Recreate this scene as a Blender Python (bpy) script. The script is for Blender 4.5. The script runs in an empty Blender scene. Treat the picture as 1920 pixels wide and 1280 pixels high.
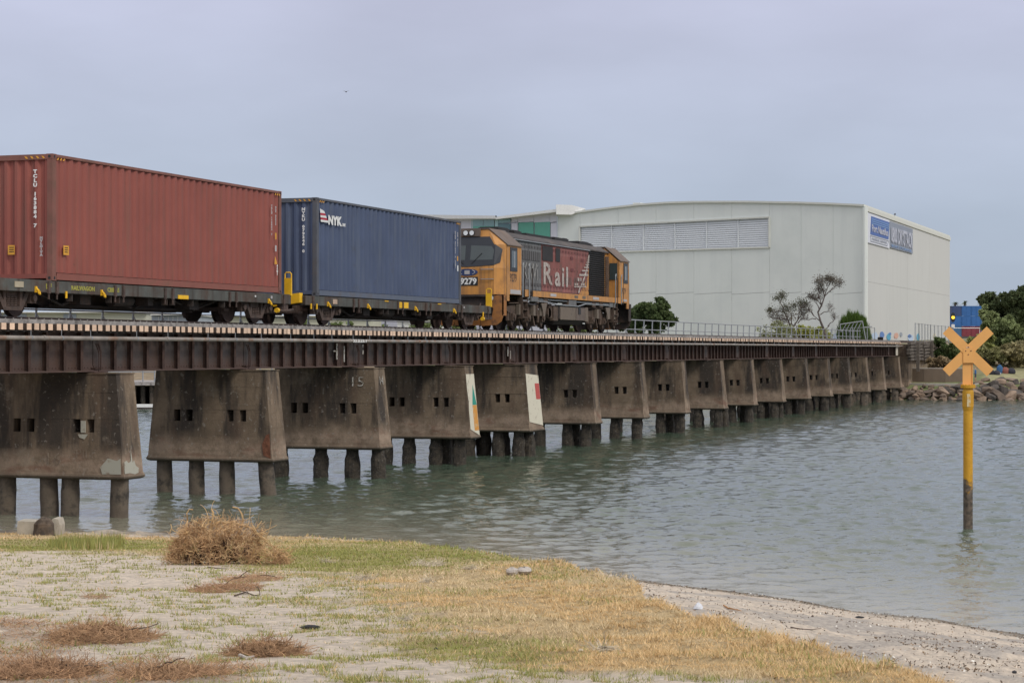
import bpy, math, random
import numpy as np
from mathutils import Vector
random.seed(7)
RNG = np.random.default_rng(11)
SC = bpy.context.scene
COL = SC.collection
# ---------------------------------------------------------------- camera
# X runs along the railway (away from the camera), Y is across it (towards the far side), Z is up, water level z = 0
F = 3930.0                      # focal length in photo pixels (photo 1920 wide)
TH = math.atan(1356.0 / F)
CS, SN = math.cos(TH), math.sin(TH)
EYE = 4.0
cam_d = bpy.data.cameras.new('camera')
cam = bpy.data.objects.new('camera', cam_d); COL.objects.link(cam)
cam.location = (0, 0, EYE)
cam.rotation_euler = (math.radians(90), 0, TH - math.radians(90))
cam_d.sensor_width = 36.0
cam_d.lens = F / 1920 * 36.0
cam_d.shift_y = 15.0 / 1920
cam_d.clip_start = 0.5; cam_d.clip_end = 6000
SC.camera = cam
# ---------------------------------------------------------------- sky
SUN_DIR = Vector((-0.45, -0.85, 0.85)).normalized()
W = bpy.data.worlds.new('World'); SC.world = W; W.use_nodes = True
nt = W.node_tree; nt.nodes.clear()
def wn(t, **k):
    n = nt.nodes.new(t)
    for a, b in k.items(): setattr(n, a, b)
    return n
wo = wn('ShaderNodeOutputWorld'); bg = wn('ShaderNodeBackground'); bg.inputs['Strength'].default_value = 0.1
sky = wn('ShaderNodeTexSky', sky_type='NISHITA', sun_disc=False)
sky.sun_elevation = math.asin(SUN_DIR.z); sky.sun_rotation = math.atan2(SUN_DIR.x, SUN_DIR.y)
sky.air_density = 1.0; sky.dust_density = 3.0
tc = wn('ShaderNodeTexCoord'); sep = wn('ShaderNodeSeparateXYZ')
nt.links.new(tc.outputs['Generated'], sep.inputs[0])
rmp = wn('ShaderNodeValToRGB')
rmp.color_ramp.elements[0].position = 0.0; rmp.color_ramp.elements[0].color = (0.43, 0.50, 0.60, 1)
rmp.color_ramp.elements[1].position = 1.0; rmp.color_ramp.elements[1].color = (1.18, 1.16, 1.18, 1)
e = rmp.color_ramp.elements.new(0.06); e.color = (0.43, 0.50, 0.615, 1)
e = rmp.color_ramp.elements.new(0.17); e.color = (0.52, 0.54, 0.69, 1)
e = rmp.color_ramp.elements.new(0.45); e.color = (0.86, 0.85, 0.92, 1)
nt.links.new(sep.outputs[2], rmp.inputs[0])
mp = wn('ShaderNodeMapping'); mp.inputs['Scale'].default_value = (2.2, 2.2, 7.0)
nt.links.new(tc.outputs['Generated'], mp.inputs[0])
nz = wn('ShaderNodeTexNoise'); nz.inputs['Scale'].default_value = 1.9; nz.inputs['Detail'].default_value = 5; nz.inputs['Roughness'].default_value = 0.5
nt.links.new(mp.outputs[0], nz.inputs[0])
mr = wn('ShaderNodeMapRange'); mr.inputs[1].default_value = 0.35; mr.inputs[2].default_value = 0.68; mr.inputs[3].default_value = 9.5; mr.inputs[4].default_value = 11.3
nt.links.new(nz.outputs[0], mr.inputs[0])
vm = wn('ShaderNodeVectorMath', operation='SCALE'); nt.links.new(rmp.outputs[0], vm.inputs[0]); nt.links.new(mr.outputs[0], vm.inputs['Scale'])
mx = wn('ShaderNodeMix', data_type='RGBA'); mx.inputs[0].default_value = 0.93
nt.links.new(sky.outputs[0], mx.inputs[6]); nt.links.new(vm.outputs[0], mx.inputs[7])
nt.links.new(mx.outputs[2], bg.inputs[0]); nt.links.new(bg.outputs[0], wo.inputs[0])
# ---------------------------------------------------------------- sun (veiled)
sd = bpy.data.lights.new('sun', 'SUN'); sd.energy = 1.5; sd.angle = math.radians(18); sd.color = (1.0, 0.95, 0.86)
so = bpy.data.objects.new('sun', sd); COL.objects.link(so)
so.rotation_euler = SUN_DIR.to_track_quat('Z', 'Y').to_euler()
so.location = (0, -40, 80)
SC.view_settings.view_transform = 'Standard'; SC.view_settings.look = 'None'
SC.view_settings.exposure = 0.06; SC.view_settings.gamma = 1.0
try: SC.view_settings.use_curve_mapping = False
except Exception: pass

# ================================================================ helpers
def pt(px, py, Z):
    """world point seen at photo pixel (px,py) at depth Z metres"""
    l = (px - 960) / F * Z; v = (655 - py) / F * Z
    return Vector((Z * CS + l * SN, Z * SN - l * CS, EYE + v))
def X_at(px, Y):
    """X along the railway of the point on the plane Y seen at photo column px"""
    Z = F * Y / (CS * (2316 - px)); return (Z - Y * SN) / CS
def Z_at(px, Y): return F * Y / (CS * (2316 - px))
def zz(px, py, Y): return EYE + (655 - py) / F * Z_at(px, Y)

def vnoise(x, y, seed=0):
    xi = np.floor(x).astype(np.int64); yi = np.floor(y).astype(np.int64)
    fx = x - xi; fy = y - yi; fx = fx * fx * (3 - 2 * fx); fy = fy * fy * (3 - 2 * fy)
    def h(a, b):
        n = (a * 374761393 + b * 668265263 + seed * 1442695041) & 0x7fffffff
        n = ((n ^ (n >> 13)) * 1274126177) & 0x7fffffff
        return ((n ^ (n >> 16)) & 0xffff) / 65535.0
    return (h(xi, yi) * (1 - fx) + h(xi + 1, yi) * fx) * (1 - fy) + (h(xi, yi + 1) * (1 - fx) + h(xi + 1, yi + 1) * fx) * fy
def fbm(x, y, o=4, seed=0):
    s = 0; a = .5; t = 0
    for i in range(o):
        s = s + a * vnoise(x * 2 ** i + i * 17.3, y * 2 ** i - i * 9.1, seed + i); t += a; a *= .5
    return s / t

class MB:
    def __init__(s): s.v = []; s.f = []
    def add(s, vs, fs):
        n = len(s.v); s.v.extend([tuple(p) for p in vs]); s.f.extend([tuple(i + n for i in f) for f in fs]); return s
    def hexa(s, p):   # p: 4 bottom (ccw) + 4 top
        return s.add(p, [(3, 2, 1, 0), (4, 5, 6, 7), (0, 1, 5, 4), (1, 2, 6, 5), (2, 3, 7, 6), (3, 0, 4, 7)])
    def box(s, x0, x1, y0, y1, z0, z1):
        return s.hexa([(x0, y0, z0), (x1, y0, z0), (x1, y1, z0), (x0, y1, z0), (x0, y0, z1), (x1, y0, z1), (x1, y1, z1), (x0, y1, z1)])
    def prism(s, poly, vec):
        n = len(poly); vec = Vector(vec); a = [Vector(p) for p in poly]; b = [p + vec for p in a]
        return s.add(a + b, [tuple(range(n))[::-1], tuple(range(n, 2 * n))] + [(i, (i + 1) % n, n + (i + 1) % n, n + i) for i in range(n)])
    def cyl(s, p0, p1, r, n=10, r1=None, caps=True):
        p0 = Vector(p0); p1 = Vector(p1); d = (p1 - p0).normalized(); r1 = r if r1 is None else r1
        u = d.orthogonal().normalized(); w = d.cross(u)
        A = [p0 + (u * math.cos(6.28318 * i / n) + w * math.sin(6.28318 * i / n)) * r for i in range(n)]
        B = [p1 + (u * math.cos(6.28318 * i / n) + w * math.sin(6.28318 * i / n)) * r1 for i in range(n)]
        fs = [(i, (i + 1) % n, n + (i + 1) % n, n + i) for i in range(n)]
        if caps: fs += [tuple(range(n))[::-1], tuple(range(n, 2 * n))]
        return s.add(A + B, fs)
    def tube(s, pts, r, n=5, r1=None):
        pts = [Vector(p) for p in pts]; m = len(pts); r1 = r if r1 is None else r1; base = len(s.v); vs = []; fs = []
        u = None
        for k, p in enumerate(pts):
            d = (pts[min(k + 1, m - 1)] - pts[max(k - 1, 0)])
            d = d.normalized() if d.length > 1e-9 else Vector((0, 0, 1))
            u = d.orthogonal().normalized() if u is None else (u - d * u.dot(d)).normalized() if (u - d * u.dot(d)).length > 1e-6 else d.orthogonal().normalized()
            w = d.cross(u); rr = r + (r1 - r) * k / (m - 1)
            vs += [p + (u * math.cos(6.28318 * i / n) + w * math.sin(6.28318 * i / n)) * rr for i in range(n)]
            if k: fs += [((k - 1) * n + i, (k - 1) * n + (i + 1) % n, k * n + (i + 1) % n, k * n + i) for i in range(n)]
        fs += [tuple(range(n))[::-1], tuple(range((m - 1) * n, m * n))]
        return s.add(vs, fs)
    def poly(s, pts): return s.add(pts, [tuple(range(len(pts)))])
    def mesh(s, name, m, smooth=False):
        me = bpy.data.meshes.new(name); me.from_pydata(s.v, [], s.f)
        if m: me.materials.append(m)
        if smooth:
            me.polygons.foreach_set('use_smooth', [True] * len(me.polygons))
        me.update(); return me
    def build(s, name, m, parent=None, smooth=False, loc=None):
        return link(name, s.mesh(name, m, smooth), parent, loc)
def link(name, me, parent=None, loc=None, rot=None):
    o = bpy.data.objects.new(name, me); COL.objects.link(o)
    if parent is not None: o.parent = parent
    if loc is not None: o.location = loc
    if rot is not None: o.rotation_euler = rot
    return o
def thing(name, label, cat, loc=(0, 0, 0), group=None, rz=0):
    o = bpy.data.objects.new(name, None); COL.objects.link(o); o.location = loc; o.rotation_euler = (0, 0, rz)
    o.empty_display_size = .2
    return tag(o, label, cat, group)
def tag(o, label, cat, group=None, kind=None):
    o['label'] = label; o['category'] = cat
    if group: o['group'] = group
    if kind: o['kind'] = kind
    return o
def struct(o): o['kind'] = 'structure'; return o
def grid_mesh(name, P, m, cols=None, smooth=True):
    """P: (rows, cols, 3) array"""
    r, c, _ = P.shape; me = bpy.data.meshes.new(name)
    me.vertices.add(r * c); me.vertices.foreach_set('co', P.reshape(-1).astype(np.float32))
    i = np.arange(r * c).reshape(r, c)
    q = np.stack([i[:-1, :-1], i[:-1, 1:], i[1:, 1:], i[1:, :-1]], -1).reshape(-1, 4)
    n = len(q); me.loops.add(n * 4); me.loops.foreach_set('vertex_index', q.reshape(-1).astype(np.int32))
    me.polygons.add(n); me.polygons.foreach_set('loop_start', np.arange(n, dtype=np.int32) * 4)
    me.polygons.foreach_set('loop_total', np.full(n, 4, np.int32))
    me.polygons.foreach_set('use_smooth', np.full(n, smooth))
    if m: me.materials.append(m)
    me.update(calc_edges=True)
    for k, a in (cols or {}).items():
        at = me.color_attributes.new(k, 'FLOAT_COLOR', 'POINT')
        a4 = np.ones((r * c, 4), np.float32); a4[:, :a.shape[-1]] = a.reshape(r * c, -1); at.data.foreach_set('color', a4.reshape(-1))
    return me
def tri_soup(name, V, fc, m, col=None):
    """V (n, k, 3) polygons of k corners each (no sharing)"""
    n, k, _ = V.shape; me = bpy.data.meshes.new(name)
    me.vertices.add(n * k); me.vertices.foreach_set('co', V.reshape(-1).astype(np.float32))
    fc = np.asarray(fc, np.int32)      # faces inside one element
    idx = (np.arange(n)[:, None, None] * k + fc[None]).reshape(-1); nf = n * fc.shape[0]
    me.loops.add(len(idx)); me.loops.foreach_set('vertex_index', idx.astype(np.int32))
    me.polygons.add(nf); me.polygons.foreach_set('loop_start', np.arange(nf, dtype=np.int32) * fc.shape[1])
    me.polygons.foreach_set('loop_total', np.full(nf, fc.shape[1], np.int32))
    if m: me.materials.append(m)
    me.update(calc_edges=True)
    if col is not None:
        at = me.color_attributes.new('tint', 'FLOAT_COLOR', 'POINT')
        a4 = np.ones((n, k, 4), np.float32); a4[..., :3] = col[:, None, :] if col.ndim == 2 else col
        at.data.foreach_set('color', a4.reshape(-1))
    return me
_tx = {}
def text_mesh(s, size, m, sx=1.0, bold=0.0, align='LEFT', spacing=1.0, extrude=0.002):
    c = bpy.data.curves.new('lettering', 'FONT'); c.body = s; c.size = size; c.align_x = align; c.extrude = extrude; c.offset = bold
    c.space_character = spacing; c.space_line = 0.92; c.resolution_u = 2
    o = bpy.data.objects.new('lettering', c); COL.objects.link(o)
    dg = bpy.context.evaluated_depsgraph_get(); me = bpy.data.meshes.new_from_object(o.evaluated_get(dg))
    bpy.data.objects.remove(o); me.materials.clear(); me.materials.append(m)
    n = len(me.vertices); co = np.zeros(n * 3, np.float32); me.vertices.foreach_get('co', co); co = co.reshape(-1, 3)
    co[:, 0] *= sx; me.vertices.foreach_set('co', co.reshape(-1)); me.update(); return me
def text_on(s, size, m, parent, origin, right, up, name='lettering', **k):
    """text whose x runs along `right` and y along `up`, at origin"""
    me = text_mesh(s, size, m, **k)
    R_ = Vector(right).normalized(); U = Vector(up).normalized(); N = R_.cross(U); U = N.cross(R_)
    n = len(me.vertices); co = np.zeros(n * 3, np.float32); me.vertices.foreach_get('co', co); co = co.reshape(-1, 3)
    M = np.array([R_, U, N]); co = co @ M + np.array(origin); me.vertices.foreach_set('co', co.astype(np.float32).reshape(-1)); me.update()
    return link(name, me, parent)

# ================================================================ materials
def node(t, ty, **k):
    n = t.nodes.new(ty)
    for a, b in k.items(): setattr(n, a, b)
    return n
def mixc(t, fac, a, b, blend='MIX'):
    n = node(t, 'ShaderNodeMix', data_type='RGBA', blend_type=blend)
    for i, v in ((0, fac), (6, a), (7, b)):
        if hasattr(v, 'links') or hasattr(v, 'is_linked'): t.links.new(v, n.inputs[i])
        elif i == 0: n.inputs[0].default_value = v
        else: n.inputs[i].default_value = (*v, 1) if len(v) == 3 else v
    return n.outputs[2]
def noise(t, vec, scale, det=4, sc3=None, rough=.55):
    if sc3:
        m = node(t, 'ShaderNodeMapping'); m.inputs['Scale'].default_value = sc3; t.links.new(vec, m.inputs[0]); vec = m.outputs[0]
    n = node(t, 'ShaderNodeTexNoise'); n.inputs['Scale'].default_value = scale; n.inputs['Detail'].default_value = det; n.inputs['Roughness'].default_value = rough
    t.links.new(vec, n.inputs[0]); return n.outputs[0]
def rng(t, v, a, b, c=0., d=1.):
    n = node(t, 'ShaderNodeMapRange'); t.links.new(v, n.inputs[0])
    for i, x in enumerate((a, b, c, d)): n.inputs[1 + i].default_value = x
    return n.outputs[0]
def math_(t, op, a, b):
    n = node(t, 'ShaderNodeMath', operation=op)
    for i, v in enumerate((a, b)):
        if isinstance(v, (int, float)): n.inputs[i].default_value = v
        else: t.links.new(v, n.inputs[i])
    return n.outputs[0]
def new_mat(name):
    m = bpy.data.materials.new(name); m.use_nodes = True; t = m.node_tree; t.nodes.clear()
    o = node(t, 'ShaderNodeOutputMaterial'); b = node(t, 'ShaderNodeBsdfPrincipled'); t.links.new(b.outputs[0], o.inputs[0])
    g = node(t, 'ShaderNodeNewGeometry'); return m, t, b, g.outputs['Position']
def bump(t, b, h, strength=.3, dist=.02):
    n = node(t, 'ShaderNodeBump'); n.inputs['Strength'].default_value = strength; n.inputs['Distance'].default_value = dist
    t.links.new(h, n.inputs['Height']); t.links.new(n.outputs[0], b.inputs['Normal'])
def mat(name, col, rough=.6, var=.18, scale=2.5, dirt=None, streak=None, bmp=0.0, bscale=40, metal=0.0, spec=.4, rnd=0.0, spots=None):
    """dirt=(colour, lo, hi, scale)  streak=(colour, lo, hi, scale): vertical runs"""
    m, t, b, P = new_mat(name)
    n1 = noise(t, P, scale, 5)
    c = mixc(t, rng(t, n1, .3, .7), tuple(x * (1 - var) for x in col), tuple(min(1, x * (1 + var)) for x in col))
    if rnd:
        oi = node(t, 'ShaderNodeObjectInfo'); c = mixc(t, 1.0, c, mixc(t, oi.outputs['Random'], (1 - rnd,) * 3, (1 + rnd,) * 3), 'MULTIPLY')
    if dirt: c = mixc(t, rng(t, noise(t, P, dirt[3], 6, rough=.65), dirt[1], dirt[2]), c, dirt[0])
    if streak: c = mixc(t, rng(t, noise(t, P, streak[3], 4, sc3=(1, 1, .07), rough=.6), streak[1], streak[2]), c, streak[0])
    t.links.new(c, b.inputs['Base Color']); b.inputs['Roughness'].default_value = rough; b.inputs['Metallic'].default_value = metal
    b.inputs['Specular IOR Level'].default_value = spec
    if spots: c = mixc(t, rng(t, noise(t, P, spots[1], 6, rough=.75), spots[2], spots[2] + .05, 0, .85), c, spots[0]); t.links.new(c, b.inputs['Base Color'])
    if bmp: bump(t, b, noise(t, P, bscale, 5), bmp, .02)
    return m
def attr_mat(name, attr='tint', rough=.9, transl=0.0, bmp=0):
    m, t, b, P = new_mat(name)
    a = node(t, 'ShaderNodeVertexColor', layer_name=attr); t.links.new(a.outputs[0], b.inputs['Base Color'])
    b.inputs['Roughness'].default_value = rough; b.inputs['Specular IOR Level'].default_value = .2
    if transl:
        tr = node(t, 'ShaderNodeBsdfTranslucent'); t.links.new(a.outputs[0], tr.inputs[0])
        ms = node(t, 'ShaderNodeMixShader'); ms.inputs[0].default_value = transl
        t.links.new(b.outputs[0], ms.inputs[1]); t.links.new(tr.outputs[0], ms.inputs[2])
        t.links.new(ms.outputs[0], [n for n in t.nodes if n.type == 'OUTPUT_MATERIAL'][0].inputs[0])
    return m
RUST = (.10, .045, .025)
M = {}
def girder_mat():
    m, t, b, P = new_mat('rusty_girder'); sp = node(t, 'ShaderNodeSeparateXYZ'); t.links.new(P, sp.inputs[0])
    c = mixc(t, rng(t, noise(t, P, 1.4, 5), .3, .7), (.060, .054, .053), (.092, .078, .072))
    c = mixc(t, rng(t, noise(t, P, .5, 5, rough=.6), .45, .62, 0, .8), c, (.090, .050, .036))
    zf = rng(t, math_(t, 'ADD', sp.outputs[2], math_(t, 'MULTIPLY', noise(t, P, 3, 5, sc3=(1, 1, .3)), .5)), 4.15, 3.75, 0, .85)
    c = mixc(t, zf, c, (.082, .046, .034)); c = mixc(t, rng(t, noise(t, P, 9, 5), .58, .75, 0, .6), c, (.035, .028, .026))
    t.links.new(c, b.inputs['Base Color']); b.inputs['Roughness'].default_value = .75; bump(t, b, noise(t, P, 30, 5), .3, .02); return m
M['girder'] = girder_mat()
M['girder_rust'] = mat('girder_rust', (.060, .034, .026), .85, .35, 3, bmp=.3)
M['pipe'] = mat('pipe_steel', (.27, .24, .21), .6, .25, 2, dirt=((.22, .12, .07), .52, .68, 2.5), bmp=.2)
M['sleeper'] = mat('sleeper_sawn_end', (.72, .52, .38), .85, .12, 9, dirt=((.42, .31, .24), .6, .8, 7), bmp=.3, rnd=.16)
M['timber'] = mat('weathered_timber', (.30, .28, .265), .9, .3, 5, dirt=((.09, .08, .075), .5, .75, 4), bmp=.5)
M['rail'] = mat('rail_steel', (.09, .06, .05), .6, .2, 3, metal=.2)
M['galv'] = mat('galvanised_steel', (.30, .315, .33), .5, .12, 4, metal=.3)
M['dark'] = mat('underframe_grime', (.045, .036, .032), .85, .35, 3, dirt=((.09, .055, .04), .5, .75, 2.5), bmp=.2)
M['bogie'] = mat('bogie_brown', (.085, .058, .048), .85, .3, 5, dirt=((.045, .035, .03), .5, .7, 4), bmp=.3)
M['wheel'] = mat('wheel_steel', (.075, .048, .040), .7, .25, 4, metal=.2)
M['tread'] = mat('wheel_tread', (.35, .33, .31), .35, .15, 4, metal=.8)
M['sill'] = mat('wagon_sill', (.085, .088, .080), .8, .3, 2, dirt=((.075, .045, .032), .44, .66, 1.3), streak=((.05, .035, .028), .5, .7, 5), bmp=.2)
M['yellow'] = mat('safety_yellow', (.80, .46, .02), .6, .15, 3, dirt=((.25, .13, .03), .6, .8, 3))
M['white'] = mat('white_paint', (.72, .72, .70), .6, .08, 4, dirt=((.45, .43, .38), .62, .8, 4))
M['redc'] = mat('red_container_paint', (.255, .074, .056), .62, .10, .7, dirt=((.17, .07, .05), .60, .85, 1.6), streak=((.19, .08, .06), .50, .75, 5), spots=((.11, .055, .04), 3.2, .66))
M['redf'] = mat('red_container_frame', (.20, .085, .066), .7, .2, 2, dirt=((.13, .075, .05), .5, .8, 3))
M['redr'] = mat('red_container_rail', (.235, .082, .062), .65, .15, 2, dirt=((.15, .075, .05), .5, .8, 2))
M['bluer'] = mat('navy_container_rail', (.105, .125, .17), .65, .15, 2, dirt=((.10, .085, .08), .5, .8, 2))
M['bluec'] = mat('navy_container_paint', (.064, .086, .150), .6, .12, .8, dirt=((.055, .058, .07), .6, .85, 1.5), streak=((.10, .12, .165), .50, .75, 5), spots=((.12, .11, .12), 3.4, .67))
M['bluef'] = mat('navy_container_frame', (.092, .098, .115), .7, .2, 2, dirt=((.11, .085, .07), .52, .8, 3))
M['amber'] = mat('hazard_amber', (.65, .32, .04), .6, .1)
M['black'] = mat('black_paint', (.022, .022, .024), .6, .2)
M['lettergrey'] = mat('faded_lettering', (.42, .40, .40), .7, .1)
M['logored'] = mat('logo_red', (.42, .03, .05), .6, .1)
M['letter_yellow'] = mat('faded_yellow_lettering', (.32, .30, .06), .7, .2, 20)
# concrete
def concrete(name, base, stain, pale, rust=.0, seed=0.0):
    m, t, b, P = new_mat(name)
    sp = node(t, 'ShaderNodeSeparateXYZ'); t.links.new(P, sp.inputs[0]); z = sp.outputs[2]
    c = mixc(t, rng(t, noise(t, P, 1.3, 6, rough=.6), .3, .7), tuple(x * .7 for x in base), tuple(x * 1.3 for x in base))
    # board joints: sharp horizontal lines every 0.2 m
    zz_ = math_(t, 'FRACT', math_(t, 'DIVIDE', z, .205), 0)
    ln = rng(t, math_(t, 'ABSOLUTE', math_(t, 'SUBTRACT', zz_, .5), 0), .44, .5)
    c = mixc(t, math_(t, 'MULTIPLY', ln, rng(t, noise(t, P, 2.2, 4, sc3=(1, 1, 6)), .48, .66, 0, .7)), c, tuple(x * .45 for x in base))
    # dark water runs from the top
    st = rng(t, noise(t, P, .8, 5, sc3=(1.2, 1.2, .22), rough=.65), .45, .56)
    st = math_(t, 'MULTIPLY', st, rng(t, math_(t, 'ADD', z, math_(t, 'MULTIPLY', noise(t, P, 1.5, 4), .8)), 1.75, 2.2, .08, .88))
    c = mixc(t, st, c, stain)
    st2 = rng(t, noise(t, P, 1.9, 5, sc3=(1.2, 1.2, .30)), .50, .68, 0, .7)
    c = mixc(t, st2, c, (.115, .078, .055))
    c = mixc(t, rng(t, noise(t, P, 5.5, 6, sc3=(1, 1, 1.6), rough=.75), .52, .72, 0, .55), c, tuple(x * .5 for x in base))
    # pale salt line
    band = math_(t, 'MULTIPLY', rng(t, z, .95, 1.15), rng(t, math_(t, 'ADD', z, math_(t, 'MULTIPLY', noise(t, P, 1.2, 4), .7)), 2.0, 1.65))
    c = mixc(t, math_(t, 'MULTIPLY', band, rng(t, noise(t, P, 2.6, 7, rough=.7), .35, .62, .1, .85)), c, pale)
    c = mixc(t, math_(t, 'MULTIPLY', band, rng(t, noise(t, P, 1.1, 4, sc3=(1, 1, 3)), .54, .66, 0, .6)), c, (.16, .075, .05))
    low = rng(t, z, 1.05, .93, 0, .6)
    c = mixc(t, low, c, (.075, .07, .06))
    c = mixc(t, rng(t, noise(t, P, 9, 3), .62, .70, 0, .5), c, (.30, .27, .23))
    c = mixc(t, rng(t, noise(t, P, 24, 5, rough=.7), .60, .72, 0, .7), c, (.045, .037, .03))
    c = mixc(t, rng(t, noise(t, P, .9, 6, rough=.7), .60, .72, 0, .5), c, (.30, .25, .19))
    t.links.new(c, b.inputs['Base Color']); b.inputs['Roughness'].default_value = .9; b.inputs['Specular IOR Level'].default_value = .25
    bump(t, b, noise(t, P, 14, 8, rough=.7), .5, .03)
    return m
M['sleeperside'] = mat('sleeper_side', (.085, .06, .048), .9, .3, 6)  # shade of the gaps between sleepers is put into this dark side colour
M['conc'] = concrete('stained_concrete', (.190, .142, .098), (.036, .031, .028), (.36, .27, .20))
M['pile'] = mat('pile_concrete', (.15, .12, .09), .92, .3, 3, dirt=((.05, .043, .035), .45, .62, 3), bmp=.8, bscale=18)
def barnacle(name):
    m, t, b, P = new_mat(name)
    c = mixc(t, rng(t, noise(t, P, 7, 6, rough=.7), .35, .7), (.022, .019, .015), (.085, .068, .048))
    v = node(t, 'ShaderNodeTexVoronoi'); v.inputs['Scale'].default_value = 9; t.links.new(P, v.inputs[0])
    c = mixc(t, rng(t, v.outputs[0], .13, .09, 0, .8), c, (.35, .33, .29))
    t.links.new(c, b.inputs['Base Color']); b.inputs['Roughness'].default_value = .85; bump(t, b, noise(t, P, 22, 6), .9, .05); return m
M['barn'] = barnacle('oyster_crust')
# ================================================================ near ground (dune, grass, beach, sea bed)
EX = np.array([-3500, -300, 0, 300, 500, 760, 900, 1000, 1100, 1190, 1215, 1290, 1400, 1550, 1700, 1900, 2300, 5000], float)
EY = np.array([985, 990, 996, 1005, 1008, 1017, 1040, 1053, 1070, 1095, 1130, 1160, 1190, 1235, 1272, 1330, 1450, 1900], float)
WX = np.array([-3500, -300, 0, 500, 760, 1000, 1190, 1420, 1600, 1750, 1920, 2400, 3500], float)
WZ = np.array([52, 49, 47.5, 45, 43, 39.5, 36.4, 34.4, 32.1, 31.1, 29.4, 24, 14], float)
def edge_Z(px): return 4795.0 / (np.interp(px, EX, EY) - 655 - 236)
def water_Z(px): return np.interp(px, WX, WZ)
def sstep(a, b, x):
    t = np.clip((x - a) / (b - a), 0, 1); return t * t * (3 - 2 * t)
def base_z(Z): return 2.3 - .06 * (Z - 8)
def ground_z(px, Z):
    """height of the near ground at bearing px (photo column) and depth Z"""
    X = Z * CS + (px - 960) / F * Z * SN; Y = Z * SN - (px - 960) / F * Z * CS
    wob = (fbm(X * .9, Y * .9, 3, 5) - .5) + (fbm(X * 3.5, Y * 3.5, 2, 6) - .5) * .35
    Ze = edge_Z(px) * (1 + .035 * wob * 2 * (px > 900)); Zw = water_Z(px) + wob * .6
    Zw = np.maximum(Zw, Ze + .8)
    zin = base_z(Z) + (fbm(X * .35, Y * .35, 4, 2) - .5) * .16 + (fbm(X * 2.2, Y * 2.2, 3, 9) - .5) * .05 + (fbm(X * 5.5, Y * 5.5, 3, 19) - .5) * .055 * sstep(600, 900, px)
    ze = base_z(Ze) + (fbm(X * .35, Y * .35, 4, 2) - .5) * .16
    s = np.clip((Z - Ze) / (Zw - Ze), 0, None)
    drop = np.minimum(.28, ze * .35) * sstep(0, 1.3, Z - Ze)
    zout = (ze - drop) * (1 - s) + ((fbm(X * 1.3, Y * 1.3, 4, 21) - .5) * .12 + (fbm(X * 5, Y * 5, 3, 23) - .5) * .09) * np.clip((1 - s) * 3, 0, 1)
    zout = np.where(s > 1, -np.minimum((Z - Zw) * .075, 2.5), zout)
    z = np.where(Z < Ze, zin, zout)
    # rounded bank lip
    return np.maximum(z, -2.6)
def W_of(px, Z): return Z * CS + (px - 960) / F * Z * SN, Z * SN - (px - 960) / F * Z * CS
def gpoint(px, py):
    """point of the near ground seen at photo pixel (px,py)"""
    Zs = np.geomspace(6, 60, 1500); zs = ground_z(np.full_like(Zs, px), Zs); y = 655 + F * (EYE - zs) / Zs
    k = int(np.argmax(y <= py)); Z = Zs[k]; X, Y = W_of(px, Z); return Vector((float(X), float(Y), float(zs[k]))), float(Z)
def blob(px, py, cx, cy, rx, ry): return np.exp(-(((px - cx) / rx) ** 2 + ((py - cy) / ry) ** 2))
def masks(px, py, X, Y, Z):
    """bare (0..1), green (0..1), litter (0..1) of the turf"""
    n = fbm(X * .9, Y * .9, 4, 31) - .5; n2 = fbm(X * 3.1, Y * 3.1, 3, 33) - .5
    B = np.interp(py, [1028, 1040, 1055, 1080, 1110, 1150, 1200, 1250, 1280, 1400], [-200, 260, 470, 560, 640, 720, 790, 880, 1050, 1200])
    bare = sstep(130, -130, px - B + n * 420 + n2 * 260)
    bare = np.maximum(bare, sstep(.35, .75, blob(px, py, 1180, 1290, 330, 45) + n * .7))
    green = .30 + n * 1.3
    for cx, cy, rx, ry, a in ((150, 1022, 190, 13, 1.3), (700, 1045, 190, 22, .9), (620, 1080, 90, 40, .3), (1040, 1075, 60, 14, .5), (700, 1250, 300, 40, .35), (950, 1230, 160, 30, .3), (950, 1035, 160, 16, .3)):
        green = green + a * blob(px, py, cx, cy, rx, ry)
    green = green - 1.1 * blob(px, py, 150, 1004, 300, 8) - .30 * sstep(900, 1250, px) - .35 * blob(px, py, 950, 1130, 200, 45)
    lit = 0
    for cx, cy, rx, ry, a in ((130, 1190, 150, 26, 1.1), (10, 1200, 70, 50, .9), (200, 1160, 90, 10, .5), (240, 1262, 300, 22, 1.1), (90, 1275, 200, 22, 1.2), (430, 1100, 80, 10, .9), (460, 1082, 70, 6, .7), (500, 1215, 80, 22, 1.0)):
        lit = lit + a * blob(px, py, cx, cy, rx, ry)
    lit = sstep(.55, 1.0, lit + n * 1.8 + n2 * 1.1)
    return np.clip(bare, 0, 1), np.clip(green, 0, 1), np.clip(lit, 0, 1)
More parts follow.
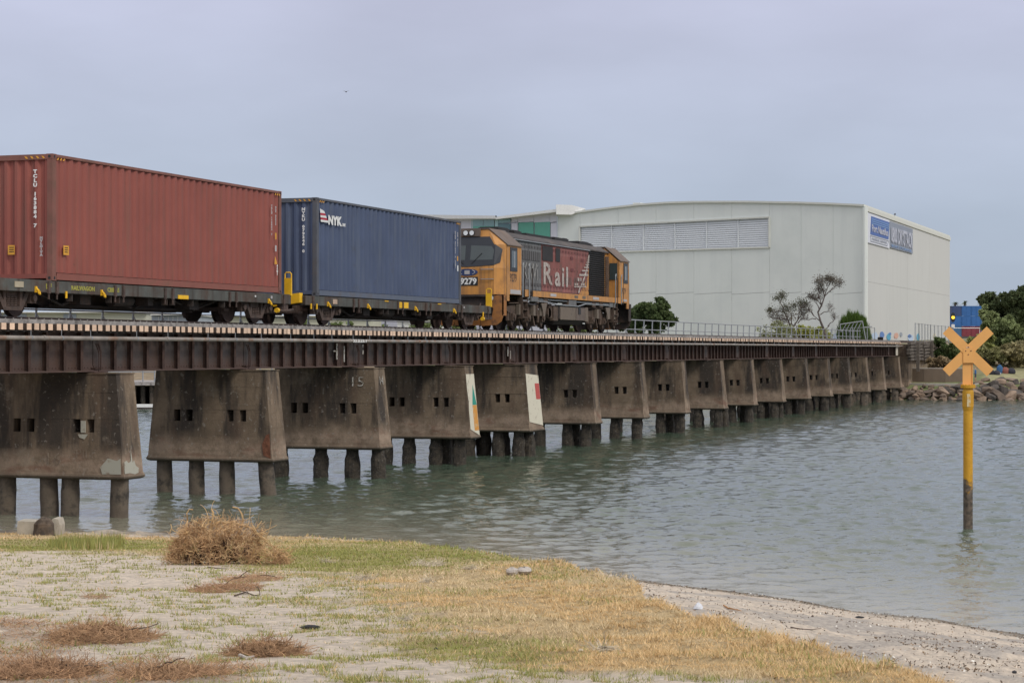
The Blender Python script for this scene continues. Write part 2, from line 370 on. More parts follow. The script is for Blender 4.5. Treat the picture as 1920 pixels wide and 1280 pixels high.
def near_ground():
    t = np.concatenate([np.linspace(-4200, 0, 40)[:-1], np.linspace(0 - 60, 1980, 400), np.linspace(1980, 6000, 40)[1:]]); t.sort()
    Zs = np.concatenate([np.linspace(.5, 8, 14)[:-1], np.geomspace(8, 50, 360), np.geomspace(50, 175, 40)[1:]])
    px, Z = np.meshgrid(t, Zs); X, Y = W_of(px, Z); z = ground_z(px, Z)
    py = 655 + F * (EYE - z) / Z
    bare, green, lit = masks(px, py, X, Y, Z)
    Ze = edge_Z(px); out = sstep(-.3, .5, Z - Ze)
    wet = sstep(.14, .02, z)
    sand = np.array([.61, .53, .435]); wets = np.array([.20, .175, .14]); soil = np.array([.50, .385, .22]); lc = np.array([.34, .22, .12]); gr = np.array([.32, .29, .12])
    n = fbm(X * 5, Y * 5, 3, 41)[..., None]
    c = soil * (.75 + .5 * n) * (1 - green[..., None] * .55) + gr * green[..., None] * .55
    c = c + (sand * (.92 + .16 * n) - c) * np.maximum(bare, out)[..., None]
    c = c + (np.array([.40, .37, .335]) - c) * (out * sstep(.5, .62, fbm(X * .8, Y * .8, 4, 43)) * .8)[..., None]
    c = c + (lc - c) * (lit * (1 - out) * .30)[..., None]
    c = c + (wets - c) * wet[..., None]
    P = np.stack([X, Y, z], -1)
    m, tt, b, Pn = new_mat('sandy_ground')
    a = node(tt, 'ShaderNodeVertexColor', layer_name='tint')
    cc = mixc(tt, 1.0, a.outputs[0], mixc(tt, rng(tt, noise(tt, Pn, 9, 8, rough=.72), .3, .7), (.60, .60, .62), (1.22, 1.20, 1.16)), 'MULTIPLY')
    cc = mixc(tt, rng(tt, noise(tt, Pn, 34, 4, rough=.8), .655, .72, 0, .85), cc, (.13, .10, .08))
    cc = mixc(tt, rng(tt, noise(tt, Pn, 47, 4, rough=.8), .70, .75, 0, .8), cc, (.75, .72, .66))
    tt.links.new(cc, b.inputs['Base Color']); b.inputs['Roughness'].default_value = .95; b.inputs['Specular IOR Level'].default_value = .15
    bump(tt, b, noise(tt, Pn, 7, 10, rough=.75), .9, .06)
    struct(link('ground', grid_mesh('ground', P, m, {'tint': c})))
near_ground()

# ---------------------------------------------------------------- grass
def in_view(N, z0=9.5, z1=48, p=1.0):
    px = RNG.uniform(-40, 1960, N); u = RNG.uniform(0, 1, N); Z = z0 * (z1 / z0) ** (u ** p)
    return px, Z
def blades(N, kind):
    px, Z = in_view(N); X, Y = W_of(px, Z); z = ground_z(px, Z); py = 655 + F * (EYE - z) / Z
    bare, green, lit = masks(px, py, X, Y, Z); Ze = edge_Z(px)
    n = fbm(X * 1.7, Y * 1.7, 3, 55)
    if kind == 'grass':
        cl = fbm(X * 6, Y * 6, 3, 66)
        prob = (1 - bare) * (.42 + .9 * (n - .35)) + bare * .60 * np.clip((cl - .55) * 7, 0, 1) * (py > 1040) + .0
        prob = np.where(Z > Ze + .35, np.where((Z < Ze + 1.2) & (px < 1250), .3, 0), prob) * (1 - .7 * lit)
        prob = prob * (z > .06)
    else:
        prob = lit * (Z < Ze)
    k = RNG.uniform(0, 1, N) < prob; px, Z, X, Y, z, bare, green, n, py, Ze = [a[k] for a in (px, Z, X, Y, z, bare, green, n, py, Ze)]
    m = len(px); r = RNG.uniform
    isg = r(0, 1, m) < np.clip(np.where(bare > .5, .80, green), 0, 1)
    hum = np.clip((fbm(X * 5.5, Y * 5.5, 3, 19) - .38) * 4, .25, 1.6)
    ln = r(.025, .070, m) * np.where(isg, .85, 1.0) * (.55 + .6 * hum) * (1 + .35 * (n - .5)); 
    tuft = (blob(px, py, 205, 1021, 26, 8) + blob(px, py, 140, 1024, 45, 6)) > .3
    ln = np.where(tuft, ln * 3.6, ln); wd0 = 1; edge = (np.abs(Z - Ze) < .8) & (px > 500); ln = np.where(edge, ln * 1.5, ln)
    wd = np.maximum(.0019, .00021 * Z) * r(.6, 1.5, m)
    az = r(0, 6.283, m); lean = np.where(isg, r(.3, 1.2, m), r(.7, 1.6, m)); lean = np.where(tuft, r(.05, .5, m), lean)
    if kind != 'grass': lean = r(1.35, 1.62, m); ln = r(.04, .13, m); wd = wd * 1.1
    dx, dy = np.cos(az), np.sin(az); wx, wy = -dy * wd, dx * wd
    l1 = ln * .55; p0 = np.stack([X, Y, z - .004], -1); 
    if kind != 'grass': p0[:, 2] += r(0, .05, m)
    p1 = p0 + np.stack([dx * np.sin(lean * .6) * l1, dy * np.sin(lean * .6) * l1, np.cos(lean * .6) * l1], -1)
    l2 = np.minimum(lean * 1.3, 1.9)
    p2 = p1 + np.stack([dx * np.sin(l2) * l1, dy * np.sin(l2) * l1, np.cos(l2) * l1 * .8], -1)
    w = np.stack([wx, wy, np.zeros(m)], -1)
    V = np.stack([p0 - w, p0 + w, p2], 1)
    if kind == 'grass':
        g = np.array([.25, .285, .10]); s1 = np.array([.44, .33, .17]); s2 = np.array([.78, .63, .40])
        u = r(0, 1, (m, 1)); c = np.where(isg[:, None], g * r(.7, 1.35, (m, 1)) + np.array([.10, .04, .0]) * r(0, 1, (m, 1)), s1 + (s2 - s1) * u)
        c = c * np.where(isg, 1, .82 + .36 * r(0, 1, m))[:, None]
        rust = fbm(X * .6, Y * .6, 3, 77)[:, None]; c = np.where(~isg[:, None] & (rust > .5), c * np.array([1.03, .93, .80]), c)
    else:
        c = np.array([.36, .215, .115]) * r(.35, 1.6, (m, 1))
    return V, c
V, c = blades(1150000, 'grass')
M['grass'] = attr_mat('grass_blades', transl=.25)
print('GRASS', len(V))
tag(link('grass', tri_soup('grass', V, [[0, 1, 2]], M['grass'], c)), 'dry straw coloured grass with green patches on the sandy foreground bank', 'grass', kind='stuff')
V, c = blades(200000, 'litter')
tag(link('dead_plant_litter', tri_soup('litter', V, [[0, 1, 2]], M['grass'], c)), 'brown dead plant litter strewn over the sand at the lower left', 'litter', kind='stuff')

# debris on the beach: shell, weed and twig crumbs
def debris():
    N = 26000; px = RNG.uniform(1150, 1960, N); Z = RNG.uniform(12, 37, N); Ze = edge_Z(px); Zw = water_Z(px)
    X, Y = W_of(px, Z); cl = fbm(X * .9, Y * .9, 4, 71); tide = np.exp(-((Z - (Zw - .9)) / .7) ** 2)
    k = (Z > Ze + .3) & (Z < Zw - .15) & (RNG.uniform(0, 1, N) < (.08 + .9 * sstep(.5, .62, cl) * .5 + tide * .6)); px, Z, X, Y = px[k], Z[k], X[k], Y[k]; z = ground_z(px, Z); n = len(X)
    a = RNG.uniform(0, 6.28, n); L = RNG.uniform(.005, .028, n) * RNG.uniform(.5, 1, n); w = RNG.uniform(.003, .009, n); d = np.stack([np.cos(a), np.sin(a), RNG.uniform(-.2, .3, n)], -1); q = np.stack([-np.sin(a), np.cos(a), RNG.uniform(-.3, .3, n)], -1)
    C = np.stack([X, Y, z + .006], -1); up = np.stack([0 * L, 0 * L, RNG.uniform(.004, .018, n)], -1)
    V = np.stack([C - d * L[:, None], C + q * w[:, None] * 1.5, C + d * L[:, None] + up, C - q * w[:, None] * 1.5 + up], 1)
    u = RNG.uniform(0, 1, (n, 1)); c = np.where(u < .62, np.array([.16, .125, .095]), np.where(u < .85, np.array([.30, .21, .13]), np.array([.70, .68, .62]))) * RNG.uniform(.6, 1.3, (n, 1))
    tag(link('beach_debris', tri_soup('debris', V, [[0, 1, 2, 3]], M['grass'], c)), 'weed, shell and twig crumbs strewn over the small beach', 'debris', kind='stuff')
debris()

# ---------------------------------------------------------------- water
def water():
    t = np.concatenate([np.linspace(-4500, -20, 60)[:-1], np.linspace(-20, 1940, 620), np.linspace(1940, 6500, 60)[1:]])
    Zs = np.concatenate([np.geomspace(14, 27, 30)[:-1], np.geomspace(27, 175, 640), np.array([190, 240])])
    px, Z = np.meshgrid(t, Zs); X, Y = W_of(px, Z)
    rg = np.random.default_rng(3); z = np.zeros_like(X)
    wd = math.radians(205)
    for i in range(46):
        lam = 0.18 * (1.7 / .18) ** (i / 45.0); a = wd + rg.normal(0, .55); k = 6.283 / lam
        amp = .0058 * lam ** .45 * rg.uniform(.6, 1.3)
        amp = amp * np.clip(1.6 - Z * .0022 / lam * 3.2, 0, 1)
        wx = X + .25 * (vnoise(X * .35, Y * .35, 90) - .5) * lam; ph = k * (wx * math.cos(a) + Y * math.sin(a)) + rg.uniform(0, 6.28)
        s = np.sin(ph); z += amp * (s + .3 * np.cos(2 * ph)) * (.55 + .9 * vnoise(X * .11 + i, Y * .11, 91 + i))
    depth = np.clip(-ground_z(px, np.minimum(Z, 174)), 0, 3)
    z *= np.clip(.25 + depth * 1.2, .25, 1)
    g = np.exp(-depth * 2.0)[..., None]
    deep = np.array([.052, .078, .053]); sh = np.array([.27, .255, .19])
    c = deep + (sh - deep) * g
    m, tt, b, Pn = new_mat('harbour_water')
    a = node(tt, 'ShaderNodeVertexColor', layer_name='tint')
    tt.links.new(a.outputs[0], b.inputs['Base Color']); b.inputs['Roughness'].default_value = .07; b.inputs['Specular Tint'].default_value = (.84, 1.0, .92, 1); b.inputs['IOR'].default_value = 1.33
    b.inputs['Specular IOR Level'].default_value = .5
    h = math_(tt, 'ADD', noise(tt, Pn, 3.2, 4, sc3=(1, .7, 1)), math_(tt, 'MULTIPLY', noise(tt, Pn, 11, 3), .35))
    bump(tt, b, h, .45, .06)
    struct(link('water', grid_mesh('water', np.stack([X, Y, z], -1), m, {'tint': c})))
water()

# ================================================================ far land
def shore_Z(px):
    return np.interp(px, [-6000, -400, 0, 300, 700, 1200, 1600, 1700, 1800, 1950, 2600, 7000], [150, 150, 151, 150, 158, 166, 171, 166, 164, 166, 158, 120])
def land_z(px, Z):
    d = Z - shore_Z(px); X, Y = W_of(px, Z)
    rt = sstep(1640, 1700, px)
    rise_l = np.interp(d, [-6, 0, 2, 6, 12, 30, 80, 3000], [-2.5, -.2, .6, 1.6, 2.4, 3.2, 4.4, 14])
    rise_r = np.interp(d, [-5, 0, 2.2, 4.2, 5.4, 9.5, 20, 40, 80, 3000], [-2.5, -.2, .5, 1.15, 1.2, 1.9, 4.2, 4.7, 5.0, 24])
    rise_g = np.interp(d, [-5, 0, 2.2, 4.2, 5.4, 9, 22, 50, 3000], [-2.5, -.2, .6, 1.35, 1.5, 2.1, 3.6, 4.6, 24])
    g = sstep(1815, 1850, px); rr = rise_r * (1 - g) + rise_g * g
    return rise_l * (1 - rt) + rr * rt + (fbm(X * .3, Y * .3, 3, 12) - .5) * .25 * sstep(5, 12, d)
def far_land():
    t = np.concatenate([np.linspace(-6000, -100, 50)[:-1], np.linspace(-100, 2000, 220), np.linspace(2000, 7500, 50)[1:]])
    Zs = np.concatenate([np.linspace(112, 215, 150), np.geomspace(216, 3500, 40)])
    px, Z = np.meshgrid(t, Zs); X, Y = W_of(px, Z); z = land_z(px, Z); d = Z - shore_Z(px)
    n = fbm(X * .25, Y * .25, 4, 14)[..., None]
    g = np.array([.13, .15, .055]); br = np.array([.21, .16, .10]); y = np.array([.25, .235, .125])
    c = g + (br - g) * sstep(.35, .65, n)
    dirt = (sstep(1670, 1690, px) * sstep(1800, 1760, px) * sstep(6, 7, d) * sstep(40, 25, d))[..., None]; c = c + (np.array([.26, .205, .14]) * (.8 + .4 * n) - c) * dirt
    lawn = (sstep(1830, 1860, px) * sstep(4.5, 5.5, d) * sstep(14, 11, d))[..., None]
    c = c + (y - c) * lawn
    m, tt, b, Pn = new_mat('far_ground'); a = node(tt, 'ShaderNodeVertexColor', layer_name='tint')
    cc = mixc(tt, 1.0, a.outputs[0], mixc(tt, rng(tt, noise(tt, Pn, 1.5, 8, rough=.7), .3, .7), (.65,) * 3, (1.3,) * 3), 'MULTIPLY')
    tt.links.new(cc, b.inputs['Base Color']); b.inputs['Roughness'].default_value = 1
    struct(link('terrain', grid_mesh('terrain', np.stack([X, Y, z], -1), m, {'tint': c})))
far_land()
# ================================================================ the bridge
YC = 26.8                      # track centre line
RAILTOP = 4.745
PX0, PSTEP = 44.35, 7.64
ORD = ['first', 'second', 'third', 'fourth', 'fifth', 'sixth', 'seventh', 'eighth', 'ninth', 'tenth', 'eleventh', 'twelfth', 'thirteenth', 'fourteenth', 'fifteenth', 'sixteenth', 'seventeenth']
PTOP, PBOT = 3.41, .90
def pier_wall(parent):
    """concrete wall pier with four square putlog holes, board marked; origin at the pier's middle on the water"""
    b = MB(); r = random.Random(3)
    HOL = [-.82 - .19, -.82 + .19, .82 - .19, .82 + .19]; hw = .10; hz0, hz1 = 2.02, 2.34
    zs = [PBOT + .10]
    for z in (1.22, 1.42, 1.62, 1.82, hz0, 2.18, hz1, 2.55, 2.76, 2.97, 3.18, PTOP): zs.append(z)
    def yh(z): return 1.92 - (z - PBOT) / (PTOP - PBOT) * .24
    def xh(z): return .48 - (z - PBOT) / (PTOP - PBOT) * .06
    for i in range(len(zs) - 1):
        a, c = zs[i], zs[i + 1]; j = r.uniform(-.004, .004)
        cuts = [(-1, -1)]
        ys = [None]
        segs = []
        if hz0 - .001 <= a and c <= hz1 + .001:
            prev = None
            for h in HOL:
                segs.append((prev, h - hw)); prev = h + hw
            segs.append((prev, None))
        else: segs = [(None, None)]
        for s0, s1 in segs:
            lo0 = -yh(a) if s0 is None else s0; lo1 = -yh(c) if s0 is None else s0
            hi0 = yh(a) if s1 is None else s1; hi1 = yh(c) if s1 is None else s1
            A, C = xh(a) + j, xh(c) + j
            b.hexa([(-A, lo0, a), (A, lo0, a), (A, hi0, a), (-A, hi0, a), (-C, lo1, c), (C, lo1, c), (C, hi1, c), (-C, hi1, c)])
    # rounded foot
    pr = [(0, .02), (.03, .05), (.07, .055), (.10, .0)]; prev = None
    for k, (dz, f) in enumerate([(0, -.06), (.02, -.005), (.05, .028), (.085, .035), (.10, .025)]):
        z = PBOT + dz; cur = (z, yh(z) + f, xh(z) + f)
        if prev:
            (z0, y0, x0), (z1, y1, x1) = prev, cur
            b.hexa([(-x0, -y0, z0), (x0, -y0, z0), (x0, y0, z0), (-x0, y0, z0), (-x1, -y1, z1), (x1, -y1, z1), (x1, y1, z1), (-x1, y1, z1)])
        prev = cur
    zt = PBOT + .10; b.hexa([(-xh(zt) - .024, -yh(zt) - .024, zt), (xh(zt) + .024, -yh(zt) - .024, zt), (xh(zt) + .024, yh(zt) + .024, zt), (-xh(zt) - .024, yh(zt) + .024, zt), (-xh(zt) - .006, -yh(zt) - .004, zt + .05), (xh(zt) + .006, -yh(zt) - .004, zt + .05), (xh(zt) + .006, yh(zt) + .004, zt + .05), (-xh(zt) - .006, yh(zt) + .004, zt + .05)])
    # cap
    b.box(-.445, .445, -1.70, 1.70, PTOP + .002, PTOP + .03)
    return b.build('pier_wall', M['conc'], parent)
def make_pile(x, y, r, m, parent, slant=(0, 0), rough=.02, seed=0):
    b = MB(); rn = random.Random(seed); n = 14; rings = 16; vs = []; fs = []
    for k in range(rings):
        z = -1.6 + (PBOT + .02 + 1.6) * k / (rings - 1)
        for i in range(n):
            a = 6.28318 * i / n; rr = r * (1 + rn.uniform(-1, 1) * rough * (1.6 if z < .75 else .5)) + (rough * .5 if z < .6 else 0)
            vs.append((x + slant[0] * (PBOT - z) + rr * math.cos(a), y + slant[1] * (PBOT - z) + rr * math.sin(a), z))
        if k: fs += [((k - 1) * n + i, (k - 1) * n + (i + 1) % n, k * n + (i + 1) % n, k * n + i) for i in range(n)]
    b.add(vs, fs); return b.build('pile', m, parent, smooth=rough < .04)
pier_mesh = None
LOOK = {0: 'concrete bridge pier cut by the left picture edge, with faint chalk numbers',
        1: 'concrete bridge pier second from the left, dark stains and a broken rusty lower corner',
        2: 'concrete bridge pier with white painted 15 near its top corner',
        3: 'concrete bridge pier with a green triangle painted on its pale end face',
        4: 'concrete bridge pier with a red square painted on its white end face'}
PMEAS = [44.40, 52.5, 60.15, 68.2, 75.3, 83.1, 90.6, 98.1, 106.0, 113.2, 120.9, 128.6, 136.1, 143.6, 151.1, 158.4, 166.4]
PIERX = {-1: 36.8}
piers = {}
for k in range(-1, 17):
    x = PMEAS[k] if k >= 0 else 36.8; PIERX[k] = x
    if k in LOOK: lab = LOOK[k]
    elif k == -1: lab = 'plain concrete bridge pier nearest the camera, just outside the left picture edge'
    elif k == 16: lab = 'last concrete bridge pier, beside the rocks of the far abutment'
    elif k == 15: lab = 'concrete bridge pier next to last before the rocky far shore, pale lower half'
    elif k >= 9: lab = 'plain stained concrete bridge pier, %s from the far abutment' % ORD[16 - k]
    else: lab = 'plain stained concrete bridge pier, %s past the one with the red square' % ORD[k - 5]
    t = thing('bridge_pier', lab, 'bridge pier', (x, YC, 0), 'concrete piers of the railway bridge')
    piers[k] = t
    if pier_mesh is None: pier_mesh = pier_wall(t).data
    else: link('pier_wall', pier_mesh, t).scale = (1.75 if k == 4 else 1, 1, 1)
    if k == 4: t.location.x = x - .34
    if k in (0, -1): ys = [-1.55, -.35, .40, 1.5]; rows = [-.16]
    elif k == 1: ys = [-1.55, -.45, .55, 1.6]; rows = [-.1]
    elif k == 2: ys = [-1.60, -.75, .35, 1.5]; rows = [-.1]
    else: ys = [-1.5, -.55, .5, 1.45]; rows = [-.1] if k < 8 or k % 2 else [-.24, .26]
    rn = random.Random(100 + k)
    if k == 4: rows = [-.55, .0, .5]
    for j, rx in enumerate(rows):
        for i, y in enumerate(ys):
            yy = y + rn.uniform(-.12, .12) + (0 if not j else rn.uniform(-.5, .5))
            sl = (0, -.10) if (k == 1 and i == 0) else (rn.uniform(-.03, .03), rn.uniform(-.04, .04))
            if k <= 1: make_pile(rx, yy, .215, M['pile'], t, sl, .02, rn.randint(0, 9999))
            else: make_pile(rx, yy, .195 if k < 12 else .22, M['barn'] if k < 14 else M['pile'], t, sl, .085, rn.randint(0, 9999))
    if k > 2:  # older raking piles behind
        for y in ((-1.0,) if k % 2 else (.9,)):
            make_pile(.38 + rn.uniform(-.1, .1), y + rn.uniform(-.3, .3), .19, M['barn'], t, (.05, rn.uniform(-.1, .1)), .08, rn.randint(0, 9999))
# painted marks on the piers
def worn(name, col, base, lo=.5, hi=.62, sc=6):
    m, t, b, P = new_mat(name)
    f = rng(t, noise(t, P, sc, 8, rough=.7), lo, hi)
    t.links.new(mixc(t, f, col, base), b.inputs['Base Color']); b.inputs['Roughness'].default_value = .85; return m
CB = (.27, .22, .16)
M['pwhite'] = worn('worn_white_paint', (.62, .58, .46), CB, .56, .70, 4)
M['pgreen'] = worn('worn_green_paint', (.03, .27, .20), (.30, .35, .25), .6, .8)
M['porange'] = worn('worn_orange_paint', (.60, .27, .05), (.50, .42, .26), .50, .66)
M['pred'] = worn('worn_red_paint', (.45, .08, .07), (.5, .4, .35), .66, .8)
M['chalk'] = worn('chalk_paint', (.46, .44, .40), (.17, .14, .10), .47, .58, 16)
M['chalkf'] = worn('faint_chalk', (.27, .215, .16), (.17, .13, .095), .40, .55, 14)
def on_side(k, pts, m, name, off=.016):
    """flat paint on the near end face of pier k; pts (x, z) local"""
    b = MB(); sx_ = 1.75 if k == 4 else 1; f = lambda x, z: (x * sx_, -(1.92 - (z - PBOT) / (PTOP - PBOT) * .24) - off, z)
    b.prism([f(x, z) for x, z in pts], (0, -.003, 0)); return b.build(name, m, piers[k])
on_side(3, [(-.42, 1.25), (.44, 1.02), (.40, 3.15), (-.40, 3.15), (-.42, 2.6), (-.36, 2.2), (-.40, 1.9)], M['pwhite'], 'white_paint')
on_side(3, [(-.02, 2.08), (.40, 2.08), (.16, 2.78)], M['pgreen'], 'green_triangle', .020)
on_side(3, [(-.02, 1.2), (.42, 1.2), (.40, 2.07), (-.02, 2.07)], M['porange'], 'orange_stripe', .020)
on_side(4, [(-.45, 1.30), (.45, 1.12), (.42, 3.02), (-.42, 3.10)], M['pwhite'], 'white_paint')
on_side(4, [(.14, 2.12), (.42, 2.12), (.41, 2.72), (.12, 2.72)], M['pred'], 'red_square', .020)
fx = lambda z: -(.48 - (z - PBOT) / (PTOP - PBOT) * .06) - .022
def on_front(k, s, y, z, size, m, bold=.01, sx=1.0, name='painted_number'):
    return text_on(s, size, m, piers[k], (fx(z), y, z), (0, -1, 0), (0, 0, 1), name, bold=bold, sx=sx, extrude=.002)
on_front(2, '15', -.85, 2.86, .44, M['chalk'], -.004, 1.25)
text_on('14', .36, M['chalk'], piers[2], (-.16, -1.755, 2.92), (1, 0, 0), (0, .0955, 1), 'painted_number', bold=.0)
on_front(0, '16', .25, 1.25, .42, M['chalkf'], -.008, 1.2, 'chalk_number')
on_front(0, 'PILE', -.62, 1.42, .30, M['chalkf'], -.007, 1.1, 'chalk_word')
on_side(0, [(-.44, 1.05), (-.2, 1.06), (.05, 1.02), (.22, 1.05), (.26, 1.16), (.12, 1.22), (.06, 1.36), (-.02, 1.30), (-.06, 1.62), (-.10, 1.34), (-.22, 1.30), (-.3, 1.36), (-.42, 1.33)], worn('repair_mortar', (.37, .36, .30), (.25, .20, .15), .56, .66, 5), 'repair_patch')
b = MB(); b.prism([(fx(1.2), -1.86, 1.04), (fx(1.2), -1.35, 1.04), (fx(1.2), -1.30, 1.2), (fx(1.2), -1.5, 1.42), (fx(1.2), -1.75, 1.36), (fx(1.2), -1.84, 1.42)], (-.004, 0, 0)); b.build('repair_patch', bpy.data.materials['repair_mortar'], piers[0])
b = MB(); b.prism([(fx(2.1), -.95, 1.98), (fx(2.1), -.68, 1.98), (fx(2.1), -.72, 1.9), (fx(2.1), -.86, 1.86)], (-.004, 0, 0)); b.box(fx(2.1) - .004, fx(2.1) + .1, -.88, -.76, 2.02, 2.30); b.build('repair_patch', bpy.data.materials['repair_mortar'], piers[0])
M['wound'] = mat('rusty_spall', (.17, .07, .04), .95, .4, 8, bmp=.8)
b = MB(); b.prism([(fx(1.2) - .004, -1.88, 1.02), (fx(1.2) - .004, -1.66, 1.1), (fx(1.2) - .004, -1.62, 1.4), (fx(1.2) - .004, -1.74, 1.66), (fx(1.2) - .004, -1.83, 1.7)], (.012, 0, 0)); b.build('spalled_corner', M['wound'], piers[1])

# ---------------------------------------------------------------- girders
def span_parts():
    L = PSTEP; near, far = -.80, .80
    g = MB()
    for y in (near,):
        g.box(.02, L - .02, y - .008, y + .008, 3.50, 4.40)
        g.box(.02, L - .02, y - .17, y + .17, 3.465, 3.50); g.box(.02, L - .02, y - .17, y + .17, 4.40, 4.432)
        g.box(.02, L - .02, y - .10, y - .009, 3.501, 3.512); g.box(.02, L - .02, y - .022, y - .0085, 3.513, 3.61)
    g2 = MB(); y = far
    g2.box(.02, L - .02, y - .008, y + .008, 3.50, 4.40); g2.box(.02, L - .02, y - .17, y + .17, 3.465, 3.50); g2.box(.02, L - .02, y - .17, y + .17, 4.40, 4.432)
    br = MB()
    for i in range(5):
        x = .5 + i * (L - 1) / 4; br.cyl((x, near + .02, 3.6), (x, far - .02, 4.3), .04, 6); br.cyl((x, near + .02, 4.3), (x, far - .02, 3.6), .04, 6)
    st = MB(); st.box(-.006, .006, near - .15, near - .0225, 3.5005, 4.3995); st.box(-.055, .055, near - .163, near - .1505, 3.5005, 4.3995)
    kn = MB()
    for s in (-1, 1):
        kn.prism([(s * .04, near - .155, 3.52), (s * .05 + .03, near - .155, 3.52), (s * .05 + .03, near - .155, 3.95), (s * .05 - .10, near - .155, 4.15), (s * .05 - .13, near - .155, 4.13), (s * .04, near - .155, 3.93)], (0, -.02, 0))
    kn.box(-.16, .16, near - .15, near - .023, 3.52, 3.56)
    be = MB(); be.box(-.32, .32, near - .24, near + .24, 3.441, 3.464)
    r = MB()
    for i in range(52):
        x = .12 + i * (L - .24) / 51; r.box(x - .014, x + .014, near - .031, near - .0225, 3.55, 3.578)
    me = [g.mesh('near_girder', M['girder']), g2.mesh('far_girder', M['girder']), br.mesh('cross_bracing', M['girder']), st.mesh('stiffener', M['girder_rust']), kn.mesh('joint_gusset', M['girder_rust']), be.mesh('bearing_plate', M['girder_rust']), r.mesh('rivet_row', M['girder_rust'])]
    return me
GP = span_parts()
for k in range(-1, 17):
    x = PIERX[k]
    if k == -1: lab = 'rusty steel girder span cut by the left picture edge'
    elif k == 16: lab = 'short end span of rusty girder with a white end plate at the far abutment'
    else:
        a = {0: 'the left-edge pier and its neighbour', 1: 'the broken-corner pier and the pier marked 15', 2: 'the pier marked 15 and the green triangle pier', 3: 'the green triangle pier and the red square pier', 4: 'the red square pier and the next'}.get(k)
        if a is None: a = ('the %s and %s piers past the red square' % (ORD[k - 5], ORD[k - 4])) if k < 8 else 'the %s and %s piers from the far abutment' % (ORD[16 - k], ORD[15 - k])
        lab = 'rusty steel girder span between ' + a
    t = thing('girder_span', lab, 'bridge girder', (x, YC, 0), 'girder spans of the railway bridge')
    SL = (PIERX[k + 1] - x) if k < 16 else 4.8
    sc = SL / PSTEP
    for i, nm in ((0, 'near_girder'), (1, 'far_girder'), (2, 'cross_bracing'), (6, 'rivet_row')):
        o = link(nm, GP[i], t); o.scale = (sc, 1, 1)
        if i in (2, 6): o['kind'] = 'stuff'
    n = 9 if k < 16 else 5
    for i in range(n + 1):
        if 0 < i <= n: link('stiffener', GP[3], t, (i * SL / 10 if k < 16 else i * .78, 0, 0))
    link('joint_gusset', GP[4], t, (.04, -.004, 0)); link('bearing_plate', GP[5], t, (0, 0, 0))
    if k == 16:
        MB().box(2.9, 3.9, -1.04, -1.0, 3.52, 4.38).build('end_plate', mat('end_plate_paint', (.55, .50, .42), .8, .12, 2, streak=((.3, .2, .13), .55, .7, 4)), t)
# white splashes on the girder
xa = lambda p: X_at(p, YC - .98)
t = thing('paint_splash', 'white paint drips down the girder stiffeners above the pier marked 15', 'paint mark')
for p0, p1, z0, z1 in ((631, 633, 3.70, 4.18), (645, 646.5, 3.62, 4.1), (680, 682, 3.85, 3.98), (680, 681.5, 4.05, 4.15), (626, 630, 3.93, 3.97), (952, 953.5, 3.75, 4.1), (957, 958, 3.65, 3.95)):
    MB().box(xa(p0), xa(p1), YC - .978, YC - .966, z0, z1).build('drip', M['chalk'], t)
# ---------------------------------------------------------------- deck: sleepers, rails, guard timbers
XA, XB = 30.0, PIERX[16] + 4.6
t = thing('railway_track', 'railway track on pale ended wooden sleepers across the bridge', 'railway track', (0, YC, 0))
SLP = .319; n0 = math.ceil((XB - 39.0) / SLP)
sl = MB().box(-.097, .097, -1.2, 1.2, 4.442, 4.586).mesh('sleeper', M['sleeper']); sl.materials.append(M['sleeperside'])
for pl in sl.polygons: pl.material_index = 0 if abs(pl.normal.y) > .5 else 1
rest = MB(); cnt = 0; x = 39.0
xs = []
while x < XB: xs.append(x); x += SLP
rn = random.Random(4)
for i, x in enumerate(xs):
    dy = rn.uniform(-.035, .02); 
    if i < 300: o = link('sleeper', sl, t, (x, dy, rn.uniform(-.002, .002)))
    else: rest.box(x - .10, x + .10, -1.2 + dy, 1.2 + dy, 4.442, 4.586)
x = 39.0 - SLP
while x > XA: rest.box(x - .115, x + .115, -1.2, 1.2, 4.442, 4.586); x -= SLP
o = rest.build('sleepers_beyond', M['sleeper'], t); o['kind'] = 'stuff'; o.data.materials.append(M['sleeperside'])
for pl in o.data.polygons: pl.material_index = 0 if abs(pl.normal.y) > .5 else 1
for s, nm in ((-1, 'guard_timber'), (1, 'guard_timber')):
    g = MB(); y0 = s * 1.02
    x = XA
    while x < XB - .01:
        x2 = min(x + 6, XB); g.box(x + .01, x2, y0 - .09, y0 + .09, 4.588, 4.685); x = x2
    for xx in xs[::1]:
        g.cyl((xx, y0, 4.685), (xx, y0, 4.71), .018, 5)
    g.build(nm, M['timber'], t)
for s in (-1, 1):
    g = MB(); y = s * .57
    pr = [(-.065, 4.586), (.065, 4.586), (.065, 4.60), (.012, 4.62), (.012, 4.70), (.035, 4.715), (.035, RAILTOP), (-.035, RAILTOP), (-.035, 4.715), (-.012, 4.70), (-.012, 4.62), (-.065, 4.60)]
    g.prism([(XA - 60, y + a, c) for a, c in pr][::-1], (XB + 330 - XA, 0, 0)); g.build('rail', M['rail'], t)
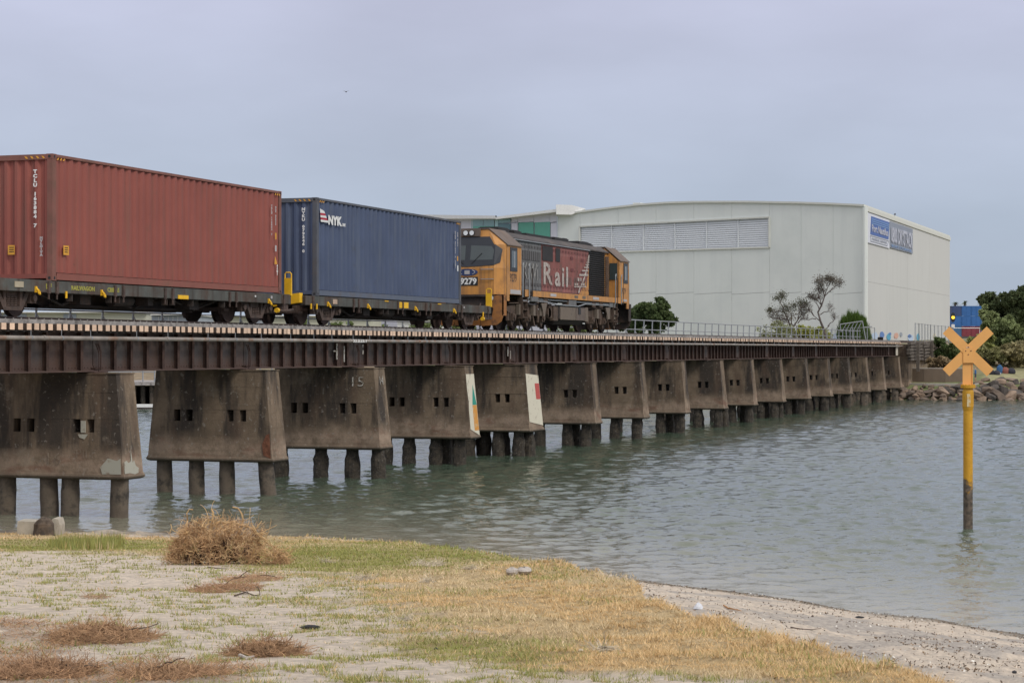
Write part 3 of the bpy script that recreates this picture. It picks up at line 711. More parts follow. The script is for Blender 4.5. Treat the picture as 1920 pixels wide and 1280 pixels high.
# ---------------------------------------------------------------- service pipe
yp = 25.62
t = thing('service_pipe', 'long grey service pipe slung under the near sleeper ends of the bridge', 'pipe', (0, yp, 0))
p = MB(); x = XA
while x < XB - 1:
    x2 = min(x + 5.8, XB + .6); p.cyl((x, 0, 4.262), (x2, 0, 4.262 + rn.uniform(-.006, .006)), .052, 12); p.cyl((x2 - .05, 0, 4.262), (x2 + .05, 0, 4.262), .062, 12); x = x2
p.build('pipe_run', M['pipe'], t, smooth=False)
h = MB(); h.cyl((0, 0, 4.31), (0, 0, 4.46), .010, 5); h.cyl((-.02, 0, 4.262), (.02, 0, 4.262), .058, 10)
hm = h.mesh('pipe_hanger', M['galv']); x = XA + .5
while x < XB: link('pipe_hanger', hm, t, (x, 0, 0)); x += rn.choice([1.60, 1.92, 2.2, 1.3])
text_on('22.2.22.1', .115, M['white'], t, (X_at(659, yp), -.056, 4.225), (1, 0, 0), (0, 0, 1), 'painted_number', bold=.004, sx=2.6, extrude=.003)
# ---------------------------------------------------------------- far side handrail
t = thing('bridge_handrail', 'galvanised walkway handrail along the far side of the bridge', 'handrail', (0, 28.9, 0))
g = MB(); g.tube([(XA, 0, 5.50), (XB, 0, 5.50)], .026, 6); g.tube([(XA, 0, 5.02), (XB, 0, 5.02)], .022, 6); g.build('rail_tube', M['galv'], t)
pm = MB().cyl((0, .05, 4.3), (0, 0, 5.5), .03, 6).cyl((.02, -.25, 4.42), (0, 0, 4.9), .018, 5).mesh('handrail_post', M['galv'])
x = XA
while x < XB: link('handrail_post', pm, t, (x, 0, 0)); x += 1.66
g = MB().box(XA, XB, -.95, 0.0, 4.43, 4.47); g.build('walkway_grating', M['timber'], t)
# ---------------------------------------------------------------- abutment at the far end, and at the near end
t = thing('bridge_abutment', 'weathered concrete abutment under the far end of the bridge', 'abutment', (0, 0, 0))
ab = MB(); ab.box(XB - .2, XB + 1.2, YC - 1.8, YC + 2.6, .2, 3.40); ab.box(XB - 1.6, XB + 1.2, YC - 1.9, YC + 1.9, -.8, .195); ab.build('abutment_wall', M['conc'], t)
ab = MB(); ab.box(XB + .6, XB + 1.2, YC - 1.8, YC + 2.6, 3.405, 4.42); ab.build('ballast_wall', M['conc'], t)
t2 = MB(); t2.box(PIERX[-1] - 9, PIERX[-1] - 7.3, YC - 2.6, YC + 2.6, -1, 3.42)
tag(t2.build('bridge_abutment', M['conc']), 'near end abutment of the bridge, outside the left of the picture', 'abutment')
# embankment carrying the track beyond the bridge
M['earth'] = mat('embankment_earth', (.22, .175, .125), 1, .3, 1.5, bmp=.8, bscale=4)
b = MB(); b.hexa([(XB + 1.2, YC - 1.75, 1), (XB + 17, YC - 1.75, 1), (XB + 17, YC + 5, 1), (XB + 1.2, YC + 5, 1), (XB + 1.2, YC - 1.7, 4.44), (XB + 17, YC - 1.7, 4.44), (XB + 17, YC + 2.2, 4.44), (XB + 1.2, YC + 2.2, 4.44)])
b.hexa([(XB + 17, YC - 7, 1), (XB + 330, YC - 7, 1), (XB + 330, YC + 7, 1), (XB + 17, YC + 5, 1), (XB + 17, YC - 1.7, 4.44), (XB + 330, YC - 2.6, 4.44), (XB + 330, YC + 2.6, 4.44), (XB + 17, YC + 2.2, 4.44)])
struct(b.build('embankment', M['earth']))
b = MB(); b.hexa([(-30, YC - 5.5, 0), (PIERX[-1] - 9, YC - 5.5, -1), (PIERX[-1] - 9, YC + 5.5, -1), (-30, YC + 5.5, -1), (-30, YC - 2.2, 4.44), (PIERX[-1] - 9, YC - 2.6, 4.44), (PIERX[-1] - 9, YC + 2.6, 4.44), (-30, YC + 2.2, 4.44)])
struct(b.build('embankment', bpy.data.materials['embankment_earth']))
# ================================================================ rolling stock
def wheelset(r=.42, half=.535):
    w = MB(); 
    for s in (-1, 1):
        w.cyl((0, s * (half - .02), 0), (0, s * (half + .055), 0), r, 28); w.cyl((0, s * (half - .055), 0), (0, s * (half - .02), 0), r + .028, 28)
        w.cyl((0, s * (half + .055), 0), (0, s * (half + .10), 0), .12, 12)
    w.cyl((0, -half - .25, 0), (0, half + .25, 0), .06, 8); me = w.mesh('wheel', M['wheel'])
    tr = MB()
    for s in (-1, 1):
        tr.cyl((0, s * (half + .0555), 0), (0, s * (half + .059), 0), r - .01, 28)
    return me
def wheel_face(r=.42, half=.535):
    w = MB(); s = -1; n = 28   # bright rim ring seen on the near side
    A = [(math.cos(6.28318 * i / n) * r, s * (half + .058), math.sin(6.28318 * i / n) * r) for i in range(n)]
    B = [(math.cos(6.28318 * i / n) * (r - .03), s * (half + .060), math.sin(6.28318 * i / n) * (r - .03)) for i in range(n)]
    w.add(A + B, [(i, (i + 1) % n, n + (i + 1) % n, n + i) for i in range(n)]); return w.mesh('wheel_rim', M['bogie'])
WS, WR = wheelset(), wheel_face()
def bogie_meshes():
    f = MB()
    for s in (-1, 1):
        y0, y1 = s * .90, s * 1.04
        lo, hi = min(y0, y1), max(y0, y1)
        P_ = lambda pts: f.prism([(a, lo, b) for a, b in pts], (0, hi - lo, 0))
        P_([(-.98, .62), (-.98, .52), (-.35, .60), (.35, .60), (.98, .52), (.98, .62), (.40, .74), (-.40, .74)])
        for q in (-1, 1):
            P_([(q * .82 - .13, .30), (q * .82 + .13, .30), (q * .82 + .12, .56), (q * .82 - .12, .56)])
            P_([(q * .70, .56), (q * .56, .58), (q * .24, .16), (q * .36, .13)])
            P_([(q * .40, .62), (q * .30, .62), (q * .27, .22), (q * .36, .22)])
            f.cyl((q * .82, s * 1.04, .42), (q * .82, s * 1.10, .42), .085, 10)
        P_([(-.36, .13), (.36, .13), (.32, .22), (-.32, .22)])
    f.box(-.20, .20, -1.0, 1.0, .44, .60); f.box(-.14, .14, -.28, .28, .60, .70)
    s = MB()
    for q in (-1, 1):
        for cx in (-.15, .0, .15):
            for i in range(5):
                z = .235 + i * .043; s.cyl((cx, q * .97, z), (cx, q * .97, z + .026), .072, 10)
    b = MB(); b.box(-1.02, -1.30, -.7, .7, .30, .38)
    for q in (-1, 1):
        b.box(q * 1.29 - .04, q * 1.29 + .04, q * -.62 - .05 if False else -.65, .65, .33, .41); b.box(q * 1.24 - .02, q * 1.24 + .02, -.60, -.50, .22, .56); b.box(q * 1.24 - .02, q * 1.24 + .02, .50, .60, .22, .56)
    return f.mesh('bogie', M['bogie']), s.mesh('spring_pack', M['bogie']), b.mesh('brake_beam', M['bogie'])
BF, BS, BB = bogie_meshes()
def put_bogie(t, x):
    o = link('bogie', BF, t, (x, 0, 0)); link('spring_pack', BS, o)['kind'] = 'stuff'; link('brake_beam', BB, o)['kind'] = 'stuff'
    for q in (-1, 1):
        w = link('wheel', WS, o, (q * .82, 0, .42)); link('wheel_rim', WR, o, (q * .82, 0, .42))
    return o
def make_wagon(x0, label, flip, marks):
    """16.1 m container flat; local x from its left end; flip mirrors the end with the hand brake"""
    L = 16.1; t = thing('container_wagon', label, 'rail wagon', (x0, YC, RAILTOP), 'flat container wagons of the train')
    for s in (-1, 1):
        g = MB(); y = s * 1.19
        g.box(0, L, y - .012, y + .012, .56, .82); g.box(0, L, y - (.09 if s > 0 else 0.0), y + (.09 if s < 0 else 0.0), .80, .83) ; g.box(0, L, y - (.08 if s > 0 else 0), y + (.08 if s < 0 else 0), .55, .572)
        g.build('side_sill', M['sill'], t)
    g = MB(); lo = .26
    for y in (-.24, .24):
        g.prism([(0, y - .012, .80), (0, y - .012, .56), (3.4, y - .012, .52), (4.4, y - .012, lo), (L - 4.4, y - .012, lo), (L - 3.4, y - .012, .52), (L, y - .012, .56), (L, y - .012, .80)], (0, .024, 0))
        g.box(4.4, L - 4.4, y - .11, y + .11, lo - .02, lo + .012)
    g.build('centre_sill', M['dark'], t)
    g = MB(); x = .06
    while x < L: g.prism([(x, -1.17, .78), (x, -1.17, .60), (x, -.25, .50), (x, .25, .50), (x, 1.17, .60), (x, 1.17, .78)], (.05, 0, 0)); x += 1.22
    for x in (.0, L - .08): g.box(x, x + .08, -1.18, 1.18, .54, .80)
    g.build('cross_member', M['dark'], t)
    g = MB()      # truss-like brake gear and trunking between the bogies
    for a, c, z0, z1, y in ((4.6, 6.2, .30, .62, -.62), (6.2, 7.9, .60, .30, -.62), (8.3, 9.6, .30, .62, -.5), (9.6, 11.3, .62, .30, -.62), (4.4, 11.6, .30, .30, -.45), (3.5, 4.6, .58, .30, -.62), (11.2, 12.6, .30, .58, -.62)):
        g.tube([(a, y, z0), (c, y, z1)], .035, 6)
    g.cyl((6.7, -.75, .47), (7.6, -.75, .47), .16, 12); g.cyl((9.0, .5, .45), (10.2, .5, .45), .2, 12); g.box(5.0, 5.5, -.9, -.5, .32, .56); g.box(8.2, 8.45, -.95, -.6, .36, .56)
    g.box(4.9, 11.0, .3, .36, .30, .56); g.box(10.6, 11.1, -.85, -.4, .30, .55)
    for x in (4.2, 6.0, 6.4, 8.8, 9.2, 10.2, 12.0): g.box(x, x + .03, -1.16, -1.0, .38, .56)
    g.build('brake_gear', M['dark'], t)
    bm_ = MB().box(-.045, .045, -1.245, -1.203, .53, .81).box(-.02, .02, -1.23, -1.205, .40, .5298).mesh('sill_bracket', M['bogie'])      # brackets on the sill face
    for x in (.35, 3.1, 3.45, 6.1, 6.5, 8.6, 9.0, 12.2, 12.6, 15.6): link('sill_bracket', bm_, t, (L - x if flip else x, 0, 0))
    lp = MB(); lp.tube([(0, -1.22, .66), (0, -1.27, .60), (.03, -1.28, .52), (.09, -1.27, .50), (.12, -1.25, .55), (.06, -1.25, .60)], .022, 6); lp.box(-.02, .03, -1.24, -1.2, .54, .68)
    lpm = lp.mesh('tie_loop', M['yellow'])
    for x in marks['loops']: link('tie_loop', lpm, t, (x, 0, 0))
    pn = MB(); pn.cyl((0, -1.22, .60), (0, -1.22, .44), .028, 8); pnm = pn.mesh('release_handle', M['yellow'])
    for x in marks['pins']: link('release_handle', pnm, t, (x, 0, 0))
    for x, w, z, h, m in marks['plates']: MB().box(x, x + w, -1.22, -1.2035, z, z + h).build('marking_plate', m, t)
    for s, x, z, sz in marks['text']: text_on(s, sz, M['letter_yellow'], t, (x, -1.204, z), (1, 0, 0), (0, 0, 1), 'wagon_lettering', bold=.006, sx=1.25, extrude=.002)
    for x in (1.9, L - 1.9): put_bogie(t, x)
    for e, s in ((0, -1), (L, 1)):      # couplers, platforms
        g = MB(); g.box(min(e, e + s * .42), max(e, e + s * .42), -.14, .14, .50, .72); g.box(min(e + s * .30, e + s * .48), max(e + s * .30, e + s * .48), -.2, .2, .46, .76)
        g.tube([(e + s * .05, -.4, .60), (e + s * .2, -.42, .35), (e + s * .42, -.36, .34)], .03, 6); g.build('coupler', M['bogie'], t)
    e, s = (L, 1) if True else (0, -1)
    # yellow shunter's paddle at the right end
    g = MB(); x = L - .06; g.prism([(x, -1.24, .80), (x, -1.02, .80), (x, -1.02, 1.30), (x, -1.24, 1.30)], (.06, 0, 0)); g.tube([(x + .03, -1.23, 1.28), (x + .03, -1.23, 1.42), (x + .03, -1.19, 1.46), (x + .03, -1.07, 1.46), (x + .03, -1.03, 1.42), (x + .03, -1.03, 1.28)], .018, 6)
    g.build('shunter_grab_panel', M['yellow'], t)
    g = MB(); g.tube([(L - .9, -1.15, .36), (L - .3, -1.2, .36), (L + .35, -1.1, .40)], .035, 6); g.box(L - .5, L - .1, -1.16, -1.0, .40, .55); g.build('uncoupling_lever', M['bogie'], t)
    g = MB(); g.cyl((L - 1.0, -1.22, .36), (L - .9, -1.22, .36), .07, 8); g.build('brake_valve', M['yellow'], t)
    if marks.get('brakebox'):
        g = MB(); g.prism([(.02, -1.10, .62), (.02, -.25, .50), (.02, -.25, .80), (.02, -1.10, .90)], (-.22, 0, 0)); g.build('hand_brake_cover', M['yellow'], t)
    return t
W1 = dict(loops=[2.55, 5.45, 14.6], pins=[3.85], plates=[(1.7, .35, .64, .13, mat('faded_plate', (.38, .33, .24), .8)), (9.3, .55, .55, .10, M['yellow']), (13.75, .06, .70, .05, M['white']), (14.75, .10, .68, .08, M['lettergrey'])], text=[('L F', 3.0, .64, .16), ('WEE LAUGH', 4.1, .63, .15), ('CB8865', 5.65, .63, .15)])
W1['text'] = [('L F', 3.0, .64, .16), ('RAILWAGON', 4.1, .64, .14), ('CB8865', 5.75, .64, .14)]
W2 = dict(loops=[1.55, 4.6, 8.6, 12.2], pins=[.35, .75, 15.2], plates=[(1.95, .30, .62, .14, mat('pink_plate', (.45, .33, .25), .8)), (7.1, .9, .60, .19, M['yellow']), (6.0, .30, .78, .03, M['yellow']), (10.7, .30, .78, .03, M['yellow']), (13.2, .1, .7, .06, M['lettergrey'])], text=[('CFT 1186', 7.2, .65, .12)], brakebox=True)
make_wagon(38.65, 'dark flat wagon under the red container, with yellow tie loops and faded lettering', False, W1)
make_wagon(55.75, 'dark flat wagon under the navy container, coupled to the locomotive', True, W2)

def corrugated(L, H, pitch, depth, axis, m, name, parent, o, sgn):
    """trapezoid profile sheet from 0..L along axis, height H, outward = sgn*normal"""
    xs = [0.0]; ds = [0.0]; n = max(1, round(L / pitch)); p = L / n
    for i in range(n):
        b = i * p
        for f, d in ((.24, 0), (.45, 1), (.76, 1), (.97, 0)): xs.append(b + f * p); ds.append(d * depth)
    xs.append(L); ds.append(0)
    b = MB(); vs = []
    for z in (0, H):
        for x, d in zip(xs, ds):
            vs.append((o[0] + x, o[1] + sgn * -d, o[2] + z) if axis == 'x' else (o[0] + sgn * -d, o[1] + x, o[2] + z))
    k = len(xs); b.add(vs, [(i, i + 1, k + i + 1, k + i) for i in range(k - 1)]); return b.build(name, m, parent)
def make_container(x0, label, P_, Fm, group=None):
    L, Wd, H = 12.19, 2.44, 2.90
    t = thing('shipping_container', label, 'shipping container', (x0, YC - 1.22, RAILTOP + .835), group)
    ps, pe = .14, .20
    corrugated(L - 2 * pe + .02, H - .19 - .075, .335, .048, 'x', P_, 'side_panel', t, (pe - .01, .022, .186), -1); MB().box(pe, L - pe, .08, .09, .12, .25).build('rail_shadow_strip', M['black'], t)  # black strip behind the gap draws a shadow line above the bottom rail
    corrugated(L - 2 * pe + .02, H - .16 - .075, .335, .048, 'x', P_, 'side_panel', t, (pe - .01, Wd - .018, .155), 1)
    corrugated(Wd - .28, H - .16 - .12, .27, .055, 'y', P_, 'end_panel', t, (.03, .14, .155), -1)
    corrugated(Wd - .28, H - .16 - .12, .27, .055, 'y', P_, 'end_panel', t, (L - .03, .14, .155), 1)
    MB().box(.1, L - .1, .05, Wd - .05, H - .05, H - .02).build('roof', P_, t)
    for y0, y1 in ((.004, .10), (Wd - .10, Wd - .004)):
        MB().box(pe, L - pe, y0, y1, .02, .172).build('bottom_rail', M['redr'] if P_ is M['redc'] else M['bluer'], t); MB().box(.178, L - .178, y0, y1, H - .07, H - .006).build('top_rail', Fm, t)
    for x0_, x1 in ((.004, .12), (L - .12, L - .004)):
        MB().box(x0_, x1, .14, Wd - .14, .05, .155).build('end_sill', P_, t); MB().box(x0_, x1, .14, Wd - .14, H - .13, H - .006).build('end_header', Fm, t)
    g = MB()
    for x0_, x1 in ((.003, .16), (L - .16, L - .003)):
        for y0, y1 in ((.003, .14), (Wd - .14, Wd - .003)):
            MB().box(x0_, x1, y0, y1, .12, H - .12).build('corner_post', Fm, t)
    for xa_ in (0, L - .178):
        for ya in (0, Wd - .162):
            for za in (0, H - .118):
                c = MB(); c.box(xa_, xa_ + .178, ya, ya + .162, za, za + .118)
                hz = MB(); 
                c.build('corner_casting', Fm, t)
    h = MB()
    for xa_ in (.06, L - .12):
        for za in (.03, H - .09): h.box(xa_, xa_ + .06, -.004, .0, za, za + .06)
    for ya in (.05,):
        for za in (.03, H - .09): h.box(-.004, 0, ya, ya + .06, za, za + .06)
    o = h.build('casting_hole', M['black'], t); o['kind'] = 'stuff'
    b = MB()      # forklift pocket legs / gooseneck seen under the end
    b.box(.01, .10, .9, 1.02, -.17, .05); b.box(.01, .10, 1.42, 1.54, -.17, .05); b.build('twistlock_foot', Fm, t)
    for xb, s in ((.19, 1), (L - .19, -1)):      # hazard stripes under the top rail
        for i in range(3):
            MB().prism([(xb + s * i * .13, .0, H - .135), (xb + s * i * .13 + .05, .0, H - .135), (xb + s * i * .13 + .10, .0, H - .08), (xb + s * i * .13 + .05, .0, H - .08)], (0, -.004, 0)).build('hazard_stripe', M['amber'], t)
    for i in range(4):
        MB().prism([(0, .19 + i * .15, H - .105), (0, .24 + i * .15, H - .105), (0, .29 + i * .15, H - .05), (0, .24 + i * .15, H - .05)], (-.004, 0, 0)).build('hazard_stripe', M['amber'], t)
    return t
rc = make_container(41.9, 'rust red forty foot shipping container with a vertical white code on its left end', M['redc'], M['redf'])
bc = make_container(56.5, 'navy blue forty foot shipping container with white lettering and a striped flag logo', M['bluec'], M['bluef'])
E1, SD = (0, -1, 0), (1, 0, 0)
def vtext(t, s, size, face, along, ztop, m, sx=1.3, step=None):
    """letters stacked downwards"""
    s2 = '\n'.join(s)
    me_o = (-.022, along, ztop) if face == 'end' else (along, -.022, ztop)
    return text_on(s2, size, m, t, me_o, E1 if face == 'end' else SD, (0, 0, 1), 'container_code', align='CENTER', bold=.006, sx=sx, extrude=.002)
vtext(rc, 'TCLU 163884 7', .112, 'end', .44, 2.46, M['white'])
vtext(rc, 'MVLOIVA', .07, 'end', .28, .95, M['lettergrey'])
vtext(rc, 'TCLU 163884 7', .072, 'side', 11.50, 2.42, M['lettergrey']); vtext(rc, 'MAX GROSS', .065, 'side', 11.76, 2.40, M['lettergrey'])
vtext(rc, '45G1', .085, 'side', 11.86, .75, M['white'])
vtext(bc, 'NYKU 079346 0', .112, 'end', .42, 2.52, M['white'])
vtext(bc, 'NYKU 079346 0 45G1', .078, 'side', 11.55, 2.46, M['lettergrey']); vtext(bc, 'MAX GROSS', .06, 'side', 11.78, 2.44, M['lettergrey'])
def decal(t, pts, m, name, face='side', off=.022):
    q = [(a, -off, c) for a, c in pts] if face == 'side' else [(-off, a, c) for a, c in pts]
    MB().prism(q, (0, -.003, 0) if face == 'side' else (-.003, 0, 0)).build(name, m, t)
def rect(a, c, w, h): return [(a, c), (a + w, c), (a + w, c + h), (a, c + h)]
decal(rc, rect(.44, .60, .24, .22), M['amber'], 'yellow_label'); decal(rc, rect(.98, .60, .18, .22), M['amber'], 'yellow_label', 'end')
for z in (.66, .71, .76): decal(rc, rect(.49, z, .14, .018), M['black'], 'label_line', off=.026); decal(rc, rect(1.0, z, .12, .018), M['black'], 'label_line', 'end', .026)
decal(rc, rect(11.72, 1.52, .09, .18), M['amber'], 'yellow_label'); decal(rc, rect(11.71, 1.18, .10, .17), M['lettergrey'], 'grey_label'); decal(rc, [(11.68, .82), (11.86, .82), (11.72, 1.05)], M['amber'], 'warning_triangle')
decal(bc, rect(11.72, 1.50, .10, .16), M['amber'], 'yellow_label'); decal(bc, rect(11.74, 1.14, .10, .20), M['white'], 'white_label')
# flag logo: three white bands and two red ones, growing downwards, then the letters
for i, (m, w) in enumerate(((M['white'], .40), (M['logored'], .46), (M['white'], .52), (M['logored'], .58), (M['white'], .66))):
    z1 = 2.52 - i * .066; a0 = .20 + i * .010; w = w * .85; h = .064
    decal(bc, [(a0, z1 - h), (a0 + w, z1 - h), (a0 + w - .05, z1), (a0 - .01, z1 + (.06 if i == 0 else 0))], m, 'flag_band')
text_on('NYK', .36, M['white'], bc, (.78, -.022, 2.16), SD, (0, 0, 1), 'logo_lettering', bold=.020, sx=1.30, extrude=.002)
text_on('LINE', .12, M['white'], bc, (1.82, -.022, 2.15), SD, (0, 0, 1), 'logo_lettering', bold=.006, sx=.95, extrude=.002)

# ---------------------------------------------------------------- locomotive
LX0 = 72.6
M['orange'] = mat('locomotive_orange', (.54, .25, .062), .5, .12, 1.5, dirt=((.27, .13, .05), .48, .74, 1.6), streak=((.26, .135, .06), .50, .75, 4), spec=.4, spots=((.14, .08, .045), 6, .66))
M['rustor'] = mat('rusty_orange', (.38, .16, .045), .75, .3, 3, dirt=((.09, .05, .035), .45, .68, 3))
M['roofg'] = mat('cab_roof_grime', (.135, .105, .088), .8, .2, 2, dirt=((.17, .11, .07), .5, .8, 1.5))
M['lgrey'] = mat('hood_grey', (.155, .155, .155), .7, .12, 2, streak=((.08, .078, .075), .5, .75, 6))
M['lred'] = mat('hood_red', (.275, .105, .092), .7, .12, 1.5, streak=((.15, .078, .068), .48, .72, 5), dirt=((.19, .11, .09), .5, .75, 2.2))
M['lblack'] = mat('radiator_black', (.026, .024, .024), .7, .2)
M['glass'] = mat('cab_glass', (.045, .06, .06), .08, .1, spec=.7)
M['wframe'] = mat('window_frame', (.030, .034, .042), .5, .1)
M['dust'] = mat('dusty_tank', (.17, .135, .105), .85, .2, 2, dirt=((.10, .085, .075), .5, .7, 2))
M['dustb'] = mat('dusty_bogie', (.088, .060, .045), .9, .35, 4, dirt=((.15, .11, .08), .56, .72, 3.5), bmp=.3)
M['slot'] = mat('vent_slot', (.05, .045, .045), .8)
M['slotr'] = mat('vent_slot_red', (.14, .045, .045), .8)
M['lwhite'] = mat('faded_white_letter', (.46, .42, .38), .7, .1, 4, dirt=((.23, .13, .11), .48, .66, 9), streak=((.24, .16, .13), .5, .7, 8))
M['lwg'] = mat('dirty_white_letter', (.33, .32, .30), .7, .1, 4, dirt=((.17, .16, .15), .48, .7, 9))
M['lamp'] = mat('lamp_glass', (.75, .76, .76), .15, .03, spec=.8)
L = thing('diesel_locomotive', 'orange, red and grey diesel locomotive with a cab at each end, numbered 9279', 'locomotive', (LX0, YC, RAILTOP))
LL = 17.3
def lx(p, Y=25.4): return X_at(p, Y) - LX0
def cab(x0, s, parent):
    """cab shell from its front x0 towards s*x; length 2.1 / 1.9"""
    n = 'cab_shell'; Ln = 2.1 if s > 0 else 1.9
    g = MB(); X = lambda a: x0 + s * a
    zs = [(1.28, 0, .35), (2.25, 0, .35), (3.12, .19, .42), (3.70, .34, .55)]
    # front wall: centre and two bevels, one row per level
    for (z0, a0, b0), (z1, a1, b1) in zip(zs[:2], zs[1:3]):
        for ys, ye in ((-1.05, 1.05),):
            g.prism([(X(a0), ys, z0), (X(a0), ye, z0), (X(a1), ye, z1), (X(a1), ys, z1)], (s * .04, 0, 0))
        for q in (-1, 1):
            g.prism([(X(a0), q * 1.05, z0), (X(b0), q * 1.40, z0), (X(b1), q * 1.40, z1), (X(a1), q * 1.05, z1)], (s * .04, 0, 0))
    (z0, a0, b0), (z1, a1, b1) = zs[2:4]
    g.prism([(X(a0), -1.05, z0), (X(a0), 1.05, z0), (X(a1), .73, z1), (X(a1), -.73, z1)], (s * .04, 0, 0))
    for q in (-1, 1): g.prism([(X(a0), q * 1.05, z0), (X(b0), q * 1.40, z0), (X(a1), q * .73, z1)], (s * .04, 0, 0))
    for q in (-1, 1):
        y = q * 1.40
        g.prism([(X(.35), y, 1.30), (X(Ln), y, 1.30), (X(Ln), y, 3.12), (X(.42), y, 3.12), (X(.35), y, 2.25)], (0, -q * .04, 0))
        g.prism([(X(.30), y, 1.05), (X(.72), y, 1.05), (X(.72), y, 1.298), (X(.33), y, 1.298)], (0, -q * .04, 0))
    g.prism([(X(Ln), -1.35, 1.30), (X(Ln), 1.35, 1.30), (X(Ln), 1.35, 3.10), (X(Ln), .73, 3.66), (X(Ln), -.73, 3.66), (X(Ln), -1.35, 3.10)], (-s * .04, 0, 0))
    g.build(n, M['orange'], parent)
    r = MB(); r.prism([(X(.30), -.74, 3.70), (X(Ln + .02), -.74, 3.70), (X(Ln + .02), .74, 3.70), (X(.30), .74, 3.70)], (0, 0, .035))
    for q in (-1, 1):
        r.prism([(X(.30), q * .742, 3.735), (X(Ln + .02), q * .742, 3.735), (X(Ln + .02), q * 1.45, 3.125), (X(.40), q * 1.45, 3.125)], (0, 0, -.03))
    r.build('cab_roof', M['roofg'], parent)
    f = MB()   # windscreen surround, wrapped round the bevels
    e = -s * .012
    def fp(y, z):   # point on the front surface
        t_ = (z - 2.25) / (3.12 - 2.25); t_ = max(0, t_); a = .19 * t_; b = .35 + .07 * t_
        if z > 3.12: tt = (z - 3.12) / .58; a = .19 + .15 * tt
        ya = abs(y)
        if ya <= 1.05: return (X(a) + e, y, z)
        k = (ya - 1.05) / .35; return (X(a + (b - a) * k) + e, y - (0.01 if y < 0 else -.01), z)
    for q in (-1, 1):
        f.prism([fp(0, 2.30), fp(q * 1.05, 2.36), fp(q * 1.05, 3.12), fp(0, 3.12)], (-s * .012, 0, 0))
        f.prism([fp(0, 3.12), fp(q * 1.0, 3.12), fp(q * .80, 3.42), fp(0, 3.42)], (-s * .012, 0, 0))
        f.prism([fp(q * 1.05, 2.36), fp(q * 1.22, 2.46), fp(q * 1.27, 2.95), fp(q * 1.05, 3.12)], (-s * .012, 0, 0))
    f.build('windscreen_surround', M['wframe'], parent)
    for q in (-1, 1):
        w = MB(); p = [fp(q * .10, 2.55), fp(q * .98, 2.55), fp(q * 1.02, 2.9), fp(q * .92, 3.06), fp(q * .10, 3.10)]
        w.prism([(a - s * .014, b, c) for a, b, c in p], (-s * .006, 0, 0)); w.build('windscreen', M['glass'], parent)
        if s > 0:
            w = MB(); w.tube([(X(.05) - .05, q * .15, 2.40), (X(.12) - .05, q * .55, 2.80)], .012, 4); w.build('wiper', M['black'], parent)
    # side window
    for q in (-1, 1):
        y = q * 1.402; a0, a1 = (.78, 1.58) if s > 0 else (.62, 1.30)
        w = MB(); w.box(min(X(a0), X(a1)), max(X(a0), X(a1)), min(y, y + q * .02), max(y, y + q * .02), 2.16, 3.04); w.build('window_frame', M['wframe'], parent)
        w = MB(); w.box(min(X(a0 + .13), X(a1 - .13)), max(X(a0 + .13), X(a1 - .13)), min(y + q * .021, y + q * .026), max(y + q * .021, y + q * .026), 2.30, 2.92); w.build('side_window', M['glass'], parent)
        w = MB(); w.box(min(X(a0 + .36), X(a0 + .50)), max(X(a0 + .36), X(a0 + .50)), min(y + q * .027, y + q * .03), max(y + q * .027, y + q * .03), 2.30, 2.90); w.build('window_reflector', M['galv'], parent)
    # light cluster on top
    b = MB(); b.box(min(X(.20), X(.50)), max(X(.20), X(.50)), -.42, .42, 3.44, 3.72); b.build('headlight_box', M['roofg'], parent)
    for y in (-.12, .12):
        b = MB(); b.cyl((X(.20), y, 3.56), (X(.16), y, 3.56), .105, 16); hh = b.build('headlight', M['black'], parent)
        b = MB(); b.cyl((X(.158), y, 3.56), (X(.15), y, 3.56), .088, 16); b.build('headlight_lens', M['lamp'], hh)
    # nose: number board, badge, grab rails
    b = MB(); b.box(min(X(-.015), X(0)), max(X(-.015), X(0)), -.42, .32, 1.61, 1.93); b.build('number_board', M['black'], parent)
    text_on('9279', .315, M['white'], parent, (X(-.018), .27 if s > 0 else -.27, 1.665), (0, -s, 0), (0, 0, 1), 'running_number', bold=.012, sx=1.03)
    b = MB(); pts = [(X(-.001), .42 * math.cos(6.283 * i / 24) * (1 if abs(math.sin(6.283 * i / 24)) > .5 else 1), 2.10 + .13 * math.sin(6.283 * i / 24)) for i in range(24)]; b.prism(pts, (-s * .012, 0, 0)); b.build('badge', mat('badge_blue', (.03, .05, .13), .5) if 'badge_blue' not in bpy.data.materials else bpy.data.materials['badge_blue'], parent)
    b = MB(); b.box(min(X(-.02), X(-.014)), max(X(-.02), X(-.014)), -.10, .10, 2.03, 2.17)
    for q in (-1, 1): b.tube([(X(-.016), q * .20, 2.03), (X(-.016), q * .30, 2.08), (X(-.016), q * .30, 2.13), (X(-.016), q * .20, 2.18)], .012, 4)
    b.build('badge_emblem', M['lettergrey'], parent)
    for q in (-1, 1):
        for z in (1.84, 2.20):
            b = MB(); b.tube([(X(0), q * .55, z), (X(-.06), q * .56, z), (X(-.06), q * 1.0, z), (X(0), q * 1.02, z)], .016, 5); b.build('grab_rail', M['galv'], parent)
    for q in (-1, 1):
        b = MB(); b.box(min(X(-.004), X(0)), max(X(-.004), X(0)), q * .5 - .006, q * .5 + .006, 1.30, 2.25); b.build('panel_joint', M['rustor'], parent)
    # buffer beam recess and pilot
    b = MB(); b.box(min(X(.12), X(.2)), max(X(.12), X(.2)), -1.36, 1.36, .45, 1.28); b.box(min(X(0), X(.12)), max(X(0), X(.12)), -1.05, 1.05, 1.20, 1.279); b.build('buffer_beam', M['dark'], parent)
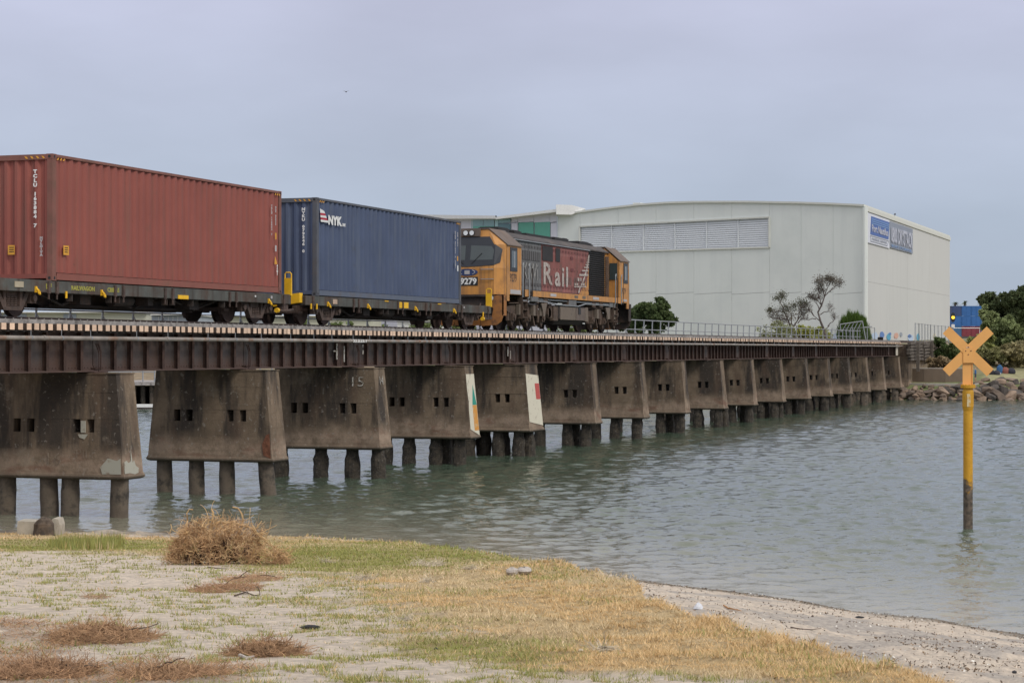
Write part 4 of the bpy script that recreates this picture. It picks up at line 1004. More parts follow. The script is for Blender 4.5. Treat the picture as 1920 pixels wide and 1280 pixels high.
    for q in (-1, 1):
        c = MB(); P2 = [(q * .72, 1.19), (q * 1.40, 1.27), (q * 1.40, .55), (q * 1.32, .28), (q * 1.15, .16), (q * .55, .12), (q * .5, .34), (q * .95, .42), (q * 1.02, .75)]
        c.prism([(X(.02), y, z) for y, z in P2], (s * .06, 0, 0))
        c.prism([(X(.02), q * 1.36, .50), (X(.02), q * 1.40, .50), (X(.02), q * 1.40, 1.26), (X(.02), q * 1.36, 1.26)], (s * .38, 0, 0))
        c.build('pilot_cheek', M['rustor'] if s > 0 else M['dark'], parent)
        b = MB(); b.cyl((X(.12), q * .93, 1.36 - .22), (X(-.02), q * .93, 1.36 - .22), .105, 14); b.build('ditch_light', M['galv'], parent)
        b = MB(); b.cyl((X(-.022), q * .93, 1.14), (X(-.03), q * .93, 1.14), .085, 14); b.build('lamp_lens', M['lamp'], parent)
    b = MB(); b.box(min(X(.02), X(.10)), max(X(.02), X(.10)), -.5, .5, .14, .38); b.build('pilot_plate', M['rustor'], parent)
    b = MB(); b.box(min(X(-.45), X(.2)), max(X(-.45), X(.2)), -.13, .13, .52, .74); b.box(min(X(-.5), X(-.3)), max(X(-.5), X(-.3)), -.2, .2, .46, .8); b.tube([(X(.1), -.5, .95), (X(-.15), -.48, .7), (X(-.3), -.35, .6)], .03, 6); b.tube([(X(.1), .55, .95), (X(-.1), .53, .6), (X(-.25), .3, .5)], .03, 6); b.tube([(X(.12), -.9, 1.0), (X(0), -.5, .78), (X(-.1), 0, .85)], .02, 5); b.tube([(X(.0), -.95, .46), (X(-.12), -.8, .46), (X(-.12), .2, .5)], .025, 5)
    b.build('coupler', M['bogie'], parent)
cab(0, 1, L); cab(LL, -1, L)
# side numbers
text_on('9279', .42, mat('number_brown', (.085, .055, .04), .7), L, (.78, -1.4025, 1.78), SD, (0, 0, 1), 'running_number', bold=.008, sx=.92)
text_on('9279', .36, bpy.data.materials['number_brown'], L, (15.75, -1.4025, 1.70), SD, (0, 0, 1), 'running_number', bold=.004, sx=.9)
# hood
HW = .86; HY = YC - HW; hx = lambda p: X_at(p, HY) - LX0
H0, H1 = 2.12, 15.38
cut = [H0, hx(1014.5), hx(1103), hx(1133.5), H1]
for a, c, m, nm in ((cut[0], cut[1], M['lgrey'], 'hood_side'), (cut[1], cut[2], M['lred'], 'hood_side'), (cut[2], cut[3], M['lblack'], 'radiator_housing'), (cut[3], cut[4], M['orange'], 'hood_end')):
    MB().box(a, c - .003, -HW, HW, 1.50, 3.46).build(nm, m, L)
r = MB()
for q in (-1, 1): r.prism([(H0, q * (HW + .08), 3.44), (H0, q * (HW + .08), 3.49), (H0, q * .55, 3.72), (H0, q * .55, 3.67)], (H1 - H0, 0, 0))
r.box(H0, H1, -.55, .55, 3.67, 3.72); r.build('hood_roof', mat('hood_roof_grime', (.062, .055, .052), .8, .2, 2, dirt=((.11, .085, .07), .5, .75, 2)), L)
r = MB()
for q in (-1, 1): r.box(H0 + .1, cut[2], q * (HW + .083) - .006, q * (HW + .083) + .006, 3.425, 3.462)
r.build('roof_gutter', M['galv'], L)
for a, c, h, w in ((2.3, 3.6, .16, .4), (3.9, 4.5, .12, .5), (4.7, 5.2, .14, .35), (5.4, 8.6, .08, .5), (9.0, 10.6, .11, .5), (10.9, 11.5, .16, .3), (12.2, 13.8, .10, .55), (14.0, 14.7, .09, .4)):
    b = MB(); b.box(a, c, -w, w, 3.721, 3.72 + h); b.box(a + .05, c - .05, -w + .05, w - .05, 3.72 + h, 3.75 + h); b.build('roof_hatch', M['lblack'], L)
# doors of the hood: ribs, slots
def rib_panel(a, c, mr, ms, seed):
    rn = random.Random(seed); n = max(1, round((c - a) / .40)); w = (c - a) / n
    dm = MB().box(.012, w - .012, -HW - .018, -HW - .0015, 1.58, 3.38).mesh('hood_door', mr)
    ribs = MB()
    for k in range(1, 4): ribs.box(w * k / 4 - .01, w * k / 4 + .01, -HW - .026, -HW - .0185, 2.05, 3.05)
    rm = ribs.mesh('door_rib', mr)
    sl = MB()
    for z in (1.72, 3.16):
        for k in range(2): sl.box(w * (.22 + .45 * k), w * (.22 + .45 * k) + .07, -HW - .024, -HW - .0185, z, z + .13)
    sm = sl.mesh('vent_slots', ms)
    hinge = MB()
    for z in (1.7, 2.45, 3.2): hinge.box(w - .03, w - .014, -HW - .03, -HW - .0185, z, z + .07)
    hm = hinge.mesh('hinge', M['slot'])
    for i in range(n):
        d = link('hood_door', dm, L, (a + i * w, 0, 0)); link('door_rib', rm, d)['kind'] = 'stuff'; link('vent_slots', sm, d)['kind'] = 'stuff'; link('hinge', hm, d)['kind'] = 'stuff'
rib_panel(cut[0], cut[1] - .02, M['lgrey'], M['slot'], 1); rib_panel(cut[1] + .02, cut[2] - .02, M['lred'], M['slotr'], 2)
for q in (1,):      # plain far side doors
    MB().box(cut[0], cut[1] - .01, HW + .001, HW + .018, 1.58, 3.38).build('hood_door', M['lgrey'], L); MB().box(cut[1], cut[2] - .01, HW + .001, HW + .018, 1.58, 3.38).build('hood_door', M['lred'], L)
def hrect(p0, p1, z0, z1, m, name, off=.030, th=.004):
    MB().box(hx(p0), hx(p1), -HW - off - th, -HW - off, z0, z1).build(name, m, L)
hz = lambda p, y: zz(p, y, HY) - RAILTOP
# upper grilles
hrect(978, 1012, 2.72, 3.08, M['slot'], 'dark_grille'); 
for i in range(10):
    p = 978.5 + i * 3.5; hrect(p, p + 1.1, 2.72, 3.08, M['lgrey'], 'grille_bar', .035)
hrect(1015.5, 1035, 2.78, 3.36, M['lblack'], 'mesh_window', .030, .01); hrect(1040.5, 1048.5, 2.80, 3.34, M['lblack'], 'mesh_window', .030, .01)
for p, y in ((1068, 484), (1088, 488), (1069, 506), (1089, 510)): hrect(p, p + 5, hz(p, y + 3), hz(p, y - 3), M['slotr'], 'vent_slots')
# dirty band at the foot of the lettering
M['band'] = mat('brown_band', (.125, .085, .075), .8, .2, 5, streak=((.22, .09, .08), .5, .7, 9))
for p0, p1 in ((1017, 1034), (1055, 1068), (1075, 1100)):
    for q in np.arange(p0, p1, 3.2): hrect(q, q + 1.6, 1.92, 2.22, M['band'], 'louvre', .030)
# lettering
text_on('KiWi', .96, M['lwg'], L, (hx(978.5), -HW - .042, 1.96), SD, (0, 0, 1), 'painted_word', bold=-.006, sx=.92, extrude=.002)
text_on('R', 1.22, M['lwhite'], L, (hx(1015.6), -HW - .042, 1.86), SD, (0, 0, 1), 'painted_word', bold=.024, sx=1.62, extrude=.002)
text_on('ail', 1.12, M['lwhite'], L, (hx(1038.5), -HW - .042, 1.84), SD, (0, 0, 1), 'painted_word', bold=.028, sx=1.50, extrude=.002, spacing=1.22)
# track emblem that shrinks into the distance
sw = MB(); pts = [(1083.5, 549), (1085.5, 540), (1091, 530), (1095, 517), (1099, 503), (1101.5, 488), (1102.5, 478)]
for (p0, y0), (p1, y1) in zip(pts, pts[1:]):
    w0 = 1.7; sw.prism([(hx(p0 - w0), -HW - .042, hz(p0, y0)), (hx(p0 + w0 * .6), -HW - .042, hz(p0, y0)), (hx(p1 + w0 * .5), -HW - .042, hz(p1, y1)), (hx(p1 - w0 * .6), -HW - .042, hz(p1, y1))], (0, -.003, 0))
sw.build('track_emblem', M['lwhite'], L)
for y, p0, p1, h in ((537.5, 1075, 1097, 1.3), (533, 1075.5, 1082, 2), (533, 1087, 1094, 2), (524, 1081, 1084, 3), (524, 1086, 1088, 3), (515.5, 1084, 1101, 1.9), (507.5, 1089, 1101, 1.4), (501.5, 1093, 1102, 1.1), (496.5, 1095.5, 1102.5, .9), (492, 1097.5, 1103, .8), (488, 1099, 1103, .7), (484, 1100, 1103, .6)):
    MB().prism([(hx(p0), -HW - .046, hz(p0, y + h)), (hx(p1), -HW - .046, hz(p1, y + h)), (hx(p1), -HW - .046, hz(p1, y - h)), (hx(p0), -HW - .046, hz(p0, y - h))], (0, -.003, 0)).build('emblem_tie', M['lwhite'], L)
MB().prism([(hx(1085), -HW - .0195, 1.55), (hx(1102.8), -HW - .0195, 1.55), (hx(1102.8), -HW - .0195, 2.7), (hx(1100), -HW - .0195, 2.25)], (0, -.004, 0)).build('orange_flash', M['orange'], L)
# radiator blades
bl = MB().prism([(0, -HW - .02, 0), (0, -HW - .06, .035), (0, -HW - .05, .045), (0, -HW - .01, .01)], (cut[3] - cut[2] - .06, 0, 0)).mesh('radiator_blade', mat('blade_grey', (.045, .042, .042), .6))
z = 1.56
while z < 3.36: link('radiator_blade', bl, L, (cut[2] + .03, 0, z)); z += .088
for p in (1134.5, 1138.0):
    MB().box(hx(p), hx(p) + .12, -HW - .05, -HW - .004, 1.5, 3.3).build('door_post', M['dustb'] if p < 1136 else M['roofg'], L)
# rear cab inner wall: door with dark window
cx = 15.38
MB().box(cx - .022, cx - .002, -1.30, -.95, 2.30, 3.02).build('cab_door_window', M['glass'], L)
MB().box(cx - .030, cx - .0225, -1.32, -1.30, 1.5, 3.1).build('cab_door_frame', M['roofg'], L); MB().box(cx - .030, cx - .0225, -.93, -.90, 1.5, 3.1).build('cab_door_frame', M['roofg'], L)
# running plate / sill
sx0 = lx(1000)
b = MB(); b.box(sx0, 15.2, -1.40, -1.36, 1.28, 1.50); b.build('side_sill', M['orange'], L); MB().box(sx0, 15.2, 1.36, 1.40, 1.28, 1.50).build('side_sill', M['orange'], L)
MB().box(.5, LL - .5, -1.355, 1.355, 1.30, 1.49).build('deck', M['dark'], L)
for p0, p1, m in ((1032, 1043, M['lettergrey']), (1077, 1084, M['dust']), (1092, 1098, M['dust']), (1112, 1123, M['lettergrey'])):
    MB().box(lx(p0), lx(p1), -1.405, -1.401, 1.34, 1.45).build('sill_label', m, L)
MB().box(lx(956.5), lx(976), -1.412, -1.401, 1.32, 1.48).build('sill_label', M['lettergrey'], L); MB().box(lx(1168), lx(1175), -1.412, -1.401, 1.36, 1.46).build('sill_label', M['lettergrey'], L)
# handrails and steps
for p in (979, 983.5, 991, 998, 1153, 1157.5, 1164, 1168.5):
    x = lx(p); tall = p not in (983.5, 998, 1157.5, 1168.5)
    b = MB(); b.tube([(x, -1.43, 1.22), (x, -1.43, 2.42), (x + .04, -1.43, 2.50), (x + .12, -1.42, 2.52), (x + .13, -1.40, 2.4)] if tall else [(x, -1.40, 1.22), (x, -1.40, 2.35)], .022, 6); b.build('handrail', M['galv'] if tall else M['dark'], L)
for p0, p1 in ((984, 991), (1159, 1164)):
    MB().box(lx(p0), lx(p1), -1.41, -1.37, 1.26, 1.52).build('step_plate', M['orange'], L)
for xs_ in (2.35, 14.6):
    b = MB()
    for z in (.45, .75, 1.05): b.box(xs_, xs_ + .55, -1.38, -1.18, z, z + .03)
    b.box(xs_ - .02, xs_, -1.38, -1.16, .42, 1.28); b.box(xs_ + .55, xs_ + .57, -1.38, -1.16, .42, 1.28); b.build('steps', M['dustb'], L)
# bogies: three axles each
BW = wheelset(.48); BR = wheel_face(.48)
def loco_bogie(cx):
    f = MB()
    for q in (-1, 1):
        lo, hi = sorted((q * .98, q * 1.14)); P_ = lambda pts: f.prism([(a, lo, b) for a, b in pts], (0, hi - lo, 0))
        P_([(-2.4, .86), (-2.4, .72), (-2.2, .64), (2.2, .64), (2.4, .72), (2.4, .86), (1.2, .95), (-1.2, .95)])
        for ax in (-1.75, 0, 1.75):
            P_([(ax - .24, .64), (ax + .24, .64), (ax + .20, .34), (ax + .06, .20), (ax - .02, .12), (ax - .10, .20), (ax - .20, .34)])
            f.box(ax - .15, ax + .15, *sorted((q * 1.14, q * 1.22)), .34, .62); f.cyl((ax, q * 1.22, .48), (ax, q * 1.27, .48), .10, 10)
            for dx in (-.36, .36): f.cyl((ax + dx, q * 1.06, .34), (ax + dx, q * 1.06, .66), .085, 8)
        for ax in (-.88, .88):
            f.box(ax - .10, ax + .12, *sorted((q * 1.15, q * 1.26)), .55, .98); f.cyl((ax + .2, q * 1.2, .30), (ax + .3, q * 1.2, .66), .05, 8); P_([(ax - .3, .64), (ax - .18, .64), (ax + .12, .18), (ax + .0, .16)])
        f.tube([(-2.3, q * 1.2, .98), (-1.0, q * 1.22, 1.02), (.2, q * 1.22, .96), (2.2, q * 1.2, 1.0)], .025, 5)
    f.box(-2.2, 2.2, -.5, .5, .55, .8); f.box(-.4, .4, -.9, .9, .7, 1.2)
    o = f.build('bogie', M['dustb'], L, loc=(cx, 0, 0))
    for ax in (-1.75, 0, 1.75): link('wheel', BW, o, (ax, 0, .48)); link('wheel_rim', BR, o, (ax, 0, .48))
    for ax in (-1.28, .42, 1.28): MB().box(ax - .10, ax + .16, -1.29, -1.16, .56, .96).build('dusty_cover', M['dust'], o)
    for ax in (-.5, .9): MB().box(ax - .02, ax + .05, -1.3, -1.27, .80, .83).build('grease_cap', M['lettergrey'], o)
loco_bogie(3.55); loco_bogie(13.75)
# tank and hanging equipment
b = MB(); b.prism([(7.0, -1.30, 1.0), (7.0, -1.30, .48), (7.0, -1.05, .26), (7.0, 1.05, .26), (7.0, 1.30, .48), (7.0, 1.30, 1.0)], (3.6, 0, 0)); b.build('fuel_tank', M['dark'], L)
MB().box(7.15, 9.2, -1.33, -1.305, .45, .96).build('tank_panel', M['dust'], L); MB().box(9.25, 10.5, -1.33, -1.305, .45, .96).build('tank_panel', M['roofg'], L); MB().box(9.55, 9.85, -1.35, -1.335, .70, .98).build('filler', M['black'], L)
b = MB(); b.box(6.35, 6.9, -1.3, -.8, .4, 1.0); b.box(5.9, 6.3, -1.25, -.8, .5, 1.02); b.cyl((6.0, -1.0, .7), (6.0, -1.25, .7), .2, 12); b.build('air_equipment', M['dustb'], L)
b = MB(); b.box(10.7, 11.1, -1.28, -.8, .42, 1.0); b.build('air_equipment', M['dust'], L)
b = MB()
for q in (-1, 1): b.tube([(2.4, q * 1.33, 1.1), (5.2, q * 1.33, 1.12), (6.6, q * 1.34, 1.03), (9.5, q * 1.34, 1.02), (10.6, q * 1.33, 1.14), (14.5, q * 1.33, 1.14)], .028, 6); b.tube([(3.0, q * 1.3, 1.2), (14.0, q * 1.3, 1.2)], .03, 6)
b.build('air_pipe', M['galv'], L)
for x in (3.9, 5.0, 8.1, 11.5, 12.6): MB().box(x, x + .5, -1.34, -1.1, 1.04, 1.27).build('equipment_box', M['dustb'], L)
MB().box(8.2, 9.2, -1.36, -1.1, 1.05, 1.275).build('equipment_box', M['lgrey'], L); MB().box(14.0, 14.9, -1.36, -1.1, 1.08, 1.275).build('equipment_box', M['lgrey'], L); MB().box(lx(996), lx(1009), -1.412, -1.365, 1.10, 1.275).build('equipment_box', M['lgrey'], L)
for x in (4.6, 13.4):   # yaw damper brackets, pale and tapering
    MB().prism([(x, -1.36, 1.05), (x + .75, -1.36, 1.05), (x + .55, -1.36, .72), (x + .5, -1.36, .55), (x + .3, -1.36, .55), (x + .25, -1.36, .75)], (0, .06, 0)).build('damper_bracket', M['dust'], L)
# ================================================================ marker post in the water
M['mk'] = mat('marker_orange', (.75, .38, .115), .6, .05, 3)
M['my'] = mat('marker_yellow', (.58, .30, .018), .55, .10, 3, dirt=((.42, .20, .02), .5, .8, 3))
def marker():
    Z = 47.0; s = Z / F; b0 = pt(1815, 988, Z); g, _ = b0, 0
    t = thing('marker_post', 'yellow navigation post in the water topped with an orange cross', 'channel marker', (b0.x, b0.y, 0), rz=TH)
    # local: x = away from the viewer, y = left, z = up
    z = lambda py: EYE + (655 - py) * s
    m, tt, b, Pn = new_mat('marker_pole_paint'); sp = node(tt, 'ShaderNodeSeparateXYZ'); tt.links.new(Pn, sp.inputs[0])
    f = rng(tt, math_(tt, 'ADD', math_(tt, 'MULTIPLY', noise(tt, Pn, 5, 8, rough=.7), 1.6), sp.outputs[2]), 1.95, 1.75)
    yel = mixc(tt, rng(tt, noise(tt, Pn, 3, 4), .3, .7), (.62, .33, .02), (.50, .245, .012))
    tt.links.new(mixc(tt, f, yel, mixc(tt, rng(tt, noise(tt, Pn, 14, 6), .35, .65), (.045, .036, .025), (.16, .12, .085))), b.inputs['Base Color']); b.inputs['Roughness'].default_value = .6
    bump(tt, b, noise(tt, Pn, 20, 6), .5, .02)
    MB().cyl((0, 0, -1.5), (0, 0, z(770)), .105, 24).cyl((0, 0, z(770)), (0, 0, z(762)), .105, 24, .125).cyl((0, 0, z(762)), (0, 0, z(735)), .125, 24).cyl((0, 0, z(735)), (0, 0, z(727)), .125, 24, .108).build('pole', m, t)
    f = MB(); f.cyl((0, 0, z(727)), (0, 0, z(724.2)), .165, 24); f.cyl((0, 0, z(724)), (0, 0, z(721.5)), .165, 24)
    f.build('flange', M['my'], t)
    bm = MB().cyl((0, 0, -.03), (0, 0, .045), .014, 6).mesh('bolt', M['my'])
    for i in range(12): a = 6.283 * i / 12; link('bolt', bm, t, (.142 * math.cos(a), .142 * math.sin(a), z(724)))
    MB().box(.02, .05, -9.5 * s, 9.5 * s, z(721.4), z(647)).box(.0, .02, -9.3 * s, -8.0 * s, z(721.4), z(647)).build('mast', M['mk'], t)
    cy, cz = 0, z(658.5)
    for q in (1, -1):
        ang = math.radians(44) * q; hl, hw = 57.5 * s, 9.2 * s; c, n = math.cos(ang), math.sin(ang); pts = []
        for a, d in ((-hl, -hw), (hl, -hw), (hl, hw), (-hl, hw)): pts.append((-.012 - (.012 if q > 0 else 0), a * c - d * n, cz + a * n + d * c))
        MB().prism(pts, (.010, 0, 0)).build('cross_board', M['mk'], t)
    MB().box(-.032, -.0255, -9.5 * s, 9.5 * s, z(680), z(652)).build('cover_plate', M['mk'], t)
    dr_ = worn('bird_droppings', (.62, .60, .55), (.75, .38, .115), .48, .58, 22)
    MB().box(-.0365, -.0325, -2.5 * s, 4 * s, z(651.8), z(650)).build('droppings', dr_, t); MB().box(-.1285, -.1250, -.03, .05, z(762), z(738)).build('droppings', worn('old_streak', (.60, .52, .33), (.56, .285, .017), .45, .6, 16), t)
    bm = MB().cyl((-.04, 0, 0), (-.03, 0, 0), .014, 8).mesh('bolt', mat('bolt_rust', (.22, .10, .06), .7))
    for dy, dz in ((0, 8), (0, -6), (-5, 1), (5, 1)): link('bolt', bm, t, (0, dy * s, z(658.5 - dz)))
marker()

# ================================================================ warehouse
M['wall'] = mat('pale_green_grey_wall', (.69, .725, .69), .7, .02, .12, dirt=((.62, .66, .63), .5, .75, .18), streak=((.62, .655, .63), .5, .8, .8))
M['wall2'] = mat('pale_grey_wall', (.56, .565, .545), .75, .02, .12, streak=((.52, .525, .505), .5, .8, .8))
M['trim'] = mat('pale_trim', (.62, .63, .58), .7, .04)
M['louvre'] = mat('louvre_white', (.68, .71, .73), .6, .03)
M['joint'] = mat('wall_joint', (.64, .66, .64), .8, .05)
A0 = pt(1622, 640, 230); ZB = 293.0
def lZ(px): t_ = (px - 1045) / (1622 - 1045); return 1 / ((1 - t_) / 257.0 + t_ / 230.0)
def LP(px, py, off=0.0):
    p = pt(px, py, lZ(px)); return p + NL * off
def rZ(px): t_ = (px - 1622) / (1781 - 1622); return 1 / ((1 - t_) / 230.0 + t_ / ZB)
def RP(px, py, off=0.0): return pt(px, py, rZ(px)) + NR * off
a, b_ = pt(1045, 655, 257), pt(1622, 655, 230); dl = (b_ - a).normalized(); NL = Vector((dl.y, -dl.x, 0)); NL = NL if NL.dot(-a) > 0 else -NL
c_ = pt(1781, 655, ZB); dr = (c_ - b_); NR = Vector((dr.y, -dr.x, 0)).normalized(); NR = NR if NR.dot(-b_) > 0 else -NR
WH = thing('warehouse', 'huge pale warehouse with an arched roof, white louvres and two signs on its right wall', 'warehouse', (0, 0, 0))
BZ = 3.6
top = [(1622, 387), (1560, 384), (1500, 382), (1400, 380.2), (1300, 380.5), (1250, 382), (1200, 385.5), (1150, 391), (1100, 397.5), (1062, 402.5), (1045, 405)]
front = [Vector((LP(1045, 655).x, LP(1045, 655).y, BZ)), Vector((LP(1622, 655).x, LP(1622, 655).y, BZ))] + [LP(*p) for p in top]
louv = dict(x0=1087.5, x1=1443, yt0=424.5, yt1=407, yb0=474, yb1=463.5)
# front wall in pieces round the louvre opening
yb = lambda p, z: 655 - (z - EYE) * F / lZ(p)
def wall_piece(pts): return MB().prism([LP(*p) for p in pts], -NL * .35)
lv = louv; yt = lambda x: np.interp(x, [q[0] for q in top[::-1]], [q[1] for q in top[::-1]])
W_ = MB()
ltop = lambda x: float(np.interp(x, [lv['x0'], lv['x1']], [lv['yt0'], lv['yt1']])); lbot = lambda x: float(np.interp(x, [lv['x0'], lv['x1']], [lv['yb0'], lv['yb1']]))
seams = [1045, 1087.5, 1159, 1230, 1301, 1372, 1443, 1502, 1562, 1622]
panes = []
for i, (s0, s1) in enumerate(zip(seams, seams[1:])):
    g0, g1 = s0 + (.18 if i else 0), s1 - (.18 if i < 8 else 0)
    tops = [(x, float(yt(x))) for x in np.linspace(g1, g0, 5)]
    if i == 0 or i >= 6:
        mid = .47
        pz = lambda x: yb(x, BZ)
        MB().prism([LP(g0, pz(g0)), LP(g1, pz(g1)), LP(g1, 548), LP(g0, 552)], -NL * .35).build('wall_panel', M['wall'], WH)
        MB().prism([LP(g0, 551.5), LP(g1, 547.5)] + [LP(*q) for q in tops], -NL * .35).build('wall_panel', M['wall'], WH)
    else:
        MB().prism([LP(g0, ltop(g0) - .3), LP(g1, ltop(g1) - .3)] + [LP(*q) for q in tops], -NL * .35).build('wall_panel', M['wall'], WH)
        MB().prism([LP(g0, 551.5), LP(g1, 547.5), LP(g1, lbot(g1) + .3), LP(g0, lbot(g0) + .3)], -NL * .35).build('wall_panel', M['wall'], WH)
        MB().prism([LP(g0, yb(g0, BZ)), LP(g1, yb(g1, BZ)), LP(g1, 548), LP(g0, 552)], -NL * .35).build('wall_panel', M['wall'], WH)
# body behind the skin
body = [v - NL * .32 - (dl * .6 if (v - front[1]).dot(dl) > -.5 else Vector((0, 0, 0))) for v in front]
inner = MB().prism([v + dl * -.3 if False else v for v in body], dr.normalized() * (dr.length - .3) * .999); inner.build('hall_body', M['joint'], WH)
# curved roof sheet
rf = MB(); tp = [LP(*p) for p in top]
for p, q in zip(tp, tp[1:]): rf.add([p + NL * .25, q + NL * .25, q + dr, p + dr, p + NL * .25 + Vector((0, 0, .22)), q + NL * .25 + Vector((0, 0, .22)), q + dr + Vector((0, 0, .22)), p + dr + Vector((0, 0, .22))], [(0, 1, 2, 3), (4, 5, 6, 7), (0, 1, 5, 4), (1, 2, 6, 5), (2, 3, 7, 6), (3, 0, 4, 7)])
rf.build('roof', M['trim'], WH)
# louvre frame and slats
fr = MB()
def bar_(p, q, w=.18, d=.16): 
    p, q = Vector(p), Vector(q); u = (q - p).normalized(); n = u.cross(NL).normalized() * w / 2
    fr.prism([p + n, q + n, q - n, p - n], NL * d)
bar_(LP(lv['x0'], lv['yt0']), LP(lv['x1'], lv['yt1'])); bar_(LP(lv['x0'], lv['yb0']), LP(lv['x1'], lv['yb1'])); bar_(LP(lv['x0'], lv['yt0']), LP(lv['x0'], lv['yb0'])); bar_(LP(lv['x1'], lv['yt1']), LP(lv['x1'], lv['yb1']))
fr.build('louvre_frame', M['trim'], WH)
for i in range(1, 6):
    fr = MB(); x = lv['x0'] + (lv['x1'] - lv['x0']) * i / 6; bar_(LP(x, ltop(x), -.1), LP(x, lbot(x), -.1), .10, .12); fr.build('louvre_mullion', M['louvre'], WH)
NS = 14
for i in range(6):
    x0 = lv['x0'] + (lv['x1'] - lv['x0']) * i / 6 + .3; x1 = lv['x0'] + (lv['x1'] - lv['x0']) * (i + 1) / 6 - .3
    for k in range(NS):
        f0, f1 = (k + .05) / NS, (k + .90) / NS
        p = [LP(x0, ltop(x0) + (lbot(x0) - ltop(x0)) * f0, -.14), LP(x1, ltop(x1) + (lbot(x1) - ltop(x1)) * f0, -.14), LP(x1, ltop(x1) + (lbot(x1) - ltop(x1)) * f1, -.05), LP(x0, ltop(x0) + (lbot(x0) - ltop(x0)) * f1, -.05)]
        MB().prism(p, -NL * .03).build('louvre_slat', M['louvre'], WH)
# right wall: upper and lower sheets, joint, corner and eaves trim
HR = lambda px, y0, y1: y0 + (655 - y0) * (1 - rZ(1622) / rZ(px)) if y1 is None else y1
def rproj(px, h): return 655 - h * F / rZ(px)      # h above the eye
hE = (655 - 387.5) * 230 / F; hJ = (655 - 527) * 230 / F; hB = BZ - EYE
rs = [1622.6, 1663, 1701, 1742, 1781]
for s0, s1 in zip(rs, rs[1:]):
    s0_, s1_ = s0 + .06, s1 - .06
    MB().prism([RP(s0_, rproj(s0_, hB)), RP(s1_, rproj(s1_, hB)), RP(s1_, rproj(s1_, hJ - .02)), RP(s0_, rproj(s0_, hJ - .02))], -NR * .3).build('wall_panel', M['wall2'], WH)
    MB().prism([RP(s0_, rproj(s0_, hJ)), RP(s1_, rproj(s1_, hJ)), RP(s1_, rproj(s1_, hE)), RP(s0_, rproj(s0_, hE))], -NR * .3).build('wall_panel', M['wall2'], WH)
p, q = RP(1622, rproj(1622, hE)), RP(1781, rproj(1781, hE)); MB().prism([p, q, q + Vector((0, 0, -.45)), p + Vector((0, 0, -.45))], NR * .12).build('eaves_trim', M['trim'], WH)
p = RP(1622, 655); MB().cyl((p.x, p.y, BZ), (p.x, p.y, EYE + hE - .1), .30, 8).build('corner_trim', M['wall'], WH)
# roof vent box
v0 = LP(1141, 378, -4); v1 = LP(1155, 378, -4)
MB().prism([LP(1141, 376, -5), LP(1155, 376, -5), LP(1155, 396, -5), LP(1141, 396, -5)], -NL * 3).build('roof_vent', M['trim'], WH)
# signs on the right wall
def rpoly(pts, m, name, off, par=None):
    return MB().prism([RP(x, y, off) for x, y in pts], -NR * .03).build(name, m, par or WH)
ry = lambda px, f: rproj(px, f)
hh = lambda px, py: (655 - py) * rZ(px) / F
S1t, S1b = hh(1626, 399), hh(1626, 455)
def rq(x0, x1, h0, h1, sl=0): return [(x0, rproj(x0, h0)), (x1, rproj(x1, h0)), (x1 + sl, rproj(x1 + sl, h1)), (x0 + sl, rproj(x0 + sl, h1))]
sg = rpoly(rq(1625, 1666, S1b, S1t), mat('sign_white', (.66, .68, .74), .6, .03), 'sign_board', .12)
M['sblue'] = mat('sign_blue', (.08, .15, .40), .6, .06); M['sblue2'] = mat('sign_light_blue', (.20, .34, .60), .6, .06); M['sgrey'] = mat('sign_grey', (.25, .28, .34), .6, .08); M['sgw'] = mat('sign_offwhite', (.50, .52, .60), .6, .04)
D = S1t - S1b
rpoly(rq(1629.5, 1663.5, S1b + D * .30, S1b + D * .92, 1.8), M['sblue'], 'sign_panel', .16, sg)
for f in (.83, .76, .69): rpoly(rq(1632.0, 1664.5, S1b + D * (f - .018), S1b + D * (f + .012), .1), M['sblue2'], 'sign_stripe', .19, sg)
pr = [(1630, .07), (1661, .07), (1664, .25), (1629.5, .25)]
for (xa_, fa), (xb_, fb) in ((pr[0], pr[1]), (pr[1], pr[2]), (pr[2], pr[3]), (pr[3], pr[0])):
    ha, hb = S1b + D * fa, S1b + D * fb; rpoly([(xa_, rproj(xa_, ha) + .5), (xb_ + .4, rproj(xb_, hb) + .5), (xb_ + .4, rproj(xb_, hb) - .5), (xa_, rproj(xa_, ha) - .5)], M['sgrey'], 'sign_frame_line', .16, sg)
RD = dr.normalized()
def rtext(s, size, m, px, h, par, sx=1, bold=0, off=.2):
    # sx is the photo column where the text ends, size the cap height wanted in metres
    o = RP(px, 655, off); e_ = RP(sx, 655, off); w = (e_ - o).length
    me = text_mesh(s, 1.0, m, bold=bold, extrude=.01); co = np.zeros(len(me.vertices) * 3, np.float32); me.vertices.foreach_get('co', co); co = co.reshape(-1, 3)
    co[:, 0] = (co[:, 0] - co[:, 0].min()) / (co[:, 0].max() - co[:, 0].min()) * w; y1 = co[:, 1].max(); y0 = max(co[:, 1].min(), 0); co[:, 1] = co[:, 1] / y1 * size
    Nn = RD.cross(Vector((0, 0, 1))); Mx = np.array([RD, (0, 0, 1), Nn]); co = co @ Mx + np.array((o.x, o.y, EYE + h)); me.vertices.foreach_set('co', co.astype(np.float32).reshape(-1)); me.update(); return link('sign_lettering', me, par)
rtext('Port Nautilus', D * .24, M['sgw'], 1631.5, S1b + D * .41, sg, 1662, .02, .2)
rtext('MARINE CENTRE', D * .075, M['sgrey'], 1632, S1b + D * .125, sg, 1660, .0, .2)
sg2 = rpoly(rq(1666.6, 1709.5, S1b + .12, S1t - .1), M['sgrey'], 'sign_board', .12)
rtext('0800 DRYSTACK', D * .56, M['sgw'], 1668.0, S1b + D * .24, sg2, 1708, .02, .2)
